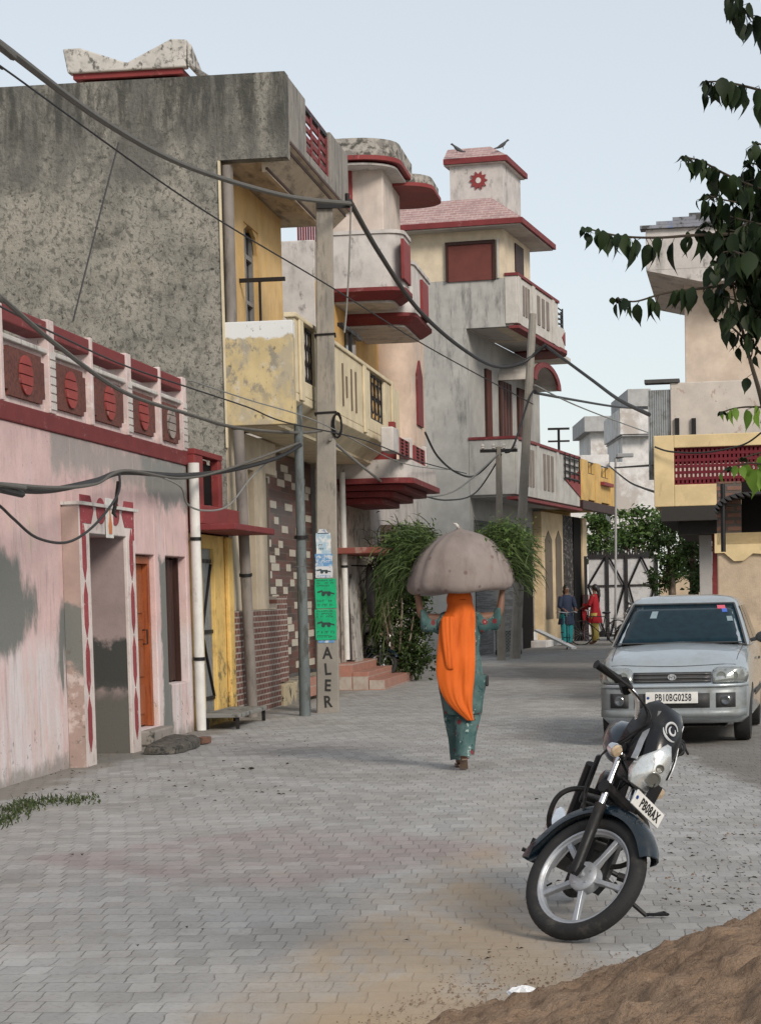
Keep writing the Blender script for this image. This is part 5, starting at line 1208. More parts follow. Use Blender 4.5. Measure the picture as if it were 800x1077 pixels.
# two birds on the roof box
M_bird = plain('bird_feathers', (.07, .07, .075), .8)
def bird(px, py, label, face):
    c = P(px, py, F4.wor((1.2, -p2, 0)).y); 
    m = MB(); s = .85*face
    R_ = [(-.24, .0, .012), (-.14, .02, .03), (-.06, .06, .055), (.02, .10, .065), (.08, .145, .055), (.115, .19, .035), (.14, .215, .038), (.17, .225, .028), (.2, .222, .008)]
    m.rings([[(x*s, r*.8*math.cos(k*.785), z*.85+r*.85*math.sin(k*.785)) for k in range(8)] for (x, z, r) in R_])
    for d in (-.02, .02): m.tube([(0.02*s, d, .06), (.03*s, d, -.02)], .006, 4)
    o = obj('bird', m, M_bird, None, smooth=True); o.location = c; tag(o, label, 'bird', 'birds on the roof box')
bird(481, 160, 'dark bird at the left end of the tiled roof box', -1); bird(528, 156, 'dark bird at the right end of the tiled roof box', 1)
# ================================================================== motorcycle
M_rub = surf('tyre_rubber', (.022, .022, .023), [dict(c=(.1, .09, .075), n=9, lo=.5, hi=.75, k=.5)], rough=.8, bump=.2)
M_alloy = plain('silver_alloy', (.40, .42, .45), .35, .6, dirt=.6, dirtc=(.2, .17, .13))
M_chrome = plain('chrome', (.75, .76, .78), .12, 1.0, dirt=.25, dirtc=(.3, .25, .2))
M_bpaint = plain('black_gloss_paint', (.005, .006, .008), .22, .0, .3, coat=.22, dirt=.2, dirtc=(.05, .045, .04))
M_bblue = plain('blue_black_paint', (.004, .012, .02), .22, .0, .4, coat=.5, dirt=.35, dirtc=(.07, .06, .05))
M_tank = plain('metallic_tank_paint', (.03, .045, .065), .2, .4, .5, coat=.6, dirt=.15)
M_bplas = plain('black_plastic', (.010, .010, .011), .45, spec=.3, dirt=.4, dirtc=(.06, .05, .045))
M_engine = plain('engine_metal', (.09, .09, .09), .4, .7, dirt=.6, dirtc=(.04, .035, .03))
M_lens = plain('lamp_reflector', (.68, .70, .70), .12, .6, .8, coat=1, dirt=.35, dirtc=(.25, .26, .25), dscale=22)
M_lensd = plain('lamp_inner', (.30, .32, .30), .15, .7)
M_plate = plain('number_plate_white', (.68, .68, .66), .45, dirt=.35, dirtc=(.3, .28, .24))
M_ink = plain('plate_ink', (.012, .012, .014), .5)
M_amber = plain('amber_lens', (.5, .38, .25), .15, .1, .7, coat=1)
RW = .297
AX = Vector((-math.sin(R(27)), 0, math.cos(R(27)))); P0 = Vector((-.05, 0, .305))
def steer_m(d):
    return Matrix.Translation(P0) @ Matrix.Rotation(d, 4, AX) @ Matrix.Translation(-P0)
def wheel(root, xf, cx, w, name, label=None, seed=0, drum=1):
    tw = w/2
    prof = [(RW-.068, -tw*.62), (RW-.05, -tw*.95), (RW-.028, -tw), (RW-.010, -tw*.72), (RW, -tw*.25), (RW, tw*.25), (RW-.010, tw*.72), (RW-.028, tw), (RW-.05, tw*.95), (RW-.068, tw*.62), (RW-.068, -tw*.62)]
    def lat(prof, mb=None, n=56):
        mb = mb or MB(xf); rings = []
        for k in range(n): a = 2*math.pi*k/n; rings.append([(cx+r*math.cos(a), h, RW+r*math.sin(a)) for (r, h) in prof])
        rings.append(rings[0]); return mb.rings(rings, False, False)
    m = lat([(r, h) for r, h in prof[:-1]])
    rim = lat([(RW-.064, -tw*.66), (RW-.062, -tw*.5), (RW-.070, -tw*.3), (RW-.070, tw*.3), (RW-.062, tw*.5), (RW-.064, tw*.66), (RW-.074, tw*.66), (RW-.078, tw*.45), (RW-.088, tw*.3), (RW-.088, -tw*.3), (RW-.078, -tw*.45), (RW-.074, -tw*.66)], MB(xf))
    for k in range(5):                                  # tapered alloy spokes
        a = math.radians(k*72+18); c, s = math.cos(a), math.sin(a); vs = []
        for (r, hw, th) in ((.045, .015, .02), (.11, .0105, .014), (RW-.082, .0135, .011)):
            for (u, v) in ((-hw, -th), (hw, -th), (hw, th), (-hw, th)): vs.append((cx+r*c-u*s, v, RW+r*s+u*c))
        rim.add(vs, [(0, 3, 2, 1), (8, 9, 10, 11)]+[(i*4+j, i*4+(j+1) % 4, i*4+4+(j+1) % 4, i*4+4+j) for i in (0, 1) for j in range(4)])
    wo = obj(name, rim, M_alloy, root, smooth=True, bevel=.003)
    obj('tyre', m, M_rub, wo, smooth=True, sharp=60)
    tr = MB(xf)                                          # raised tread blocks
    for k in range(62):
        a = 2*math.pi*k/62
        for (y0, y1, da, r_) in ((-.002, tw*.42, .03, RW+.0012), (-tw*.42, .002, -.03, RW+.0012), (tw*.46, tw*.78, .035, RW-.0055), (-tw*.78, -tw*.46, -.035, RW-.0055)):
            sgn = 1 if y0+y1 > 0 else -1; dd = .018
            q = []
            for (aa, yy) in ((a, y0), (a+dd*1.6, y0), (a+dd*1.6+da, y1), (a+da, y1)):
                rr_ = r_-(.0085 if (abs(yy) > tw*.6) else 0)-(.0035 if abs(abs(yy)-tw*.42) < .002 else 0); q.append((cx+rr_*math.cos(aa), yy, RW+rr_*math.sin(aa)))
            q2 = [(cx+(p[0]-cx)*.975, p[1], RW+(p[2]-RW)*.975) for p in q]
            tr.add(q+q2, [(0, 1, 2, 3), (0, 4, 5, 1), (1, 5, 6, 2), (2, 6, 7, 3), (3, 7, 4, 0)])
    obj('tread', tr, M_rub, wo)
    hb = MB(xf)
    hb.lathe([(.0, -tw*1.0), (.03, -tw*1.02), (.062, -tw*.8), (.07, -tw*.6), (.07, tw*.6), (.062, tw*.8), (.03, tw*1.02), (0, tw*1.02)], (cx, 0, RW), 'y', 28)
    hb.lathe([(0, -tw*1.5), (.018, -tw*1.5), (.018, tw*1.5), (0, tw*1.5)], (cx, 0, RW), 'y', 12)
    for k in range(5): a = math.radians(k*72+54); hb.lathe([(0, -tw*1.0), (.006, -tw*1.0), (.006, -tw*.7), (0, -tw*.7)], (cx+.045*math.cos(a), 0, RW+.045*math.sin(a)), 'y', 6)
    obj('hub', hb, M_alloy, wo, smooth=True)
    v = MB(xf); a = 3.9; v.tube([(cx+(RW-.1)*math.cos(a), 0, RW+(RW-.1)*math.sin(a)), (cx+(RW-.13)*math.cos(a), -.012, RW+(RW-.13)*math.sin(a))], .005, 6); obj('valve', v, M_bplas, wo)
    return wo
def smooth_pts(p, k=5):
    p = [Vector(q) for q in p]; out = []
    for i in range(len(p)-1):
        a, b, c, d = p[max(i-1, 0)], p[i], p[i+1], p[min(i+2, len(p)-1)]
        for j in range(k): t = j/k; out.append(.5*((2*b)+(c-a)*t+(2*a-5*b+4*c-d)*t*t+(-a+3*b-3*c+d)*t**3))
    out.append(p[-1]); return out
def oval_ring(c, ux, uy, rx, ry, n=16, sq=2.0):
    out = []
    for k in range(n):
        a = 2*math.pi*k/n; ca, sa = math.cos(a), math.sin(a)
        out.append(Vector(c)+Vector(ux)*rx*math.copysign(abs(ca)**(2/sq), ca)+Vector(uy)*ry*math.copysign(abs(sa)**(2/sq), sa))
    return out
def motorcycle(name, label, steer, group, plate='PB08AX', full=True):
    root = thing(name, label, 'motorcycle', (0, 0, 0), 0, group)
    S = steer_m(steer)
    wheel(root, S, 0, .078, 'wheel'); wheel(root, None, -1.24, .098, 'wheel')
    # forks
    for s in (-1, 1):
        b = Vector((0, s*.088, .305)); 
        m = MB(S); m.tube([b+AX*-.03+Vector((-.0, 0, 0)), b+AX*.0, b+AX*.06, b+AX*.30, b+AX*.31], [.02, .026, .024, .026, .029], 12)
        m.box(b.x-.03, b.x+.03, b.y-.016*s-.01, b.y+.014*s, b.z-.03, b.z+.03)
        fk = obj('fork_leg', m, M_bplas, root, smooth=True)
        m = MB(S); m.tube([b+AX*.311, b+AX*.62], .0155, 12); obj('chrome_tube', m, M_chrome, fk, smooth=True)
    m = MB(S)
    for t_, r_ in ((.60, .03), (.40, .03)):
        c = Vector((0, 0, .297))+AX*t_; m.tube([c+Vector((0, -.115, 0)), c+Vector((0, .115, 0))], r_, 10)
    obj('fork_yoke', m, M_bplas, root, smooth=True)
    # front mudguard
    m = MB(S); rings = []
    for k in range(22):
        a = R(48+k*7.1); w_ = .058+.006*math.sin(k/21*math.pi); Rr = RW+.035+(0, 0, 0, .006, .018, .034)[max(0, k-16)]
        if k == 0: w_ *= .8
        if k == 21: w_ *= .55
        prof = [(-w_, -.04), (-w_*.95, -.01), (-w_*.6, .012), (0, .022), (w_*.6, .012), (w_*.95, -.01), (w_, -.04), (w_*.9, -.04), (w_*.85, -.015), (w_*.5, .004), (0, .014), (-w_*.5, .004), (-w_*.85, -.015), (-w_*.9, -.04)]
        rings.append([((Rr+h)*math.cos(a), y, RW+(Rr+h)*math.sin(a)) for y, h in prof])
    m.rings(rings); obj('mudguard', m, M_bblue, root, smooth=True, sharp=50)
    # headlamp cowl in steered frame; axes: forward x, up z
    hc = Vector((-.235, 0, .90)); SF = S; S = S @ Matrix.Translation(hc) @ Matrix.Rotation(R(-20), 4, AX) @ Matrix.Translation(-hc)
    m = MB(S); rg = []
    for (z, w_, f, bck) in ((-.17, .035, .10, -.02), (-.15, .068, .155, -.05), (-.09, .098, .185, -.06), (-.02, .112, .175, -.07), (.05, .118, .145, -.07), (.12, .112, .10, -.07), (.18, .095, .045, -.07), (.215, .065, .0, -.06)):
        ring = []
        for k in range(18):
            a = -math.pi/2+math.pi*k/17; ring.append(hc+Vector((bck+(f-bck)*abs(math.cos(a))**.8, w_*math.sin(a), z)))
        ring.append(hc+Vector((bck, w_*.5, z))); ring.append(hc+Vector((bck, -w_*.5, z))); rg.append(ring)
    m.rings(rg); cw = obj('headlamp_cowl', m, M_bpaint, root, smooth=True, sharp=50)
    m = MB(S); rg = []                                     # headlamp glass, slightly bulging out of the cowl
    shp = [(-.158, .035), (-.145, .066), (-.10, .092), (-.05, .09), (-.01, .07), (.03, .042), (.075, .010)]
    def cf(z):                                             # cowl front x at height z
        T_ = ((-.17, .10), (-.15, .155), (-.09, .185), (-.02, .175), (.05, .145), (.12, .10))
        for i in range(len(T_)-1):
            if T_[i][0] <= z <= T_[i+1][0]: u_ = (z-T_[i][0])/(T_[i+1][0]-T_[i][0]); return T_[i][1]*(1-u_)+T_[i+1][1]*u_
        return .1
    for (z, w_) in shp:
        ring = []
        for k in range(13):
            y = w_*(-1+2*k/12); x = cf(z)+.012-.085*(y/.11)**2*1.2; ring.append(hc+Vector((x, y, z)))
        rg.append(ring)
    lens = MB(S).rings(rg, False, False, closed=False); hl = obj('headlamp', lens, M_lens, cw, smooth=True, solid=.006)
    for (dz, rr_) in ((-.085, .034), (-.03, .02)):
        m = MB(S); x_ = hc.x+cf(dz)+.006; m.lathe([(rr_, x_+.004), (rr_, x_+.011), (rr_*.8, x_+.011), (rr_*.75, x_+.007), (.0, x_+.007)], (0, hc.y, hc.z+dz), 'x', 18); obj('reflector_bowl', m, M_lensd, hl, smooth=True)
    # white side flashes and swirl emblem
    for sy in (-1, 1):
        m = MB(S); rg = []
        for k in range(7):
            z = -.06+.23*k/6; w_ = .112-.034*max(0, (z-.03)/.15); a = R(52+6*k/6)*sy
            x = cf(min(z, .115))*.66-.0*k; y0 = sy*w_*(.80); 
            rg.append([hc+Vector((x-.012-.10*k/6*.5, sy*(w_*.93), z)), hc+Vector((x+.018-.10*k/6*.5-.01*k/6, sy*(w_*.84), z+.01))])
        fl = MB(S).rings(rg, False, False, closed=False); obj('silver_flash', fl, M_alloy, cw, solid=.004)
    m = MB(S)
    def cowl_pt(u, v):        # u across (-1..1), v = z offset; a point just proud of the cowl surface
        z = v; T_ = ((-.17, .035, .10), (-.15, .068, .155), (-.09, .098, .185), (-.02, .112, .175), (.05, .118, .145), (.12, .112, .10), (.18, .095, .045), (.215, .065, 0))
        for i in range(len(T_)-1):
            if T_[i][0] <= z <= T_[i+1][0]:
                q_ = (z-T_[i][0])/(T_[i+1][0]-T_[i][0]); w_ = T_[i][1]*(1-q_)+T_[i+1][1]*q_; f_ = T_[i][2]*(1-q_)+T_[i+1][2]*q_; break
        a = u*math.pi/2; b_ = -.068
        return hc+Vector((b_+(f_-b_)*abs(math.cos(a))**.8+.004, (w_+.003)*math.sin(a), z))
    c0u, c0v = .0, .135
    for j, (ru, rv, a0, a1) in enumerate(((.20, .03, 20, 230), (.10, .016, 120, 400), (.27, .04, 190, 300))):
        m.tube([cowl_pt(c0u+ru*math.cos(R(a0+(a1-a0)*k/16)), c0v+rv*math.sin(R(a0+(a1-a0)*k/16))) for k in range(17)], [.0015+.0045*math.sin(math.pi*k/16) for k in range(17)], 6)
    obj('swirl_emblem', m, plain('emblem_silver', (.5, .51, .52), .4), cw, smooth=True)
    S = SF
    # number plate
    pc = Vector((.0, 0, .70)); Mx = S @ Matrix.Translation(pc) @ Matrix.Rotation(R(-18), 4, 'Y')
    m = MB(Mx); m.box(-.004, .004, -.115, .115, -.035, .035); npl = obj('number_plate', m, M_plate, root, bevel=.002)
    if plate:
        xf = Mx @ Matrix.Translation((.0055, .012, -.002)) @ Matrix.Rotation(math.pi/2, 4, 'Z') @ Matrix.Rotation(math.pi/2, 4, 'X') @ Matrix.Diagonal((.8, 1.15, 1, 1))
        obj('lettering', text_mb(plate, .052, xf, .001, bold=.0012, space=1.12), M_ink, npl)
        m = MB(Mx); m.lathe([(.009, .0045), (.009, .0055), (.006, .0055), (.006, .0045)], (0, -.1, .004), 'x', 14); obj('plate_ring', m, plain('blue_ink', (.03, .08, .3), .5), npl)
        m = MB(Mx); m.box(-.02, -.0045, -.03, .03, -.005, .12); obj('plate_bracket', m, M_bplas, npl)
    # handlebar
    hb = Vector((-.31, 0, .955))
    m = MB(S); pts = smooth_pts([hb+Vector(v) for v in ((-.13, -.37, .075), (-.10, -.26, .095), (-.03, -.17, .09), (0, -.07, .0), (0, .07, .0), (-.03, .17, .09), (-.10, .26, .095), (-.13, .37, .075))])
    m.tube(pts, .0115, 10); hbo = obj('handlebar', m, M_chrome, root, smooth=True)
    for s in (-1, 1):
        m = MB(S); e = hb+Vector((-.133, s*.385, .074)); i_ = hb+Vector((-.10, s*.255, .095)); m.tube([i_, i_.lerp(e, .05), i_.lerp(e, .1), i_.lerp(e, .95), e], [.022, .022, .0175, .0175, .021], 12); obj('grip', m, M_bplas, hbo, smooth=True)
        m = MB(S); c = hb+Vector((-.07, s*.215, .1)); m.tube([c+Vector((-.02, -.03*s, -.01)), c+Vector((0, .035*s, 0))], [.03, .026], 10); m.tube([c, c+Vector((.05, .02*s, .0)), c+Vector((.015, .1*s, -.01)), c+Vector((-.02, .17*s, -.012))], [.009, .008, .006, .006], 8); obj('brake_lever', m, M_bplas, hbo, smooth=True)
        for j in (0, 1):
            m = MB(S); m.tube(smooth_pts([c+Vector((.02, 0, 0)), hb+Vector((.07+.03*j, s*.15, .06)), hb+Vector((.06, s*(.115+.02*j), -.06)), hb+Vector((.0, s*.12, -.2)), hb+Vector((.03, s*(.07+.02*j), -.36)), hb+Vector((.10, s*.05, -.46))]), .0048, 6); obj('cable', m, M_bplas, hbo, smooth=True)
    m = MB(S); m.tube([hb+Vector((-.02, -.05, .0)), hb+Vector((-.02, -.05, .05)), hb+Vector((-.02, .05, .05)), hb+Vector((-.02, .05, 0))], .03, 8); m.box(hb.x-.02, hb.x+.06, -.08, .08, hb.z+.02, hb.z+.07); obj('dashboard', m, M_bplas, root, smooth=True)
    # indicators
    for s in (-1, 1):
        c = Vector((-.20, s*.19, .80)); m = MB(S); m.tube([(c.x-.02, s*.10, c.z), c+Vector((-.02, -s*.02, 0))], .009, 8); ind = obj('indicator', m, M_bplas, root)
        m = MB(S); m.lathe([(0, -.03), (.022, -.03), (.031, -.005), (.031, .01), (.0, .01)], c, 'x', 14); obj('indicator_body', m, M_bplas if s > 0 else M_chrome, ind, smooth=True)
        m = MB(S); m.lathe([(.029, .0105), (.024, .022), (.0, .027)], c, 'x', 14); obj('lens', m, M_amber, ind, smooth=True)
    # frame, engine
    m = MB(); m.tube([(-.32, 0, .86), (-.36, 0, .74), (-.42, 0, .5), (-.5, 0, .22)], .022, 10); m.tube([(-.34, 0, .80), (-.6, 0, .77), (-.85, 0, .7), (-1.4, 0, .78)], .02, 8); m.tube([(-.85, .05, .7), (-.84, .07, .3)], .018, 8); m.tube([(-.5, 0, .22), (-.84, 0, .26)], .02, 8)
    m.tube([(-.34, 0, .88), (-.31, 0, .72)], .032, 12); obj('frame', m, M_bplas, root, smooth=True)
    m = MB(); m.lathe([(0, -.13), (.09, -.13), (.125, -.11), (.13, -.03), (.13, .05), (.12, .12), (.08, .14), (0, .14)], (-.66, 0, .32), 'y', 24); m.box(-.62, -.48, -.07, .07, .36, .56)
    for k in range(7): m.box(-.66, -.43, -.105, .105, .40+k*.03, .412+k*.03)
    m.tube([(-.47, 0, .5), (-.40, -.06, .42)], .028, 10); obj('engine', m, M_engine, root, smooth=True, bevel=.004)
    m = MB(); m.tube([(-.47, -.04, .42), (-.36, -.09, .36), (-.38, -.13, .24), (-.62, -.16, .2), (-.85, -.17, .24)], [.02, .02, .021, .022, .03], 12); m.tube([(-.84, -.17, .24), (-.9, -.175, .25), (-1.3, -.19, .33), (-1.38, -.19, .35)], [.03, .048, .05, .035], 14); obj('exhaust', m, M_chrome, root, smooth=True)
    m = MB(); m.box(-.72, -.52, -.17, -.14, .24, .40); obj('engine_cover', m, M_alloy, root, bevel=.02)
    # tank
    m = MB(); rg = []
    for (x, zc, hw, hh) in ((-.34, .84, .05, .05), (-.37, .85, .09, .085), (-.45, .86, .115, .10), (-.56, .86, .12, .10), (-.68, .84, .105, .085), (-.76, .81, .085, .055), (-.79, .80, .05, .03)):
        rg.append(oval_ring((x, 0, zc), (0, 1, 0), (0, 0, 1), hw, hh, 18, 2.6))
    m.rings(rg); tk = obj('fuel_tank', m, M_tank, root, smooth=True, sharp=60)
    for s in (-1, 1):
        m = MB(); m.prism([(-.82, .5), (-1.02, .52), (-1.1, .72), (-.8, .74)], 'y', s*.10, s*.125); obj('side_panel', m, M_bpaint, root, bevel=.01)
        m = MB(); m.tube([(-1.24, s*.13, .31), (-1.12, s*.13, .66)], [.03, .03], 10); obj('shock_absorber', m, M_bplas, root)
        # crash guard loop
        m = MB(); y = s; m.tube(smooth_pts([(-.40, y*.04, .62), (-.35, y*.12, .615), (-.32, y*.18, .59), (-.31, y*.215, .54), (-.31, y*.22, .47), (-.34, y*.205, .41), (-.42, y*.16, .34), (-.5, y*.05, .28)]), .012, 10); obj('crash_guard', m, M_bplas, root, smooth=True)
        m = MB(); m.tube([(-.66, s*.12, .27), (-.66, s*.2, .26)], .012, 8); m.tube([(-.66, s*.17, .26), (-.66, s*.26, .265)], .021, 10); obj('footpeg', m, M_bplas, root, smooth=True)
    m = MB(); m.tube([(-.50, -.17, .26), (-.44, -.2, .25), (-.40, -.23, .25), (-.37, -.25, .255)], .009, 8); m.box(-.39, -.36, -.28, -.2, .25, .265); obj('brake_pedal', m, M_bplas, root)
    m = MB(); m.tube([(-.56, .17, .24), (-.46, .2, .22), (-.42, .25, .22)], .008, 8); m.tube([(-.42, .2, .22), (-.42, .27, .22)], .014, 8); obj('gear_pedal', m, M_bplas, root)
    m = MB(); rg = []
    for (x, z, hw, hh) in ((-.76, .80, .06, .03), (-.82, .81, .115, .045), (-1.0, .825, .13, .045), (-1.2, .86, .125, .045), (-1.4, .87, .1, .04), (-1.46, .87, .06, .02)): rg.append(oval_ring((x, 0, z), (0, 1, 0), (0, 0, 1), hw, hh, 16, 3))
    m.rings(rg); obj('seat', m, plain('seat_vinyl', (.014, .014, .015), .5), root, smooth=True, sharp=60)
    m = MB(); rg = []
    for k in range(12):
        a = R(20+k*11.5); Rr = RW+.05; w_ = .075; rg.append([(-1.24+(Rr+h)*math.cos(math.pi-a), y, RW+(Rr+h)*math.sin(a)) for y, h in ((-w_, -.03), (-w_*.8, .005), (0, .02), (w_*.8, .005), (w_, -.03), (w_*.9, -.03), (0, .008), (-w_*.9, -.03))])
    m.rings(rg); obj('rear_mudguard', m, M_bpaint, root, smooth=True)
    m = MB(); m.tube([(-1.24, .09, .305), (-.86, .07, .3)], .022, 8); m.tube([(-1.24, -.09, .305), (-.86, -.07, .3)], .022, 8); obj('swing_arm', m, M_bplas, root)
    return root, S
STEER = R(50)
mo, SM = motorcycle('motorcycle', 'black motorcycle with silver alloy wheels leaning on its side stand beside the soil heap', STEER, 'motorcycles', 'PB08AX')
fc, rc = Vector((.83, 9.30, 0)), Vector((1.03, 10.40, 0))
HEAD = math.atan2(-1.24, -.17); LEAN = R(-22)
def place_bike(root, head, lean, x, y, S):
    best = None; pitch = 0
    for it in range(12):
        M = Matrix.Rotation(head, 4, 'Z') @ Matrix.Rotation(lean, 4, 'X') @ Matrix.Rotation(pitch, 4, 'Y')
        def low(cx, Sx):
            pts = [M @ ((Sx or Matrix()) @ Vector((cx+RW*math.cos(a), yy, RW+RW*math.sin(a)))) for a in [k*.1047 for k in range(60)] for yy in (-.02, .02)]
            return min(pts, key=lambda p: p.z)
        f, r = low(0, S), low(-1.24, None)
        pitch += (f.z-r.z)/1.24*1.0
    root.matrix_world = Matrix.Translation((x-f.x, y-f.y, -f.z)) @ M
    return root.matrix_world.copy(), Matrix.Translation((x-f.x, y-f.y, -f.z)) @ M
_, MW = place_bike(mo, HEAD, LEAN, .785, 9.32, SM)
# side stand: from the frame down to the ground
inv = MW.inverted(); ft = inv @ G(679, 963); top = Vector((-.60, .10, .24))
m = MB(); m.tube([top, top.lerp(ft, .5), ft], [.014, .012, .010], 8); g1 = inv @ (G(679, 963)+Vector((.10, -.02, .006))); m.tube([ft+Vector((0, 0, .006)), g1], .008, 6); m.tube([g1, inv @ (G(679, 963)+Vector((.09, .06, .006))), ft], .006, 6)
obj('side_stand', m, M_bplas, mo, smooth=True)
def project(p):
    q = CROT.transposed() @ (Vector(p)-CAMP); return round(CX+F_PX*q.x/-q.z), round(CY-F_PX*q.y/-q.z)
for nm, p, st in (('hub', (0, 0, RW), 1), ('rgrip', (-.44, -.385, 1.03), 1), ('lamp', (-.06, 0, .84), 1), ('cowltop', (-.24, 0, 1.11), 1), ('plate', (0, 0, .655), 1), ('rearlow', (-1.24, 0, 0), 0), ('crashR', (-.29, -.285, .5), 0), ('crashL', (-.29, .285, .5), 0), ('pegR', (-.66, -.3, .26), 0), ('tank', (-.45, 0, .95), 0)):
    q = Vector(p); q = SM @ q if st else q; print('MOTO', nm, project(MW @ q))
# ================================================================== small silver hatchback
M_silver = plain('silver_blue_paint', (.41, .46, .49), .28, .55, .6, coat=.8, mottle=.03, dirt=.3, dirtc=(.25, .24, .22), dscale=3)
M_wind = plain('windscreen_glass', (.006, .02, .03), .1, 0, .18, coat=0, mottle=.2)
M_dplas = plain('dark_bumper_plastic', (.035, .036, .038), .5, dirt=.4)
M_under = plain('underbody_black', (.008, .008, .008), .9, spec=.1)
def make_car():
    root = thing('parked_car', 'silver blue small hatchback parked against the right side behind the motorcycle', 'car')
    secs = [(.70, .36, .25, .50, 0), (.67, .48, .23, .62, .0), (.63, .57, .21, .70, .005), (.57, .65, .20, .745, .012), (.45, .71, .19, .80, .025), (.2, .735, .18, .85, .04), (-.1, .74, .18, .89, .045), (-.38, .74, .18, .925, .045), (-.6, .74, .18, .935, .02), (-1.2, .745, .18, .94, 0), (-2.0, .745, .18, .95, 0), (-2.5, .73, .2, .95, 0), (-2.72, .68, .25, .93, 0), (-2.80, .58, .3, .85, 0)]
    rg = []
    for (x, w_, zb, zt, cr) in secs:
        half = [(0, zb), (w_*.55, zb), (w_*.9, zb+.01), (w_*.985, zb+.07), (w_, zb+(zt-zb)*.5), (w_*.985, zt-.11), (w_*.955, zt-.045), (w_*.90, zt-.01), (w_*.78, zt+cr*.35), (w_*.45, zt+cr*.8)]
        full = [(x, y, z) for y, z in half]+[(x, 0, zt+cr)]+[(x, -y, z) for y, z in half[:0:-1]]
        rg.append(full)
    m = MB().rings(rg)
    body = obj('body', m, M_silver, root, smooth=True, sharp=50)
    # cut wheel arches
    for ax in (0, -2.36):
        for s in (-1, 1):
            cyl = obj('cutter', MB().lathe([(.0, s*.45), (.315, s*.45), (.315, s*.95), (0, s*.95)], (ax, 0, .26), 'y', 28), M_under)
            md = body.modifiers.new('b', 'BOOLEAN'); md.object = cyl; md.operation = 'DIFFERENCE'; md.solver = 'EXACT'
    bpy.context.view_layer.update(); dg = bpy.context.evaluated_depsgraph_get(); me = bpy.data.meshes.new_from_object(body.evaluated_get(dg)); body.modifiers.clear(); body.data = me
    for o in [o for o in COL.objects if o.name.startswith('cutter')]: bpy.data.objects.remove(o)
    # glasshouse
    def gdrop(t, y):
        e = abs(y)-(gh_(t)[2]-.12); return 0 if e <= 0 else .12-math.sqrt(max(0, .0144-e*e))
    def gh_(t):       # t 0..1 from belt to roof edge -> xf, xr, half width, z
        return -.36-.66*t-.05*t*t, -2.66+.38*t, .70-.135*t-.02*t*t, .93+.43*t
    def ring(xf, xr_, hw, z, r=.12, n=5, dome=0):
        pts = []
        for cx_, cy_, a0 in ((xf-r, hw-r, 0), (xr_+r, hw-r, 90), (xr_+r, -hw+r, 180), (xf-r, -hw+r, 270)):
            for k in range(n+1): a = R(a0+90*k/n); pts.append((cx_+r*math.cos(a), cy_+r*math.sin(a), z))
        return pts
    rg = [ring(*gh_(t)) for t in (0, .25, .5, .75, .97)]
    xf, xr_, hw, z = gh_(1); rg += [ring(xf-.03, xr_+.02, hw-.02, z+.022), ring(xf-.12, xr_+.1, hw-.09, z+.055), ring(xf-.35, xr_+.3, hw-.28, z+.078)]
    cab = obj('cabin', MB().rings(rg), M_silver, root, smooth=True, sharp=60)
    def glass(us, ts, fn, name):
        rgs = [[fn(u, t) for u in us] for t in ts]; return obj(name, MB().rings(rgs, False, False, closed=False), M_wind, root, smooth=True, solid=.005)
    us = [-1+.2*k for k in range(11)]
    ws = glass(us, [.02+.93*k/6 for k in range(7)], lambda u, t: (gh_(t)[0]+.009-gdrop(t, u*(gh_(t)[2]-.035)), u*(gh_(t)[2]-.035), gh_(t)[3]), 'windscreen')
    m = MB()
    t0, t1 = .0, .965
    for (ta, tb, ua, ub) in ((0, .03, -1.03, 1.03), (.955, .985, -1.03, 1.03)):
        m.rings([[(gh_(t)[0]+.014-gdrop(t, u*(gh_(t)[2]-.035)), u*(gh_(t)[2]-.035), gh_(t)[3]) for u in us] for t in (ta, tb)], False, False, closed=False)
    for s in (-1, 1):
        m.rings([[(gh_(t)[0]+.013-gdrop(t, gh_(t)[2]-f_), s*(gh_(t)[2]-f_), gh_(t)[3]) for f_ in (.045, .028)] for t in [.97*k/6 for k in range(7)]], False, False, closed=False)
    obj('windscreen_rubber', m, M_dplas, root, solid=.004)
    for s in (-1, 1):
        for (xa, xb, xa1, xb1) in ((-.62, -1.42, -1.12, -1.46), (-1.5, -2.3, -1.52, -2.16)):
            m = MB().rings([[((xa+(xa1-xa)*t), s*(gh_(t)[2]+.004), gh_(t)[3]), ((xb+(xb1-xb)*t), s*(gh_(t)[2]+.004), gh_(t)[3])] for t in (.08, .3, .6, .9)], False, False, closed=False); obj('side_window', m, M_wind, root, solid=.004)
        if s > 0:
            m = MB(); m.tube([(-.62, s*.70, .97), (-.60, s*.76, .985)], .02, 8); mi = obj('door_mirror', m, M_dplas, root)
            m = MB(); m.ball((-.60, s*.83, 1.0), (.045, .085, .06), 12, 8); obj('mirror_shell', m, M_dplas, mi, smooth=True)
        m = MB(); m.box(-.62, -.615, s*.69, s*.735, .93, .935); 
        m = MB(); m.box(-.5, -2.55, s*.743, s*.753, .42, .47); obj('side_strip', m, M_dplas, root, bevel=.004)
        m = MB(); m.box(-1.35, -1.2, s*.748, s*.765, .76, .785); obj('door_handle', m, M_dplas, root, bevel=.004)
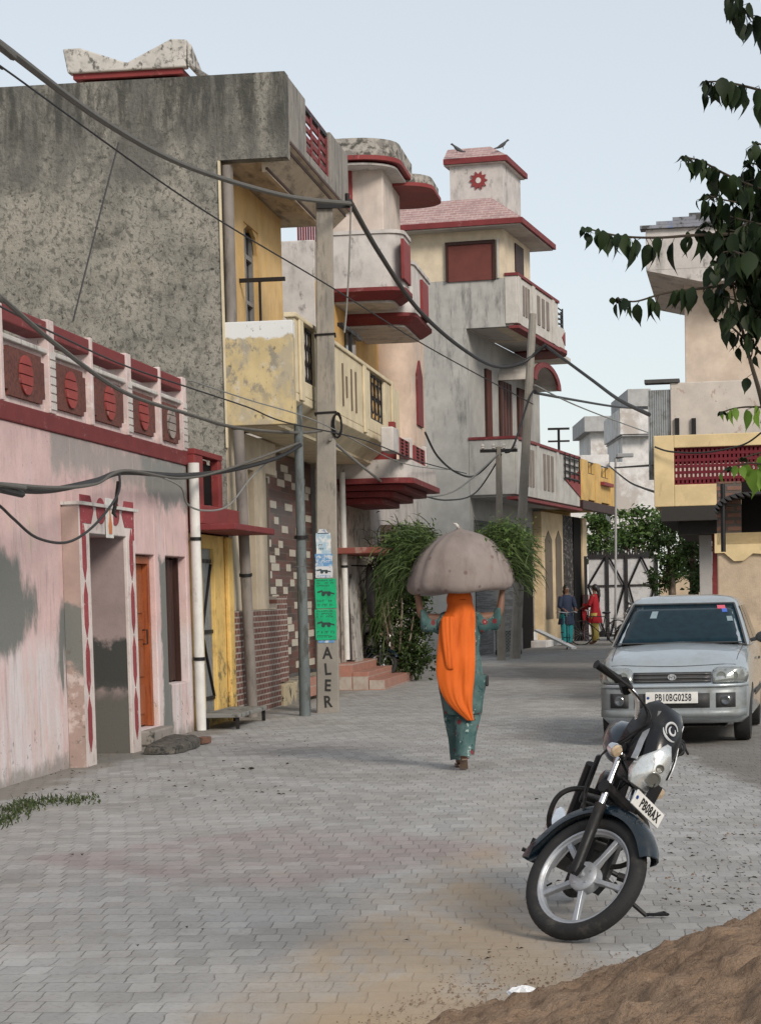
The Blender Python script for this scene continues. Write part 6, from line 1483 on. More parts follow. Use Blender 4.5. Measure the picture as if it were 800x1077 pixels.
    # bonnet shut lines and front end
    def zhood(x, y):
        for i in range(len(secs)-1):
            a, b = secs[i], secs[i+1]
            if b[0] <= x <= a[0]:
                q_ = (a[0]-x)/(a[0]-b[0]); w_ = a[1]*(1-q_)+b[1]*q_; zt = a[3]*(1-q_)+b[3]*q_; cr = a[4]*(1-q_)+b[4]*q_
                f = abs(y)/w_; P_ = ((0, 1.0), (.45, .8), (.78, .35), (.9, -.0)); 
                for j in range(3):
                    if P_[j][0] <= f <= P_[j+1][0]: k = (f-P_[j][0])/(P_[j+1][0]-P_[j][0]); return zt+cr*(P_[j][1]*(1-k)+P_[j+1][1]*k)-(.01*k if j == 2 else 0)
                return zt-.02
        return .5
    m = MB()
    for s in (-1, 1): m.tube([(x, s*(.60+.035*(.55-x)), zhood(x, .60+.035*(.55-x))+.001) for x in (.56, .4, .2, 0, -.2, -.36)], .0035, 4)
    m.tube([(.575-.06*abs(u)**2, u*.60, zhood(.575-.06*abs(u)**2, u*.6)+.002) for u in us], .0035, 4)
    obj('bonnet_seam', m, M_dplas, root)
    # front face pieces stand slightly proud of the nose
    def fx(y, z):      # nose surface x
        def tab(T_, v):
            for i in range(len(T_)-1):
                if v <= T_[i+1][0]: return T_[i][1]+(T_[i+1][1]-T_[i][1])*(v-T_[i][0])/(T_[i+1][0]-T_[i][0])
            return T_[-1][1]
        return min(tab(((0, .71), (.3, .70), (.42, .682), (.53, .648), (.63, .59), (.70, .49), (.75, .36)), abs(y)), tab(((0, .70), (.5, .70), (.62, .672), (.70, .632), (.75, .57)), z))
    def patch(ys, zs, off, name, mat, parent=root, th=.008):
        rgs = [[(fx(y, z)+off, y, z) for y in ys(z)] for z in zs]; return obj(name, MB().rings(rgs, False, False, closed=False), mat, parent, smooth=True, solid=th, sharp=0)
    lin = lambda a, b, n=9: [a+(b-a)*k/(n-1) for k in range(n)]
    bm_ = patch(lambda z: lin(-.69, .69, 21), lin(.28, .555, 5), .018, 'bumper', plain('shaded_bumper_paint', (.24, .265, .275), .4, .2, .5, dirt=.6, dirtc=(.14, .125, .1), dscale=5), th=.03)  # bumper colour darkened for the shadow below the lip, plus real dirt
    patch(lambda z: lin(-.71, .71, 21), (.555, .585), .035, 'bumper_lip', M_silver, bm_, .02)
    patch(lambda z: lin(-.36, .36, 11), (.36, .50), .036, 'lower_grille', M_dplas, bm_)
    patch(lambda z: lin(-.69, .69, 21), (.27, .34), .045, 'bumper_lower', plain('shaded_bumper_paint', (.24, .265, .275)), bm_, .03)
    for s in (-1, 1):
        patch(lambda z: [s*v for v in lin(.42, .60, 5)], (.36, .50), .036, 'fog_recess', M_dplas, bm_)
        m = MB(); m.lathe([(0, .0), (.048, .0), (.048, .025), (.038, .03), (.0, .018)], (fx(.51, .43)+.035, s*.51, .43), 'x', 18); obj('fog_lamp', m, plain('fog_lens', (.10, .11, .12), .1, .4, .8), bm_, smooth=True)
    gr = patch(lambda z: lin(-.375, .375, 13), (.605, .70), .012, 'grille', M_dplas)
    for z in (.615, .648, .685): patch(lambda zz: lin(-.37, .37, 11), (z-.006, z+.006), .024, 'grille_bar', plain('grille_grey', (.12, .12, .12), .4, .6), gr)
    m = MB(); m.lathe([(.042, 0), (.042, .008), (.034, .008), (.034, 0)], (0, 0, 0), 'x', 20)
    for v in m.v: v.z *= .72; v.z += .655; v.x += fx(0, .655)+.03
    em = obj('emblem', m, M_chrome, gr)
    xf_ = Matrix.Translation((fx(0, .655)+.034, 0, .654)) @ Matrix.Rotation(math.pi/2, 4, 'Z') @ Matrix.Rotation(math.pi/2, 4, 'X') @ Matrix.Diagonal((1.2, .85, 1, 1)); obj('emblem_letter', text_mb('S', .07, xf_, .002, bold=.003), M_chrome, em)
    M_hl = plain('headlamp_clear', (.34, .36, .35), .12, .6, .8, coat=1, dirt=.8, dirtc=(.06, .06, .055), dscale=16)
    for s in (-1, 1):
        rgs = [[(fx(y, z)+.016, s*y, z) for y in ys] for z, ys in ((.592, lin(.39, .70)), (.64, lin(.38, .715)), (.68, lin(.38, .715)), (.72, lin(.39, .70)), (.742, lin(.43, .66)))]
        hl = obj('headlamp', MB().rings(rgs, False, False, closed=False), M_hl, root, smooth=True, solid=.01, sharp=0)
        for yy, rr_, c in ((.47, .045, M_lensd), (.585, .045, M_lensd)):
            m = MB(); m.lathe([(rr_, 0), (rr_, .006), (rr_*.8, .006), (rr_*.75, 0.002), (0, .002)], (fx(yy, .66)+.019, s*yy, .66), 'x', 18); obj('reflector', m, c, hl, smooth=True)
    # plate
    xp = .775
    m = MB(); m.box(xp-.02, xp, -.25, .25, .405, .515); npl = obj('number_plate', m, M_plate, root, bevel=.004)
    xf_ = Matrix.Translation((xp+.001, .015, .459)) @ Matrix.Rotation(math.pi/2, 4, 'Z') @ Matrix.Rotation(math.pi/2, 4, 'X') @ Matrix.Diagonal((.78, 1.25, 1, 1)); obj('lettering', text_mb('PB10BG0258', .078, xf_, .001, bold=.0014, space=1.08), M_ink, npl)
    m = MB(); m.lathe([(.014, xp+.001), (.014, xp+.002), (.010, xp+.002), (.010, xp+.001)], (0, -.225, .46), 'x', 14); obj('plate_ring', m, bpy.data.materials['blue_ink'], npl)
    # wipers, stickers, inside
    for (y0, y1) in ((-.56, .0), (-.02, .5)):
        m = MB(); m.tube([(gh_(.02)[0]+.03, y0, gh_(.02)[3]+.01), (gh_(.07)[0]+.03, (y0+y1)/2, gh_(.07)[3]), (gh_(.03)[0]+.03, y1, gh_(.03)[3]+.01)], [.012, .009, .006], 6); obj('wiper', m, M_under, root)
    m = MB(); m.box(-.30, -.39, -.62, .62, .955, .965); obj('scuttle', m, M_dplas, root)
    def stick(u0, u1, t0, t1, c, nm): m = MB().rings([[(gh_(t)[0]+.016-gdrop(t, u*(gh_(t)[2]-.055)), u*(gh_(t)[2]-.055), gh_(t)[3]) for u in (u0, u1)] for t in (t0, t1)], False, False, closed=False); obj(nm, m, c, ws, solid=.002)
    stick(.68, .84, .84, .92, plain('pink_sticker', (.6, .1, .15), .4), 'sticker'); stick(.76, .86, .76, .84, plain('blue_sticker', (.05, .12, .5), .4), 'sticker')
    stick(-.60, -.48, .64, .80, plain('pale_sticker', (.2, .27, .3), .4), 'sticker'); stick(.82, .92, .55, .66, bpy.data.materials['pale_sticker'], 'sticker')
    # wheels
    for ax in (0, -2.36):
        for s in (-1, 1):
            m = MB(); m.lathe([(.17, s*.56), (.25, s*.56), (.265, s*.58), (.27, s*.60), (.27, s*.69), (.262, s*.715), (.245, s*.72), (.17, s*.71)], (ax, 0, .27), 'y', 36); w_ = obj('wheel', m, M_rub, root, smooth=True)
            m = MB(); m.lathe([(0, s*.68), (.05, s*.69), (.06, s*.67), (.14, s*.68), (.17, s*.705), (.175, s*.60), (0, s*.60)], (ax, 0, .27), 'y', 24); obj('hub_cap', m, M_alloy, w_, smooth=True)
    m = MB(); m.box(.5, -2.6, -.5, .5, .17, .3); m.box(-.0-.3, .3, -.62, .62, .2, .5); obj('underbody', m, M_under, root)
    return root
car = make_car()
CH = math.atan2(-math.cos(R(12)), -math.sin(R(12)))
cw_ = G(643, 779); cl = Vector((-math.sin(CH), math.cos(CH), 0))
car.location = cw_+cl*.66; car.rotation_euler = (0, 0, CH)
# ================================================================== people
M_skin = plain('brown_skin', (.17, .085, .055), .6, mottle=.06)
M_hair = plain('black_hair', (.01, .009, .009), .5)
def skin_body(name, joints, edges, root, mat=M_skin, subs=2):
    """one continuous figure grown over joints {name: (pos, radius)}"""
    keys = list(joints); idx = {k: i for i, k in enumerate(keys)}
    me = bpy.data.meshes.new(name); me.from_pydata([joints[k][0] for k in keys], [(idx[a], idx[b]) for a, b in edges], [])
    o = bpy.data.objects.new(name, me); COL.objects.link(o)
    md = o.modifiers.new('s', 'SKIN'); md.use_smooth_shade = True; md.branch_smoothing = .4
    for k, sv_ in zip(keys, me.skin_vertices[0].data):
        r = joints[k][1]; sv_.radius = r if isinstance(r, tuple) else (r, r); sv_.use_root = (k == 'pelvis')
    sb = o.modifiers.new('u', 'SUBSURF'); sb.levels = subs; sb.render_levels = subs
    bpy.context.view_layer.update(); dg = bpy.context.evaluated_depsgraph_get(); m2 = bpy.data.meshes.new_from_object(o.evaluated_get(dg)); m2.name = name
    o.modifiers.clear(); o.data = m2; bpy.data.meshes.remove(me); m2.materials.clear(); m2.materials.append(mat)
    m2.polygons.foreach_set('use_smooth', [True]*len(m2.polygons)); o.parent = root
    return o
def fingers(J, E, wrist, hand_dir, palm_n, side, key, grip=1.0, s=1.0):
    """palm plus four curled fingers and a thumb; palm_n = direction the palm faces"""
    h = Vector(hand_dir).normalized(); n = Vector(palm_n).normalized(); a = h.cross(n).normalized()*side
    w_ = Vector(wrist); palm = w_+h*.05*s; J[key+'palm'] = (tuple(palm), (.034*s, .017*s)); E.append((key+'wrist', key+'palm'))
    for i, (off, L) in enumerate(((-.030, .066), (-.010, .076), (.010, .071), (.028, .056))):
        b = palm+h*.035*s+a*off*s; c = b+(h*.8+n*.35*grip).normalized()*L*.42*s; d = c+(h*.35+n*.9*grip).normalized()*L*.33*s; e = d+(h*-.1+n*1.0*grip).normalized()*L*.28*s
        for j, (p, r) in enumerate(((b, .0095), (c, .009), (d, .0082), (e, .0072))):
            J['%sf%d%d' % (key, i, j)] = (tuple(p), r*s)
        E += [(key+'palm', '%sf%d0' % (key, i))]+[('%sf%d%d' % (key, i, j), '%sf%d%d' % (key, i, j+1)) for j in range(3)]
    b = w_+h*.03*s-a*.030*s; c = b-a*.022*s+h*.02*s+n*.01; d = c+h*.024*s+n*.02*s
    for j, (p, r) in enumerate(((b, .012), (c, .0105), (d, .009))): J['%st%d' % (key, j)] = (tuple(p), r*s)
    E += [(key+'wrist', key+'t0'), (key+'t0', key+'t1'), (key+'t1', key+'t2')]
def cloth_rings(secs, n=40, fold=0, nf=9, seed=0, xf=None, phase=0, jit=.35):
    """secs: (cx, cy, z, rx, ry[, foldamp]); folds run down the cloth"""
    rn = random.Random(seed); ph = [rn.uniform(0, 6.28) for _ in range(6)]; rg = []
    for s in secs:
        cx_, cy_, z, rx, ry = s[:5]; fa = s[5] if len(s) > 5 else fold; ring = []
        for k in range(n):
            a = 2*math.pi*k/n
            f = 1+fa*(.6*math.sin(nf*a+ph[0]+jit*math.sin(z*5+ph[3]))+.4*math.sin((nf*.5+2)*a+ph[1]+z*3)+.25*math.sin(nf*2*a+ph[2]-z*7))
            ring.append((cx_+rx*f*math.cos(a), cy_+ry*f*math.sin(a), z+.01*fa*10*math.sin(3*a+ph[4])*.2))
        rg.append(ring)
    return rg
# floral teal print
def print_mat():
    n = N('teal_floral_cloth')
    col = n.mix(n.ramp(n.noise(6, 4), .35, .65), (.045, .095, .095), (.095, .155, .15))
    v = n.t.nodes.new('ShaderNodeTexVoronoi'); v.inputs['Scale'].default_value = 9; n.set(v.inputs['Vector'], n.P); v.inputs['Randomness'].default_value = .9
    col = n.mix(n.ramp(v.outputs['Distance'], .22, .27, .95, 0), col, (.17, .03, .035))
    col = n.mix(n.ramp(v.outputs['Distance'], .07, .10, .9, 0), col, (.42, .12, .1))
    col = n.mix(n.ramp(n.noise(22, 3, off=4), .6, .64, 0, .8), col, (.02, .05, .055))
    col = n.mix(n.ramp(n.noise(17, 3, off=9), .63, .66, 0, .8), col, (.32, .4, .38))
    n.set(n.b.inputs['Base Color'], col); n.b.inputs['Roughness'].default_value = .85; n.b.inputs['Specular IOR Level'].default_value = .15
    n.bump(n.noise((18, 18, 5), 4), .5, .02); return n.mat
M_floral = print_mat()
M_orangec = surf('orange_cloth', (.60, .115, .012), [dict(c=(.42, .07, .01), n=(14, 14, 2), lo=.5, hi=.7, k=.6)], rough=.75, bump=.3, bscale=120, bdist=.002, mottle=.06)
M_sack = surf('mauve_grey_sackcloth', (.215, .18, .165), [dict(c=(.27, .235, .225), n=(2.5, 2.5, 2.5), lo=.45, hi=.7, k=.7), dict(c=(.16, .125, .11), n=(9, 9, 3), lo=.5, hi=.7, k=.6)], rough=.85, bump=.4, bscale=60, bdist=.006)
wp = G(487, 807)
woman = thing('person', 'person in orange headscarf and teal floral suit walking away under a huge bundle', 'person', wp, R(3))
PX = F_PX/wp.y
hx = lambda px: (px-487)/PX
Zs = 1.30
J = {'pelvis': ((.0, 0, .86), (.125, .10)), 'waist': ((.005, 0, 1.0), (.105, .085)), 'chest': ((.0, -.01, 1.17), (.125, .09)), 'upper': ((-.0, -.01, 1.27), (.10, .075)), 'neck': ((-.0, .0, 1.345), .048), 'head0': ((-.003, .012, 1.41), .072), 'head1': ((-.003, .015, 1.47), .088), 'head2': ((-.003, .012, 1.525), .062)}
E = [('pelvis', 'waist'), ('waist', 'chest'), ('chest', 'upper'), ('upper', 'neck'), ('neck', 'head0'), ('head0', 'head1'), ('head1', 'head2')]
for s, k in ((-1, 'l'), (1, 'r')):
    J[k+'sh'] = ((s*.155, -.01, 1.285), .055); J[k+'el'] = ((s*.335, -.02, 1.315), .040); J[k+'fore'] = ((s*.34+s*.015, -.02, 1.42), .034); J[k+'wrist'] = ((s*.355+s*.01, -.01, 1.515), .025)
    E += [('upper', k+'sh'), (k+'sh', k+'el'), (k+'el', k+'fore'), (k+'fore', k+'wrist')]
    fingers(J, E, J[k+'wrist'][0], (s*.05, .0, 1), (-s*.3, 1, .1), s, k, 1.0)
# legs: left leg forward and hidden, right foot behind, pushing off on its toes
J['lhip'] = ((-.07, 0, .80), .095); J['lknee'] = ((-.035, .13, .46), .062); J['lank'] = ((-.01, .20, .09), .036); J['lheel'] = ((-.01, .17, .045), .034); J['lball'] = ((-.01, .32, .035), .032); J['ltoe'] = ((-.01, .38, .025), .022)
J['rhip'] = ((.08, 0, .80), .095); J['rknee'] = ((.05, .02, .47), .062); J['rank'] = ((.0, -.14, .15), .036); J['rheel'] = ((-.01, -.175, .125), .034); J['rball'] = ((-.005, -.10, .035), .034); J['rtoe'] = ((-.0, -.045, .024), .022)
for k in 'lr': E += [('pelvis', k+'hip'), (k+'hip', k+'knee'), (k+'knee', k+'ank'), (k+'ank', k+'heel'), (k+'heel', k+'ball'), (k+'ball', k+'toe')]
body = skin_body('body', J, E, woman)
# face (turned away from the camera): nose, lips, eyes and ears on the far side
m = MB(); m.ball((-.003, .105, 1.445), (.014, .018, .022), 8, 6); m.ball((-.003, .092, 1.405), (.024, .012, .009), 8, 5)
for s in (-1, 1): m.ball((s*.085-.003, .01, 1.455), (.010, .018, .028), 8, 6)
obj('face_features', m, M_skin, body, smooth=True)
m = MB()
for s in (-1, 1): m.ball((s*.03-.003, .092, 1.468), (.013, .008, .008), 8, 6)
obj('eyes', m, plain('eye_white', (.6, .58, .55), .3), body, smooth=True)
# kameez: hem around the knees, side slits implied by flare
secs = [(0, -.0, 1.315, .075, .062, .02), (0, -.005, 1.30, .15, .088, .02), (0, -.01, 1.25, .175, .105, .03), (0, -.01, 1.15, .168, .118, .04), (.0, -.0, 1.02, .150, .115, .05), (.005, 0, .90, .165, .13, .06), (.012, 0, .78, .182, .14, .06), (.012, 0, .64, .18, .14, .07), (.01, 0, .54, .17, .14, .09), (.01, .0, .47, .16, .14, .11), (.01, .0, .465, .15, .13, .11)]
obj('tunic', MB().rings(cloth_rings(secs, 56, .05, 8, 3), True, False), M_floral, body, smooth=True, sharp=0)
for s, k in ((-1, 'l'), (1, 'r')):
    a, b = Vector((s*.12, -.01, 1.27)), Vector((s*.345, -.02, 1.325)); b2 = Vector((s*.36, -.02, 1.325))
    m = MB(); rg = []
    for t in [i/8 for i in range(9)]:
        c = a.lerp(b, t)-Vector((0, 0, .045*math.sin(t*math.pi)+.02*t)); r = .082-.008*t+.012*math.sin(t*9)+.01*(t > .8)
        rg.append([c+Vector((0, math.cos(2*math.pi*j/18)*r*.8, math.sin(2*math.pi*j/18)*r*(1+.08*math.sin(j*2+t*5)))) for j in range(18)])
    m.rings(rg, False, True); obj('sleeve', m, M_floral, body, smooth=True, sharp=0)
    hip, knee, ank = Vector(J[k+'hip'][0]), Vector(J[k+'knee'][0]), Vector(J[k+'ank'][0]); m = MB(); rg = []
    for t in [i/12 for i in range(13)]:
        c = hip.lerp(knee, t/.5) if t < .5 else knee.lerp(ank+Vector((0, 0, -.035)), (t-.5)/.5); r = (.13-.05*max(0, (t-.35))/.65*1.1)+.006*math.sin(t*14)
        rg.append([c+Vector((math.cos(2*math.pi*j/22)*r*(1+.05*math.sin(j*1.9+t*6)), math.sin(2*math.pi*j/22)*r*.95, .004*math.sin(j))) for j in range(22)])
    m.rings(rg, False, False); obj('trouser_leg', m, M_floral, body, smooth=True, sharp=0)
    # sandal sole
    bl, he, to = Vector(J[k+'ball'][0]), Vector(J[k+'heel'][0]), Vector(J[k+'toe'][0]); m = MB()
    pts = [he+Vector((0, -.035, -.035)), he+Vector((0, 0, -.036)), bl+Vector((0, 0, -.030)), to+Vector((0, .03, -.018))]
    rg = []
    for p_, w_ in zip(pts, (.018, .03, .038, .025)): rg.append([p_+Vector((-w_, 0, 0)), p_+Vector((w_, 0, 0)), p_+Vector((w_, 0, -.012)), p_+Vector((-w_, 0, -.012))])
    m.rings(rg); obj('sandal', m, plain('sandal_tan', (.16, .11, .08), .7), body)
# orange scarf over head and down the back
rg = []; K = 30
def scarf_row(z, xl, xr_, y, dep, fa, z2=0):
    row = []
    for j in range(K+1):
        t = j/K; x = xl+(xr_-xl)*t; u = 2*t-1
        from mathutils import noise as ns_
        f = fa*(2.2*ns_.noise((t*4+z*1.5, z*2.2, 1))+.8*ns_.noise((t*9-z*2.4, z*3.4, 7))+1.3*ns_.noise((t*2.5+z*4, z*7, 3)))
        row.append((x, y+dep*(1-abs(u)**2.5)*-1+dep*.0+f, z+z2*u*u))
    return row
head = []
for i in range(9):
    th = math.pi*(.02+.5*i/8); r = .108; head.append([(-.003+1.02*r*math.sin(th)*math.cos(math.pi*2*j/K)*(1+.02*math.sin(j*2)), .012+1.12*r*math.sin(th)*math.sin(math.pi*2*j/K), 1.455+.105*math.cos(th)) for j in range(K+1)])
for (z, r1, r2, yy) in ((1.42, .104, .118, .008), (1.37, .094, .108, 0), (1.33, .100, .105, -.01)): head.append([(-.003+r1*math.cos(math.pi*2*j/K)*(1+.03*math.sin(j*2.3)), yy+r2*math.sin(math.pi*2*j/K), z) for j in range(K+1)])
obj('headscarf', MB().rings(head, True, False, closed=False), M_orangec, body, smooth=True, sharp=0, solid=.004)
rows = [(1.46, hx(474.5), hx(499.5), -.02, .09, .003), (1.40, hx(473.5), hx(500.5), -.03, .085, .004), (1.35, hx(472), hx(502.5), -.045, .08, .006), (1.31, hx(467), hx(502), -.07, .06, .008), (1.27, hx(464.5), hx(502), -.085, .055, .01), (1.18, hx(463), hx(501.5), -.09, .055, .013), (1.05, hx(461.5), hx(501), -.09, .05, .016), (.95, hx(460), hx(500.5), -.11, .05, .018), (.85, hx(459), hx(500), -.125, .05, .018), (.76, hx(460.5), hx(499), -.135, .05, .017), (.68, hx(463), hx(497.5), -.14, .045, .016), (.60, hx(467), hx(496.5), -.14, .045, .014), (.53, hx(474), hx(496), -.14, .04, .012), (.47, hx(483), hx(496.5), -.145, .03, .01), (.41, hx(491), hx(497.5), -.15, .01, .004)]
obj('scarf_back', MB().rings([scarf_row(*r_) for r_ in rows], False, False, closed=False), M_orangec, body, smooth=True, sharp=0, solid=.006, subsurf=1)
rows = [(1.32, hx(467), hx(480), -.135, .02, .004), (1.25, hx(465.5), hx(481), -.15, .02, .006), (1.1, hx(466), hx(479.5), -.152, .02, .007), (.98, hx(467.5), hx(479), -.165, .02, .007), (.89, hx(469), hx(478), -.175, .02, .005), (.86, hx(471), hx(477), -.175, .01, .003)]
obj('scarf_fold', MB().rings([scarf_row(*r_) for r_ in rows], False, False, closed=False), M_orangec, body, smooth=True, sharp=0, solid=.006, subsurf=1)
# dark phone or cloth at the waist on the right
m = MB(); m.box(.20, .235, -.03, .05, .70, .80); obj('pouch', m, M_hair, body, bevel=.012)
# ---- bundle on the head
bz = 1.535
bd = thing('fodder_bundle', 'big mauve grey cloth bundle of green fodder balanced on the walking head', 'bundle', (wp.x, wp.y, bz), 0)
_n = M_sack.node_tree; _v = _n.nodes.new('ShaderNodeTexVoronoi'); _v.inputs['Scale'].default_value = 7.5; _v.inputs['Randomness'].default_value = .35
_tc = _n.nodes.new('ShaderNodeTexCoord'); _n.links.new(_tc.outputs['Object'], _v.inputs['Vector']); _r = _n.nodes.new('ShaderNodeMapRange'); _r.inputs[1].default_value = .10; _r.inputs[2].default_value = .16; _r.inputs[3].default_value = .6; _r.inputs[4].default_value = 0
_n.links.new(_v.outputs['Distance'], _r.inputs[0]); _mx = _n.nodes.new('ShaderNodeMix'); _mx.data_type = 'RGBA'; _bs = _n.nodes['Principled BSDF']; _old = _bs.inputs['Base Color'].links[0].from_socket
_n.links.new(_r.outputs[0], _mx.inputs[0]); _n.links.new(_old, _mx.inputs[6]); _mx.inputs[7].default_value = (.10, .055, .055, 1); _n.links.new(_mx.outputs[2], _bs.inputs['Base Color'])
rg = []; nn = 96; rn = random.Random(9)
prof = [(.0, .012), (.2, .0), (.33, -.012), (.42, -.012), (.452, .015), (.462, .055), (.455, .11), (.435, .17), (.412, .235), (.375, .30), (.325, .365), (.26, .42), (.18, .468), (.105, .498), (.045, .517), (.018, .53), (.02, .54), (.004, .55)]
for i, (r, h) in enumerate(prof):
    ring = []
    for k in range(nn):
        a = 2*math.pi*k/nn; tt_ = i/len(prof); tilt_ = .022*math.cos(a)*(r/.46)
        f = 1+(.012+.05*max(0, tt_-.35))*math.sin(13*a+1.2*math.sin(3*a))+(.012+.03*max(0, tt_-.3))*math.sin(22*a+2*math.sin(2*a))*.5+.022*math.sin(3*a+1)+.006*math.sin(7*a+h*9)
        z = h+tilt_+.012*math.sin(2*a+.6)*(1-h/.5)+(.01*math.sin(5*a))*(r/.45)
        ring.append((r*f*math.cos(a)+.0+.012*h, r*f*.86*math.sin(a), z))
    rg.append(ring)
obj('cloth_wrap', MB().rings(rg), M_sack, bd, smooth=True, sharp=0)
m = MB(); m.tube(smooth_pts([(.0, -.02, .535), (-.01, -.03, .555), (-.025, -.02, .57), (-.04, -.03, .575)]), [.009]*3+[.013]*8+[.007]*5, 7); obj('knot_tail', m, plain('pale_cloth_tail', (.5, .48, .45), .8), bd, smooth=True)
M_grass = foliage_mat('fodder_green', (.03, .055, .018), (.10, .14, .045), (.05, .08, .025), 4, .2)
def blades(parent, name, roots, n, mat, L, w, droop, seed):
    rn = random.Random(seed); V = []; Fc = []
    for _ in range(n):
        (cx_, cy_, cz_), (sx_, sy_, sz_), dr = roots[rn.randrange(len(roots))]
        p = Vector((cx_+rn.gauss(0, sx_), cy_+rn.gauss(0, sy_), cz_+rn.gauss(0, sz_))); d = (Vector(dr)+Vector((rn.gauss(0, .45), rn.gauss(0, .5), rn.gauss(0, .4)))).normalized()
        l = L*rn.uniform(.5, 1.3); ww = w*rn.uniform(.6, 1.4); sd = d.cross(Vector((rn.gauss(0, 1), rn.gauss(0, 1), rn.gauss(0, 1)))).normalized(); b = len(V); ns = 5
        for i in range(ns+1):
            t = i/ns; q = p.copy(); wi = ww*(1-t)**.6*(.5+t if t < .4 else 1); V += [q-sd*wi, q+sd*wi]
            d = (d-Vector((0, 0, droop*rn.uniform(.6, 1.3)/ns))).normalized(); p = p+d*l/ns
        for i in range(ns): Fc.append((b+2*i, b+2*i+1, b+2*i+3, b+2*i+2))
    return obj(name, MB().add(V, Fc), mat, parent, smooth=True, sharp=0)
rt = [((.30, .16, .42), (.08, .12, .06), (1, 0, .6)), ((.42, .12, .36), (.07, .12, .08), (1, 0, .2)), ((.50, .10, .24), (.06, .1, .09), (1, 0, -.1)), ((.34, .2, .44), (.08, .1, .04), (.8, 0, .8))]
blades(bd, 'fodder', rt, 1900, M_grass, .18, .006, 1.3, 21)
rt = [((-.30, .16, .42), (.08, .12, .05), (-1, 0, .6)), ((-.42, .14, .32), (.07, .12, .08), (-1, 0, .1)), ((-.54, .12, .18), (.06, .1, .10), (-.8, 0, -.3)), ((-.34, .2, .44), (.08, .1, .04), (-.8, 0, .8))]
blades(bd, 'fodder', rt, 1900, M_grass, .18, .006, 1.3, 22)
# leafy tops in the bundle
V = []; Fc = []
for _ in range(2400):
    s = rn.choice((-1, 1, 1)); c = Vector((s*abs(rn.gauss(.42, .10)), .14+rn.gauss(0, .12), .36+rn.gauss(0, .10)-max(0, abs(s*.4)-.4))); leaf_card(V, Fc, c, Vector((rn.gauss(0, 1), rn.gauss(0, 1), rn.gauss(0, 1))).normalized(), Vector((0, 0, 1)), rn.uniform(.03, .055), rn.uniform(.015, .028))
obj('leafy_tops', MB().add(V, Fc), foliage_mat('leafy_green', (.07, .12, .03), (.17, .26, .07), (.08, .14, .03), 5, .25), bd)

# ---- two people at the far doorway
def far_person(label, base, cols, pose, rot, group='people at the far doorway'):
    r = thing('person', label, 'person', base, rot, group); top, leg, hair = cols
    J = {'pelvis': ((0, 0, .92), (.12, .1)), 'waist': ((0, 0, 1.06), (.105, .085)), 'chest': ((0, 0, 1.24), (.125, .09)), 'upper': ((0, 0, 1.37), (.1, .075)), 'neck': ((0, .01, 1.45), .048), 'head0': ((0, .02, 1.52), .07), 'head1': ((0, .02, 1.59), .085), 'head2': ((0, .015, 1.65), .06)}
    E = [('pelvis', 'waist'), ('waist', 'chest'), ('chest', 'upper'), ('upper', 'neck'), ('neck', 'head0'), ('head0', 'head1'), ('head1', 'head2')]
    for s, k in ((-1, 'l'), (1, 'r')):
        el, wr = pose[k]
        J[k+'sh'] = ((s*.165, 0, 1.36), .052); J[k+'el'] = (el, .038); J[k+'wrist'] = (wr, .024); E += [('upper', k+'sh'), (k+'sh', k+'el'), (k+'el', k+'wrist')]
        d = (Vector(wr)-Vector(el)).normalized(); fingers(J, E, wr, d, (0, .3, -1), s, k, .6)
        fy = pose.get('stride', .05)*s
        J[k+'hip'] = ((s*.085, 0, .86), .09); J[k+'knee'] = ((s*.085, fy*.6+.02, .48), .06); J[k+'ank'] = ((s*.085, fy, .09), .036); J[k+'ball'] = ((s*.09, fy+.12, .035), .032); J[k+'toe'] = ((s*.09, fy+.18, .025), .02)
        E += [('pelvis', k+'hip'), (k+'hip', k+'knee'), (k+'knee', k+'ank'), (k+'ank', k+'ball'), (k+'ball', k+'toe')]
    b = skin_body('body', J, E, r, subs=1)
    obj('tunic', MB().rings(cloth_rings([(0, 0, 1.42, .08, .07, 0), (0, 0, 1.39, .16, .095, .02), (0, 0, 1.2, .165, .12, .04), (0, 0, 1.05, .15, .12, .05), (0, 0, .9, .18, .15, .06), (0, 0, .66, .22, .18, .1), (0, 0, .6, .225, .18, .12)], 36, .05, 7, 5), True, False), top, b, smooth=True, sharp=0)
    for s, k in ((-1, 'l'), (1, 'r')):
        pts = [Vector(J[k+'sh'][0]), Vector(J[k+'el'][0]), Vector(J[k+'el'][0]).lerp(Vector(J[k+'wrist'][0]), .6)]; obj('sleeve', MB().tube(pts, [.075, .062, .052], 12), top, b, smooth=True)
        pts = [Vector(J[k+'hip'][0])+Vector((0, 0, .02)), Vector(J[k+'knee'][0]), Vector(J[k+'ank'][0])+Vector((0, 0, .02))]; obj('trouser_leg', MB().tube(pts, [.12, .11, .085], 14), leg, b, smooth=True)
    m = MB(); m.ball((0, -.012, 1.60), (.092, .098, .105), 14, 9); m.tube(smooth_pts([(0, -.07, 1.6), (0, -.11, 1.5), (0, -.12, 1.35), (0, -.12, 1.2)]), [.06]*6+[.05]*5+[.03]*5, 9); obj('hair', m, hair, b, smooth=True)
    m = MB(); m.ball((0, .108, 1.56), (.012, .016, .02), 8, 6); m.ball((0, .1, 1.52), (.022, .01, .008), 8, 5); obj('face_features', m, M_skin, b, smooth=True)
    m = MB()
    for s in (-1, 1): m.ball((s*.03, .098, 1.585), (.012, .008, .007), 8, 5)
    obj('eyes', m, plain('eye_white', (.6, .58, .55), .3), b, smooth=True)
    return r, b
M_redc = surf('red_cloth', (.30, .012, .02), [dict(c=(.2, .01, .015), n=8, lo=.5, hi=.7)], rough=.8)
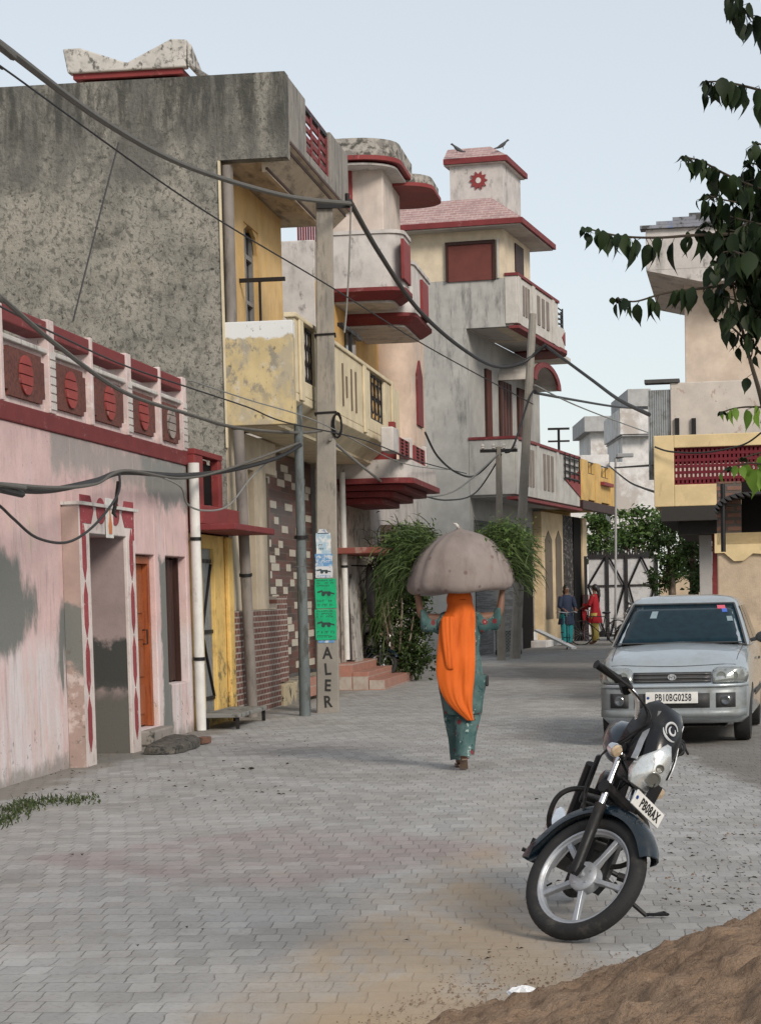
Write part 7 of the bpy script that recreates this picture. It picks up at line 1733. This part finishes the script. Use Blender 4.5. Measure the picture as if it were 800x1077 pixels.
M_yelc = surf('yellow_cloth', (.45, .36, .10), [dict(c=(.3, .24, .07), n=9, lo=.5, hi=.7)], rough=.8)
M_nav = surf('navy_cloth', (.02, .03, .06), [], rough=.8); M_teal = surf('teal_cloth', (.02, .22, .24), [], rough=.8)
r_, b_ = far_person('person in red tunic and yellow trousers standing by the bicycle holding a red cloth', G(626, 677.5), (M_redc, M_yelc, M_hair), {'l': ((-.24, .08, 1.12), (-.14, .28, 1.06)), 'r': ((.24, .1, 1.12), (.14, .3, 1.04)), 'stride': .06}, R(62))
m = MB(); rg = []
for i in range(7):
    z = 1.16-.55*i/6; rg.append([(-.12+.28*j/8, .30+.05*math.sin(j*1.4+i*.5), z) for j in range(9)])
obj('held_cloth', m.rings(rg, False, False, closed=False), M_redc, b_, smooth=True, solid=.01, sharp=0)
far_person('person in navy tunic and teal trousers standing in the pillared doorway', G(596, 679.5), (M_nav, M_teal, M_hair), {'l': ((-.23, .05, 1.1), (-.16, .24, 1.02)), 'r': ((.23, .05, 1.1), (.16, .24, 1.0)), 'stride': .04}, R(200))
# ================================================================== soil heap in the foreground
def mound():
    from mathutils import noise as ns
    M_soil = surf('dug_soil', (.25, .172, .118), [dict(c=(.33, .235, .165), n=3, lo=.4, hi=.65, k=.8), dict(c=(.15, .10, .07), n=9, lo=.55, hi=.68, k=.7), dict(c=(.36, .27, .2), n=26, lo=.58, hi=.68, k=.7)], rough=.98, bump=1.0, bscale=34, bdist=.03, spec=.1)
    x0, x1, y0, y1 = -1.1, 5.2, 3.6, 9.6; nx, ny = 330, 300; vs = []; H = {}
    def ss(a, b, v): t = max(0, min(1, (v-a)/(b-a))); return t*t*(3-2*t)
    for j in range(ny+1):
        for i in range(nx+1):
            x = x0+(x1-x0)*i/nx; y = y0+(y1-y0)*j/ny
            edge = -.48+1.02*ss(6.5, 8.35, y)
            h = .46*ss(edge, edge+2.1, x)*1.0*ss(9.0-.1*x, 8.0-.3*x*.4, y)
            h += .05*ss(edge-.25, edge+.4, x)*ss(8.6, 7.9, y)
            h -= .17*math.exp(-(((x-1.62)/.42)**2+((y-8.28)/.16)**2))*ss(.0, .2, h)          # hollow scooped behind the crest
            h += .10*math.exp(-(((x-1.75)/.5)**2+((y-8.62)/.2)**2))
            n1 = ns.fractal((x*2.2, y*2.2, 1), 1.0, 2.0, 4); n2 = ns.fractal((x*9, y*9, 5), .9, 2.1, 5); n3 = abs(ns.noise((x*24, y*24, 2)))
            k = ss(.0, .10, h)
            n4 = max(0, ns.noise((x*7+3, y*7, 9)))
            h += k*(.04*n1+.036*n2+.02*n3+.05*n4*n4)
            h += (1-k)*(.006*n2)-.034*(1-k)-.006
            vs.append((x, y, max(h, -.05)))
    f = []
    for j in range(ny):
        for i in range(nx):
            q = (j*(nx+1)+i, j*(nx+1)+i+1, (j+1)*(nx+1)+i+1, (j+1)*(nx+1)+i)
            if max(vs[t][2] for t in q) > -.03: f.append(q)
    o = obj('soil_heap', MB().add(vs, f), M_soil, None, smooth=True, sharp=0)
    tag(o, 'heap of loose brown dug soil filling the right foreground corner', 'soil heap')
    def hz(x, y):
        i = int((x-x0)/(x1-x0)*nx); j = int((y-y0)/(y1-y0)*ny); return vs[max(0, min(ny, j))*(nx+1)+max(0, min(nx, i))][2]
    return hz
hz = mound()
M_clod = surf('soil_clod', (.2, .14, .1), [], bump=.6, rough=.95)
# clods, chips and dead leaves lying about: too many to count
rn = random.Random(12); m = MB()
def pebble(m, x, y, z, s):
    pts = []
    for k in range(6): a = k*1.047+rn.uniform(-.3, .3); r = s*rn.uniform(.6, 1.1); pts.append((x+r*math.cos(a), y+r*math.sin(a), z))
    top = [(x+(p[0]-x)*.55, y+(p[1]-y)*.55, z+s*rn.uniform(.5, .9)) for p in pts]; m.rings([pts, top])
for _ in range(3200):
    t = rn.random()
    if t < .5: y = rn.uniform(6.4, 9.0); x = -.75+.95*max(0, min(1, (y-6.6)/1.75))+abs(rn.gauss(0, .45))
    elif t < .8: x = rn.uniform(.2, 2.4); y = rn.uniform(6, 8.8)
    else: x = rn.uniform(1.4, 4); y = rn.uniform(8.5, 14)
    s = abs(rn.gauss(0, .003))+.0012
    if t > .8: s *= 1.4
    pebble(m, x, y, max(hz(x, y) if y < 9.5 and x > -1 else 0, 0)-.001, s)
tag(obj('soil_crumbs', m, M_clod), kind='stuff', label='loose crumbs of soil scattered round the heap and blocks', cat='soil')
M_dleaf = plain('dead_leaf', (.045, .035, .025), .8)
m = MB(); V = []; Fc = []
spots = [(G(p[0]+rn.uniform(-3, 3), p[1]+rn.uniform(-1.5, 1.5))) for p in [(258, 810), (77, 900), (205, 982), (155, 993), (437, 993), (710, 888), (735, 883), (760, 884), (690, 904), (752, 890), (779, 882), (776, 935), (745, 924), (748, 911), (722, 902), (783, 925), (798, 900), (700, 948), (790, 970), (763, 895), (350, 820), (300, 835), (560, 842), (600, 858), (575, 930), (505, 1012), (483, 983), (440, 1020), (520, 1003), (540, 999), (728, 868), (772, 868), (790, 912), (757, 917)]]
for c in spots:
    for _ in range(rn.choice((1, 1, 2, 3))):
        q = c+Vector((rn.gauss(0, .03), rn.gauss(0, .06), .006)); a = rn.uniform(0, 6.28); leaf_card(V, Fc, q, Vector((math.cos(a), math.sin(a)*.6, .15)), Vector((0, 0, 1)), rn.uniform(.5, 1)*.0042*q.y, rn.uniform(.3, .5)*.0042*q.y, .2)
for _ in range(260):
    c = G(rn.uniform(700, 830), rn.uniform(800, 960)); a = rn.uniform(0, 6.28); leaf_card(V, Fc, Vector((c.x, c.y, .006)), Vector((math.cos(a), math.sin(a), .1)), Vector((0, 0, 1)), rn.uniform(.012, .035), rn.uniform(.01, .02), .2)
for _ in range(200):
    c = G(rn.uniform(20, 330), rn.uniform(770, 850)); a = rn.uniform(0, 6.28); leaf_card(V, Fc, Vector((c.x, c.y, .006)), Vector((math.cos(a), math.sin(a), .1)), Vector((0, 0, 1)), rn.uniform(.015, .05), rn.uniform(.01, .025), .2)
m.add(V, Fc); tag(obj('dead_leaves', m, M_dleaf), kind='stuff', label='dead leaves and scraps blown over the paving blocks', cat='leaves')
# crumpled white paper
c = G(549, 1058); c.z = max(hz(c.x, c.y), 0)+.02; m = MB(); rg = []
for i in range(9):
    th = math.pi*i/8; rg.append([(.055*math.sin(th)*math.cos(k*.45)*rn.uniform(.6, 1.25), .05*math.sin(th)*math.sin(k*.45)*rn.uniform(.6, 1.2), .012+.022*-math.cos(th)*rn.uniform(.7, 1.2)) for k in range(14)])
pb_ = obj('crumpled_paper', m.rings(rg), plain('white_paper', (.75, .76, .78), .8), None); pb_.location = c; tag(pb_, 'crumpled white paper scrap at the foot of the soil heap', 'paper')
# weeds at the left wall
def grass_patch(name, label, pxs, n, L, col):
    V = []; Fc = []
    for _ in range(n):
        a, b = pxs[rn.randrange(len(pxs))]; c = G(a+rn.gauss(0, 8), b+rn.gauss(0, 2.5)); d = Vector((rn.gauss(0, .5), rn.gauss(0, .5), 1)).normalized(); l = L*rn.uniform(.4, 1.3); s = Vector((rn.gauss(0, 1), rn.gauss(0, 1), 0)).normalized()*.006; k = len(V)
        e = c+d*l*.6+Vector((0, 0, -.0)); f = c+d*l+Vector((d.x, d.y, 0))*l*.6; V += [c-s, c+s, e+s*.8, e-s*.8, f]; Fc += [(k, k+1, k+2, k+3), (k+3, k+2, k+4)]
    return tag(obj(name, MB().add(V, Fc), col), kind='stuff', label=label, cat='grass')
M_weed = foliage_mat('weed_green', (.03, .05, .018), (.07, .095, .03), (.035, .05, .02), 5, .1)
grass_patch('weeds', 'low green weeds growing at the left edge of the paving', [(4, 862), (18, 856), (30, 850), (10, 852), (38, 845), (55, 843), (75, 842), (90, 842), (24, 846), (0, 866)], 900, .035, M_weed)
# broken slab and brick before the pink step
t = thing('broken_slab', 'dark weathered broken stone slab lying before the orange door', 'stone slab', G(180, 789), F1.a)
m = MB(); rg = []
for i, (x, w_, h) in enumerate(((-.55, .05, .03), (-.5, .16, .07), (-.25, .2, .10), (0, .18, .11), (.3, .2, .12), (.6, .17, .12), (.85, .12, .10), (.95, .04, .05))): rg.append([(x+rn.uniform(-.02, .02), y*w_, z*h) for y, z in ((-1, 0), (-.95, .6), (-.5, 1), (.1, .9), (.6, 1.05), (.95, .6), (1, 0))])
obj('slab', m.rings(rg), surf('weathered_stone', (.085, .08, .07), [dict(c=(.16, .14, .12), n=6, lo=.5, hi=.65), dict(c=(.03, .03, .028), n=14, lo=.5, hi=.6)], bump=.9, bscale=20), t, smooth=True, sharp=50)
b_ = obj('loose_brick', MB().box(-.11, .11, -.055, .055, 0, .07), surf('brick_red', (.17, .085, .06), [dict(c=(.08, .06, .05), n=12, lo=.5, hi=.6)], bump=.6), None, bevel=.008); b_.location = G(213, 782); b_.rotation_euler = (0, 0, 1.2); tag(b_, 'single loose reddish brick beside the dark broken slab', 'brick')

# ================================================================== bush against the left wall
bb = G(418, 716); sc_ = bb.y/F_PX
bt_ = thing('wall_bush', 'tall dark leafy bush growing against the rounded house wall behind the bundle', 'bush', bb)
m = MB()
rnb = random.Random(31)
for k in range(9):
    a = rnb.uniform(0, 6.28); top = Vector((rnb.uniform(-.5, .5), rnb.uniform(-.2, .4), rnb.uniform(1.2, 2.6))); m.tube([(0, 0, 0), tuple(top*.5+Vector((rnb.uniform(-.1, .1), 0, 0))), tuple(top)], [.03, .02, .008], 5)
obj('stem', m, M_bark, bt_)
V = []; Fc = []
cl = [((px-418)*sc_, rnb.uniform(-.1, .35), (716-py)*sc_, r*sc_) for px, py, r in ((405, 700, 12), (425, 700, 14), (440, 690, 12), (412, 675, 14), (432, 668, 14), (445, 655, 9), (405, 648, 12), (425, 640, 14), (412, 620, 12), (432, 612, 12), (418, 596, 12), (436, 588, 12), (405, 606, 8), (428, 570, 12), (444, 566, 9), (415, 580, 8), (398, 632, 6), (440, 630, 8))]
for _ in range(13000):
    c = cl[rnb.randrange(len(cl))]; r = c[3]; p = Vector((c[0]+rnb.gauss(0, r*.7), c[1]+rnb.gauss(0, r*.6), max(.04, c[2]+rnb.gauss(0, r*.62)))); d = Vector((rnb.gauss(0, 1), rnb.gauss(0, 1), rnb.gauss(-.5, .6))).normalized(); leaf_card(V, Fc, p, d, Vector((rnb.gauss(0, .5), rnb.gauss(0, .5), 1)).normalized(), rnb.uniform(.06, .12), rnb.uniform(.03, .06))
obj('foliage', MB().add(V, Fc), foliage_mat('bush_green', (.022, .042, .014), (.07, .11, .03), (.03, .05, .018), 2.5, .15), bt_)
rt = [((-.25, 0, 1.8), (.1, .1, .3), (-.5, 0, -.2)), ((-.05, 0, 2.2), (.15, .1, .2), (-.3, 0, .7)), ((-.25, 0, 1.3), (.1, .1, .25), (-.5, 0, -.5)), ((.15, 0, 2.35), (.15, .1, .12), (.2, 0, .9))]
blades(bt_, 'long_leaves', rt, 1100, M_grass, .34, .012, 1.6, 41)

# ================================================================== near branches at the top right
def near_tree():
    Yt = 6.6; b = P(930, 620, Yt+.3); b.z = 0
    t = thing('mulberry_tree', 'leafy dark branches of a tree reaching in from the right edge', 'tree', b)
    L = lambda px, py, dy=0: P(px, py, Yt+dy)-b
    m = MB(); m.tube(smooth_pts([(0, 0, -.1), (.03, 0, .9), (-.02, .02, 1.9), (.0, 0, 2.6), (.08, 0, 3.8)]), [.11-.0035*i for i in range(21)], 12); obj('trunk', m, M_bark, t, smooth=True)
    rn = random.Random(8); tw = MB(); V = []; Fc = []; V2 = []; F2 = []
    def leaf(p, s, V, Fc, yaw=None, out=.25):
        a = yaw if yaw is not None else rn.uniform(0, 6.28); d = Vector((math.cos(a)*out+rn.gauss(0, .12), math.sin(a)*out+rn.gauss(0, .12), -1+rn.gauss(0, .12))).normalized()
        sd = Vector((-math.sin(a+rn.gauss(0, .5)), math.cos(a), 0)); sd = (sd-d*sd.dot(d)).normalized(); nrm = sd.cross(d); k = len(V)
        wv = rn.uniform(.72, 1.05); prof = ((0, .05*wv), (.10, .23*wv), (.28, .33*wv), (.5, .28*wv), (.72, .15*wv), (.88, .05*wv), (1.08, 0)); rows = []
        st = p+Vector((0, 0, -.0)); 
        for (u, w_) in prof:
            c = st+d*s*u+nrm*s*(.10*math.sin(u*3)); V += [c-sd*s*w_+nrm*s*.10*w_*2, c, c+sd*s*w_+nrm*s*.10*w_*2]
        for i in range(len(prof)-1): q = k+3*i; Fc += [(q, q+1, q+4, q+3), (q+1, q+2, q+5, q+4)]
    def branch(pts, r0, n, size, jit=6, light=False, dense=1):
        P3 = smooth_pts([L(*p) for p in pts], 8); N_ = len(P3); tw.tube(P3, [r0*(1-.85*i/N_)+.0012 for i in range(N_)], 6)
        for k in range(n):
            t_ = rn.random()**.9*(N_-2); i = int(t_); p = P3[i].lerp(P3[i+1], t_-i)
            for _ in range(dense):
                o = Vector((rn.gauss(0, .008), rn.gauss(0, .03), rn.gauss(0, .006)))+Vector((rn.uniform(-1, 1), rn.uniform(-1, 1), -.3)).normalized()*.018*jit/6
                tw.tube([p, p+o], .0011, 3, cap=False)
                s = size*rn.uniform(.6, 1.15)*(.55+.45*min(1, (N_-i)/N_*2.5)); leaf(p+o, s, V2 if light else V, F2 if light else Fc)
        e = P3[-1]
        for k in range(5): leaf(e+Vector((rn.gauss(0, .006), rn.gauss(0, .006), .004)), size*.4, V, Fc, out=1.2)
    S = .086
    branch([(930, 300, .3), (860, 262, .1), (800, 248), (740, 247), (690, 250), (650, 248), (616, 240)], .006, 52, S, 4)
    branch([(930, 420, .3), (850, 330, .1), (790, 300), (740, 303), (700, 308), (668, 317), (648, 314)], .005, 48, S*.85, 4)
    branch([(930, 250, .3), (860, 215, .2), (800, 200), (760, 182), (738, 170), (719, 165)], .005, 50, S*.9, 5)
    branch([(930, 150, .3), (860, 112, .2), (810, 98), (780, 90), (758, 86), (739, 86)], .005, 46, S*.9, 5)
    branch([(930, 60, .3), (860, 40, .2), (810, 36), (790, 18), (775, 3), (762, -14)], .004, 34, S*.9, 5)
    branch([(900, 180, .2), (850, 165), (815, 160), (800, 152), (792, 150)], .004, 18, S*.8, 5)
    for i, (x, y) in enumerate(((745, 205), (760, 225), (775, 190), (790, 215), (770, 250), (790, 262), (752, 275), (775, 285), (795, 300), (740, 235), (800, 235), (785, 170), (810, 190), (755, 310), (790, 325), (815, 280), (765, 262), (750, 250), (805, 330), (780, 238))):
        branch([(870, y+40, .15), (830, y+20, rn.uniform(-.15, .15)), (x+15, y+5, rn.uniform(-.1, .1)), (x, y, 0)], .003, 32, S*.95, 9, dense=1)
    branch([(810, 470, .1), (800, 420), (790, 385), (782, 355), (775, 325), (770, 300)], .0075, 4, S*.6)
    branch([(800, 372, .05), (786, 360), (770, 345), (760, 338), (752, 336)], .003, 12, S*.7)
    branch([(830, 350, .05), (810, 345), (795, 348), (785, 352)], .003, 10, S*.8)
    branch([(860, 455, .1), (820, 432), (790, 428), (770, 430), (758, 434)], .003, 9, S*.7, light=True)
    branch([(860, 520, .1), (820, 495), (790, 487), (768, 492)], .003, 14, S*.8, light=True)
    branch([(860, 500, .1), (820, 478), (800, 476), (780, 482)], .003, 10, S*.8, light=True)
    for k in range(60):                               # the rest of the crown, to the right of the frame
        x, y = rn.uniform(850, 1100), rn.uniform(-200, 400); branch([(930, 120, .2), ((930+x)/2, y+20, rn.uniform(-.3, .5)), (x, y, rn.uniform(-.4, .6))], .006, 14, S)
    obj('twigs', tw, surf('twig_bark', (.05, .04, .03), []), t, smooth=True)
    obj('crown', MB().add(V, Fc), foliage_mat('dark_leaf', (.007, .017, .006), (.026, .045, .014), (.012, .022, .008), 3, .1), t, smooth=True, sharp=0)
    obj('lit_leaves', MB().add(V2, F2), foliage_mat('lit_leaf', (.14, .26, .03), (.22, .36, .06), (.12, .22, .03), 3, .4), t, smooth=True, sharp=0)  # leaves catching the light: their brightness is put into the leaf colour
near_tree()

# ================================================================== clutter further down the street
def bike_copy(px, py, rot, lean, label):
    c = copy_tree(mo); g = G(px, py); c['label'] = label
    place_bike(c, rot, lean, g.x, g.y, SM); return c
bike_copy(650, 677.5, R(175), R(-10), 'distant motorcycle parked side on before the white gate')
bike_copy(398, 717, R(-75), R(-12), 'motorcycle half hidden between the red steps and wall bush')
# bicycle
M_byc = plain('bicycle_black', (.02, .02, .022), .5, .3)
def bicycle(label, loc, rot):
    t = thing('bicycle', label, 'bicycle', loc, rot); r = .34
    for x in (0, -1.05):
        w_ = obj('wheel', MB().tube([(x+r*math.cos(k*.2618), 0, r+r*math.sin(k*.2618)) for k in range(25)], .018, 6, cap=False), M_rub, t, smooth=True)
        m = MB()
        for k in range(14): m.tube([(x, 0, r), (x+r*math.cos(k*.4488), 0, r+r*math.sin(k*.4488))], .0022, 3)
        obj('spokes', m, M_chrome, w_)
    m = MB(); m.tube([(0, 0, r), (-.12, 0, .62), (-.18, 0, .85)], .015, 6); m.tube([(-.18, 0, .8), (-.68, 0, .78)], .014, 6); m.tube([(-.14, 0, .68), (-.58, 0, .3)], .015, 6); m.tube([(-.58, 0, .3), (-.70, 0, .86)], .014, 6); m.tube([(-1.05, 0, r), (-.58, 0, .3)], .010, 6); m.tube([(-1.05, 0, r), (-.68, 0, .78)], .010, 6); obj('frame', m, M_byc, t, smooth=True)
    m = MB(); m.tube([(-.28, -.27, .95), (-.16, -.2, .98), (-.17, 0, .95), (-.16, .2, .98), (-.28, .27, .95)], .011, 6); m.tube([(-.17, 0, .95), (-.18, 0, .84)], .012, 6); obj('handlebar', m, M_chrome, t, smooth=True)
    m = MB(); m.ball((-.72, 0, .89), (.13, .08, .035), 10, 6); obj('saddle', m, M_byc, t, smooth=True)
    m = MB(); m.box(-1.3, -.85, -.06, .06, .72, .735); m.tube([(-1.25, .05, .72), (-1.05, .05, .34)], .006, 4); obj('carrier', m, M_byc, t)
    m = MB(); m.tube([(-.58, -.1, .3), (-.58, .1, .3)], .012, 6); m.lathe([(0, -.01), (.09, -.01), (.09, .01), (0, .01)], (-.58, .06, .3), 'y', 14); m.box(-.5, -.42, .08, .16, .14, .165); m.box(-.74, -.66, -.16, -.08, .42, .445); obj('crank', m, M_byc, t)
    return t
bicycle('black bicycle standing under the person in red', G(611, 678.5), R(185)); bicycle('black bicycle facing out beside the pillared doorway', G(596, 683), R(-95))
# platform blocks and a white plank
pf = thing('doorstep_block', 'low whitewashed concrete steps at the pillared doorway', 'steps', G(556, 681), F4.a)
obj('lower_step', MB().box(-.1, 2.9, -.5, .7, -.02, .18), M_far, pf, bevel=.02); obj('upper_step', MB().box(.3, 2.6, -.1, .7, .183, .42), M_far, pf, bevel=.02)
pl_b = G(603, 683.5); pt_ = P(564, 664.5, pl_b.y+1.2)
pk_ = obj('white_plank', MB().box(0, (pt_-pl_b).length, -.09, .09, 0, .05), plain('white_board', (.65, .65, .64), .6), None); pk_.location = pl_b+Vector((0, 0, .02)); d = pt_-pl_b; pk_.rotation_euler = (0, -math.atan2(d.z, math.hypot(d.x, d.y)), math.atan2(d.y, d.x)); tag(pk_, 'long white plank sloping from the doorstep to the paving', 'plank')
# lattice handcart between the pole feet
lc = G(521, 690); lt_ = thing('lattice_crate', 'grey lattice sided crate standing at the foot of the leaning pole', 'crate', lc)
m = MB(); W_, H_ = .62, .72
for k in range(9):
    for s in (1, -1):
        x = W_*k/8; a = (x, 0, .1); b = (x+s*.5, 0, .62)
        if 0 <= b[0] <= W_: m.tube([a, b], .008, 4)
        else:
            lim = W_ if s > 0 else 0; f = (lim-x)/(s*.5) if s else 0
            if 0 < f <= 1: m.tube([a, (lim, 0, .1+.52*f)], .008, 4); m.tube([(0 if s > 0 else W_, 0, .1+.52*f), ((0 if s > 0 else W_)+s*.5*(1-f), 0, .62)], .008, 4)
obj('lattice', m, plain('lattice_grey', (.3, .3, .3), .6), lt_)
m = MB(); m.box(-.03, W_+.03, .03, .5, .06, .6); obj('box', m, surf('crate_box', (.16, .16, .155), []), lt_)
m = MB(); m.box(-.04, W_+.04, -.02, .02, .6, .66); m.box(-.04, W_+.04, -.02, .02, .06, .1); m.box(-.04, 0, -.015, .03, .1, .6); m.box(W_, W_+.04, -.015, .03, .1, .6); obj('rim', m, plain('lattice_grey', (.3, .3, .3), .6), lt_)
for x in (.08, W_-.08): m = MB(); m.lathe([(0, -.03), (.09, -.03), (.09, .03), (0, .03)], (x, .0, .08), 'y', 14); obj('wheel', m, M_rub, lt_)
# boards and black hose on the wall behind the steps
for i, (px, w_, zt, c, lab) in enumerate(((381, .34, 1.9, (.34, .33, .31), 'pale grey pointed board leaning by the black hose'), (398, .30, 1.75, (.24, .24, .235), 'darker grey pointed board leaning nearest the wall bush'))):
    g = FW.y(px, 700, -.25); o_ = FW.wor((g[0], -.25, 0)); m = MB(); m.prism([(-w_, 0), (w_, 0), (w_, zt*.86), (.0, zt), (-w_, zt*.86)], 'y', 0, .05)
    b_ = obj('leaning_board', m, surf('board_%s' % ('pale' if i == 0 else 'dark'), c, [dict(c=MOLD, n=5, lo=.52, hi=.62, k=.7)]), None, bevel=.01); b_.location = o_; b_.rotation_euler = (R(-4), 0, F1.a); tag(b_, lab, 'board', 'boards leaning on the wall')
hg = FW.y(388, 620, -.32); ho = FW.wor((hg[0], -.32, hg[1]))
m = MB()
for q in range(3): m.tube([(.20*math.cos(k*.2618)+.02*q, -.02*q, .42*math.sin(k*.2618)-.03*q) for k in range(25)], .028, 6, cap=False)
m.tube([(0, 0, .4), (0, .3, .42)], .015, 5)
h_ = obj('hanging_hose', m, M_bplas, None, smooth=True); h_.location = ho; h_.rotation_euler = (0, 0, F1.a); tag(h_, 'coil of black hose hanging on the wall beside the boards', 'hose')
# small junction of wires over the pink doorway
for z_ in (0,):
    c = P(124, 506, 20.7); m = MB(); m.tube([(0, 0, 0), (-.02, 0, -.18), (-.05, 0, -.3), (-.02, 0, -.34)], [.012, .02, .022, .008], 6); j_ = obj('wire_joint', m, M_bplas, None, smooth=True); j_.location = c; tag(j_, 'taped black wire joint hanging above the pink doorway', 'wire joint')

# ------------------------------------------------------------------ pieces that stand apart become parts of their own
def split_loose(names):
    for o in [o for o in COL.objects if o.type == 'MESH' and o.name.split('.')[0] in names]:
        me = o.data; n = len(me.vertices); par = list(range(n))
        def find(a):
            while par[a] != a: par[a] = par[par[a]]; a = par[a]
            return a
        for e in me.edges:
            a, b = find(e.vertices[0]), find(e.vertices[1])
            if a != b: par[a] = b
        groups = {}
        for p in me.polygons: groups.setdefault(find(p.vertices[0]), []).append(p)
        if len(groups) < 2: continue
        for gi, ps in enumerate(groups.values()):
            ids = sorted({v for p in ps for v in p.vertices}); mp = {v: i for i, v in enumerate(ids)}
            m2 = bpy.data.meshes.new(o.name); m2.from_pydata([tuple(me.vertices[v].co) for v in ids], [], [[mp[v] for v in p.vertices] for p in ps])
            for m_ in me.materials: m2.materials.append(m_)
            for a, b in zip(m2.polygons, ps): a.material_index = b.material_index; a.use_smooth = b.use_smooth
            if gi == 0: first = m2
            else:
                c = o.copy(); c.data = m2; COL.objects.link(c)
        o.data = first
split_loose({'pilaster', 'balcony_pier', 'balcony_slot', 'arch_spandrel', 'painted_diamonds', 'frame_side', 'cornice_line', 'slot_group'})
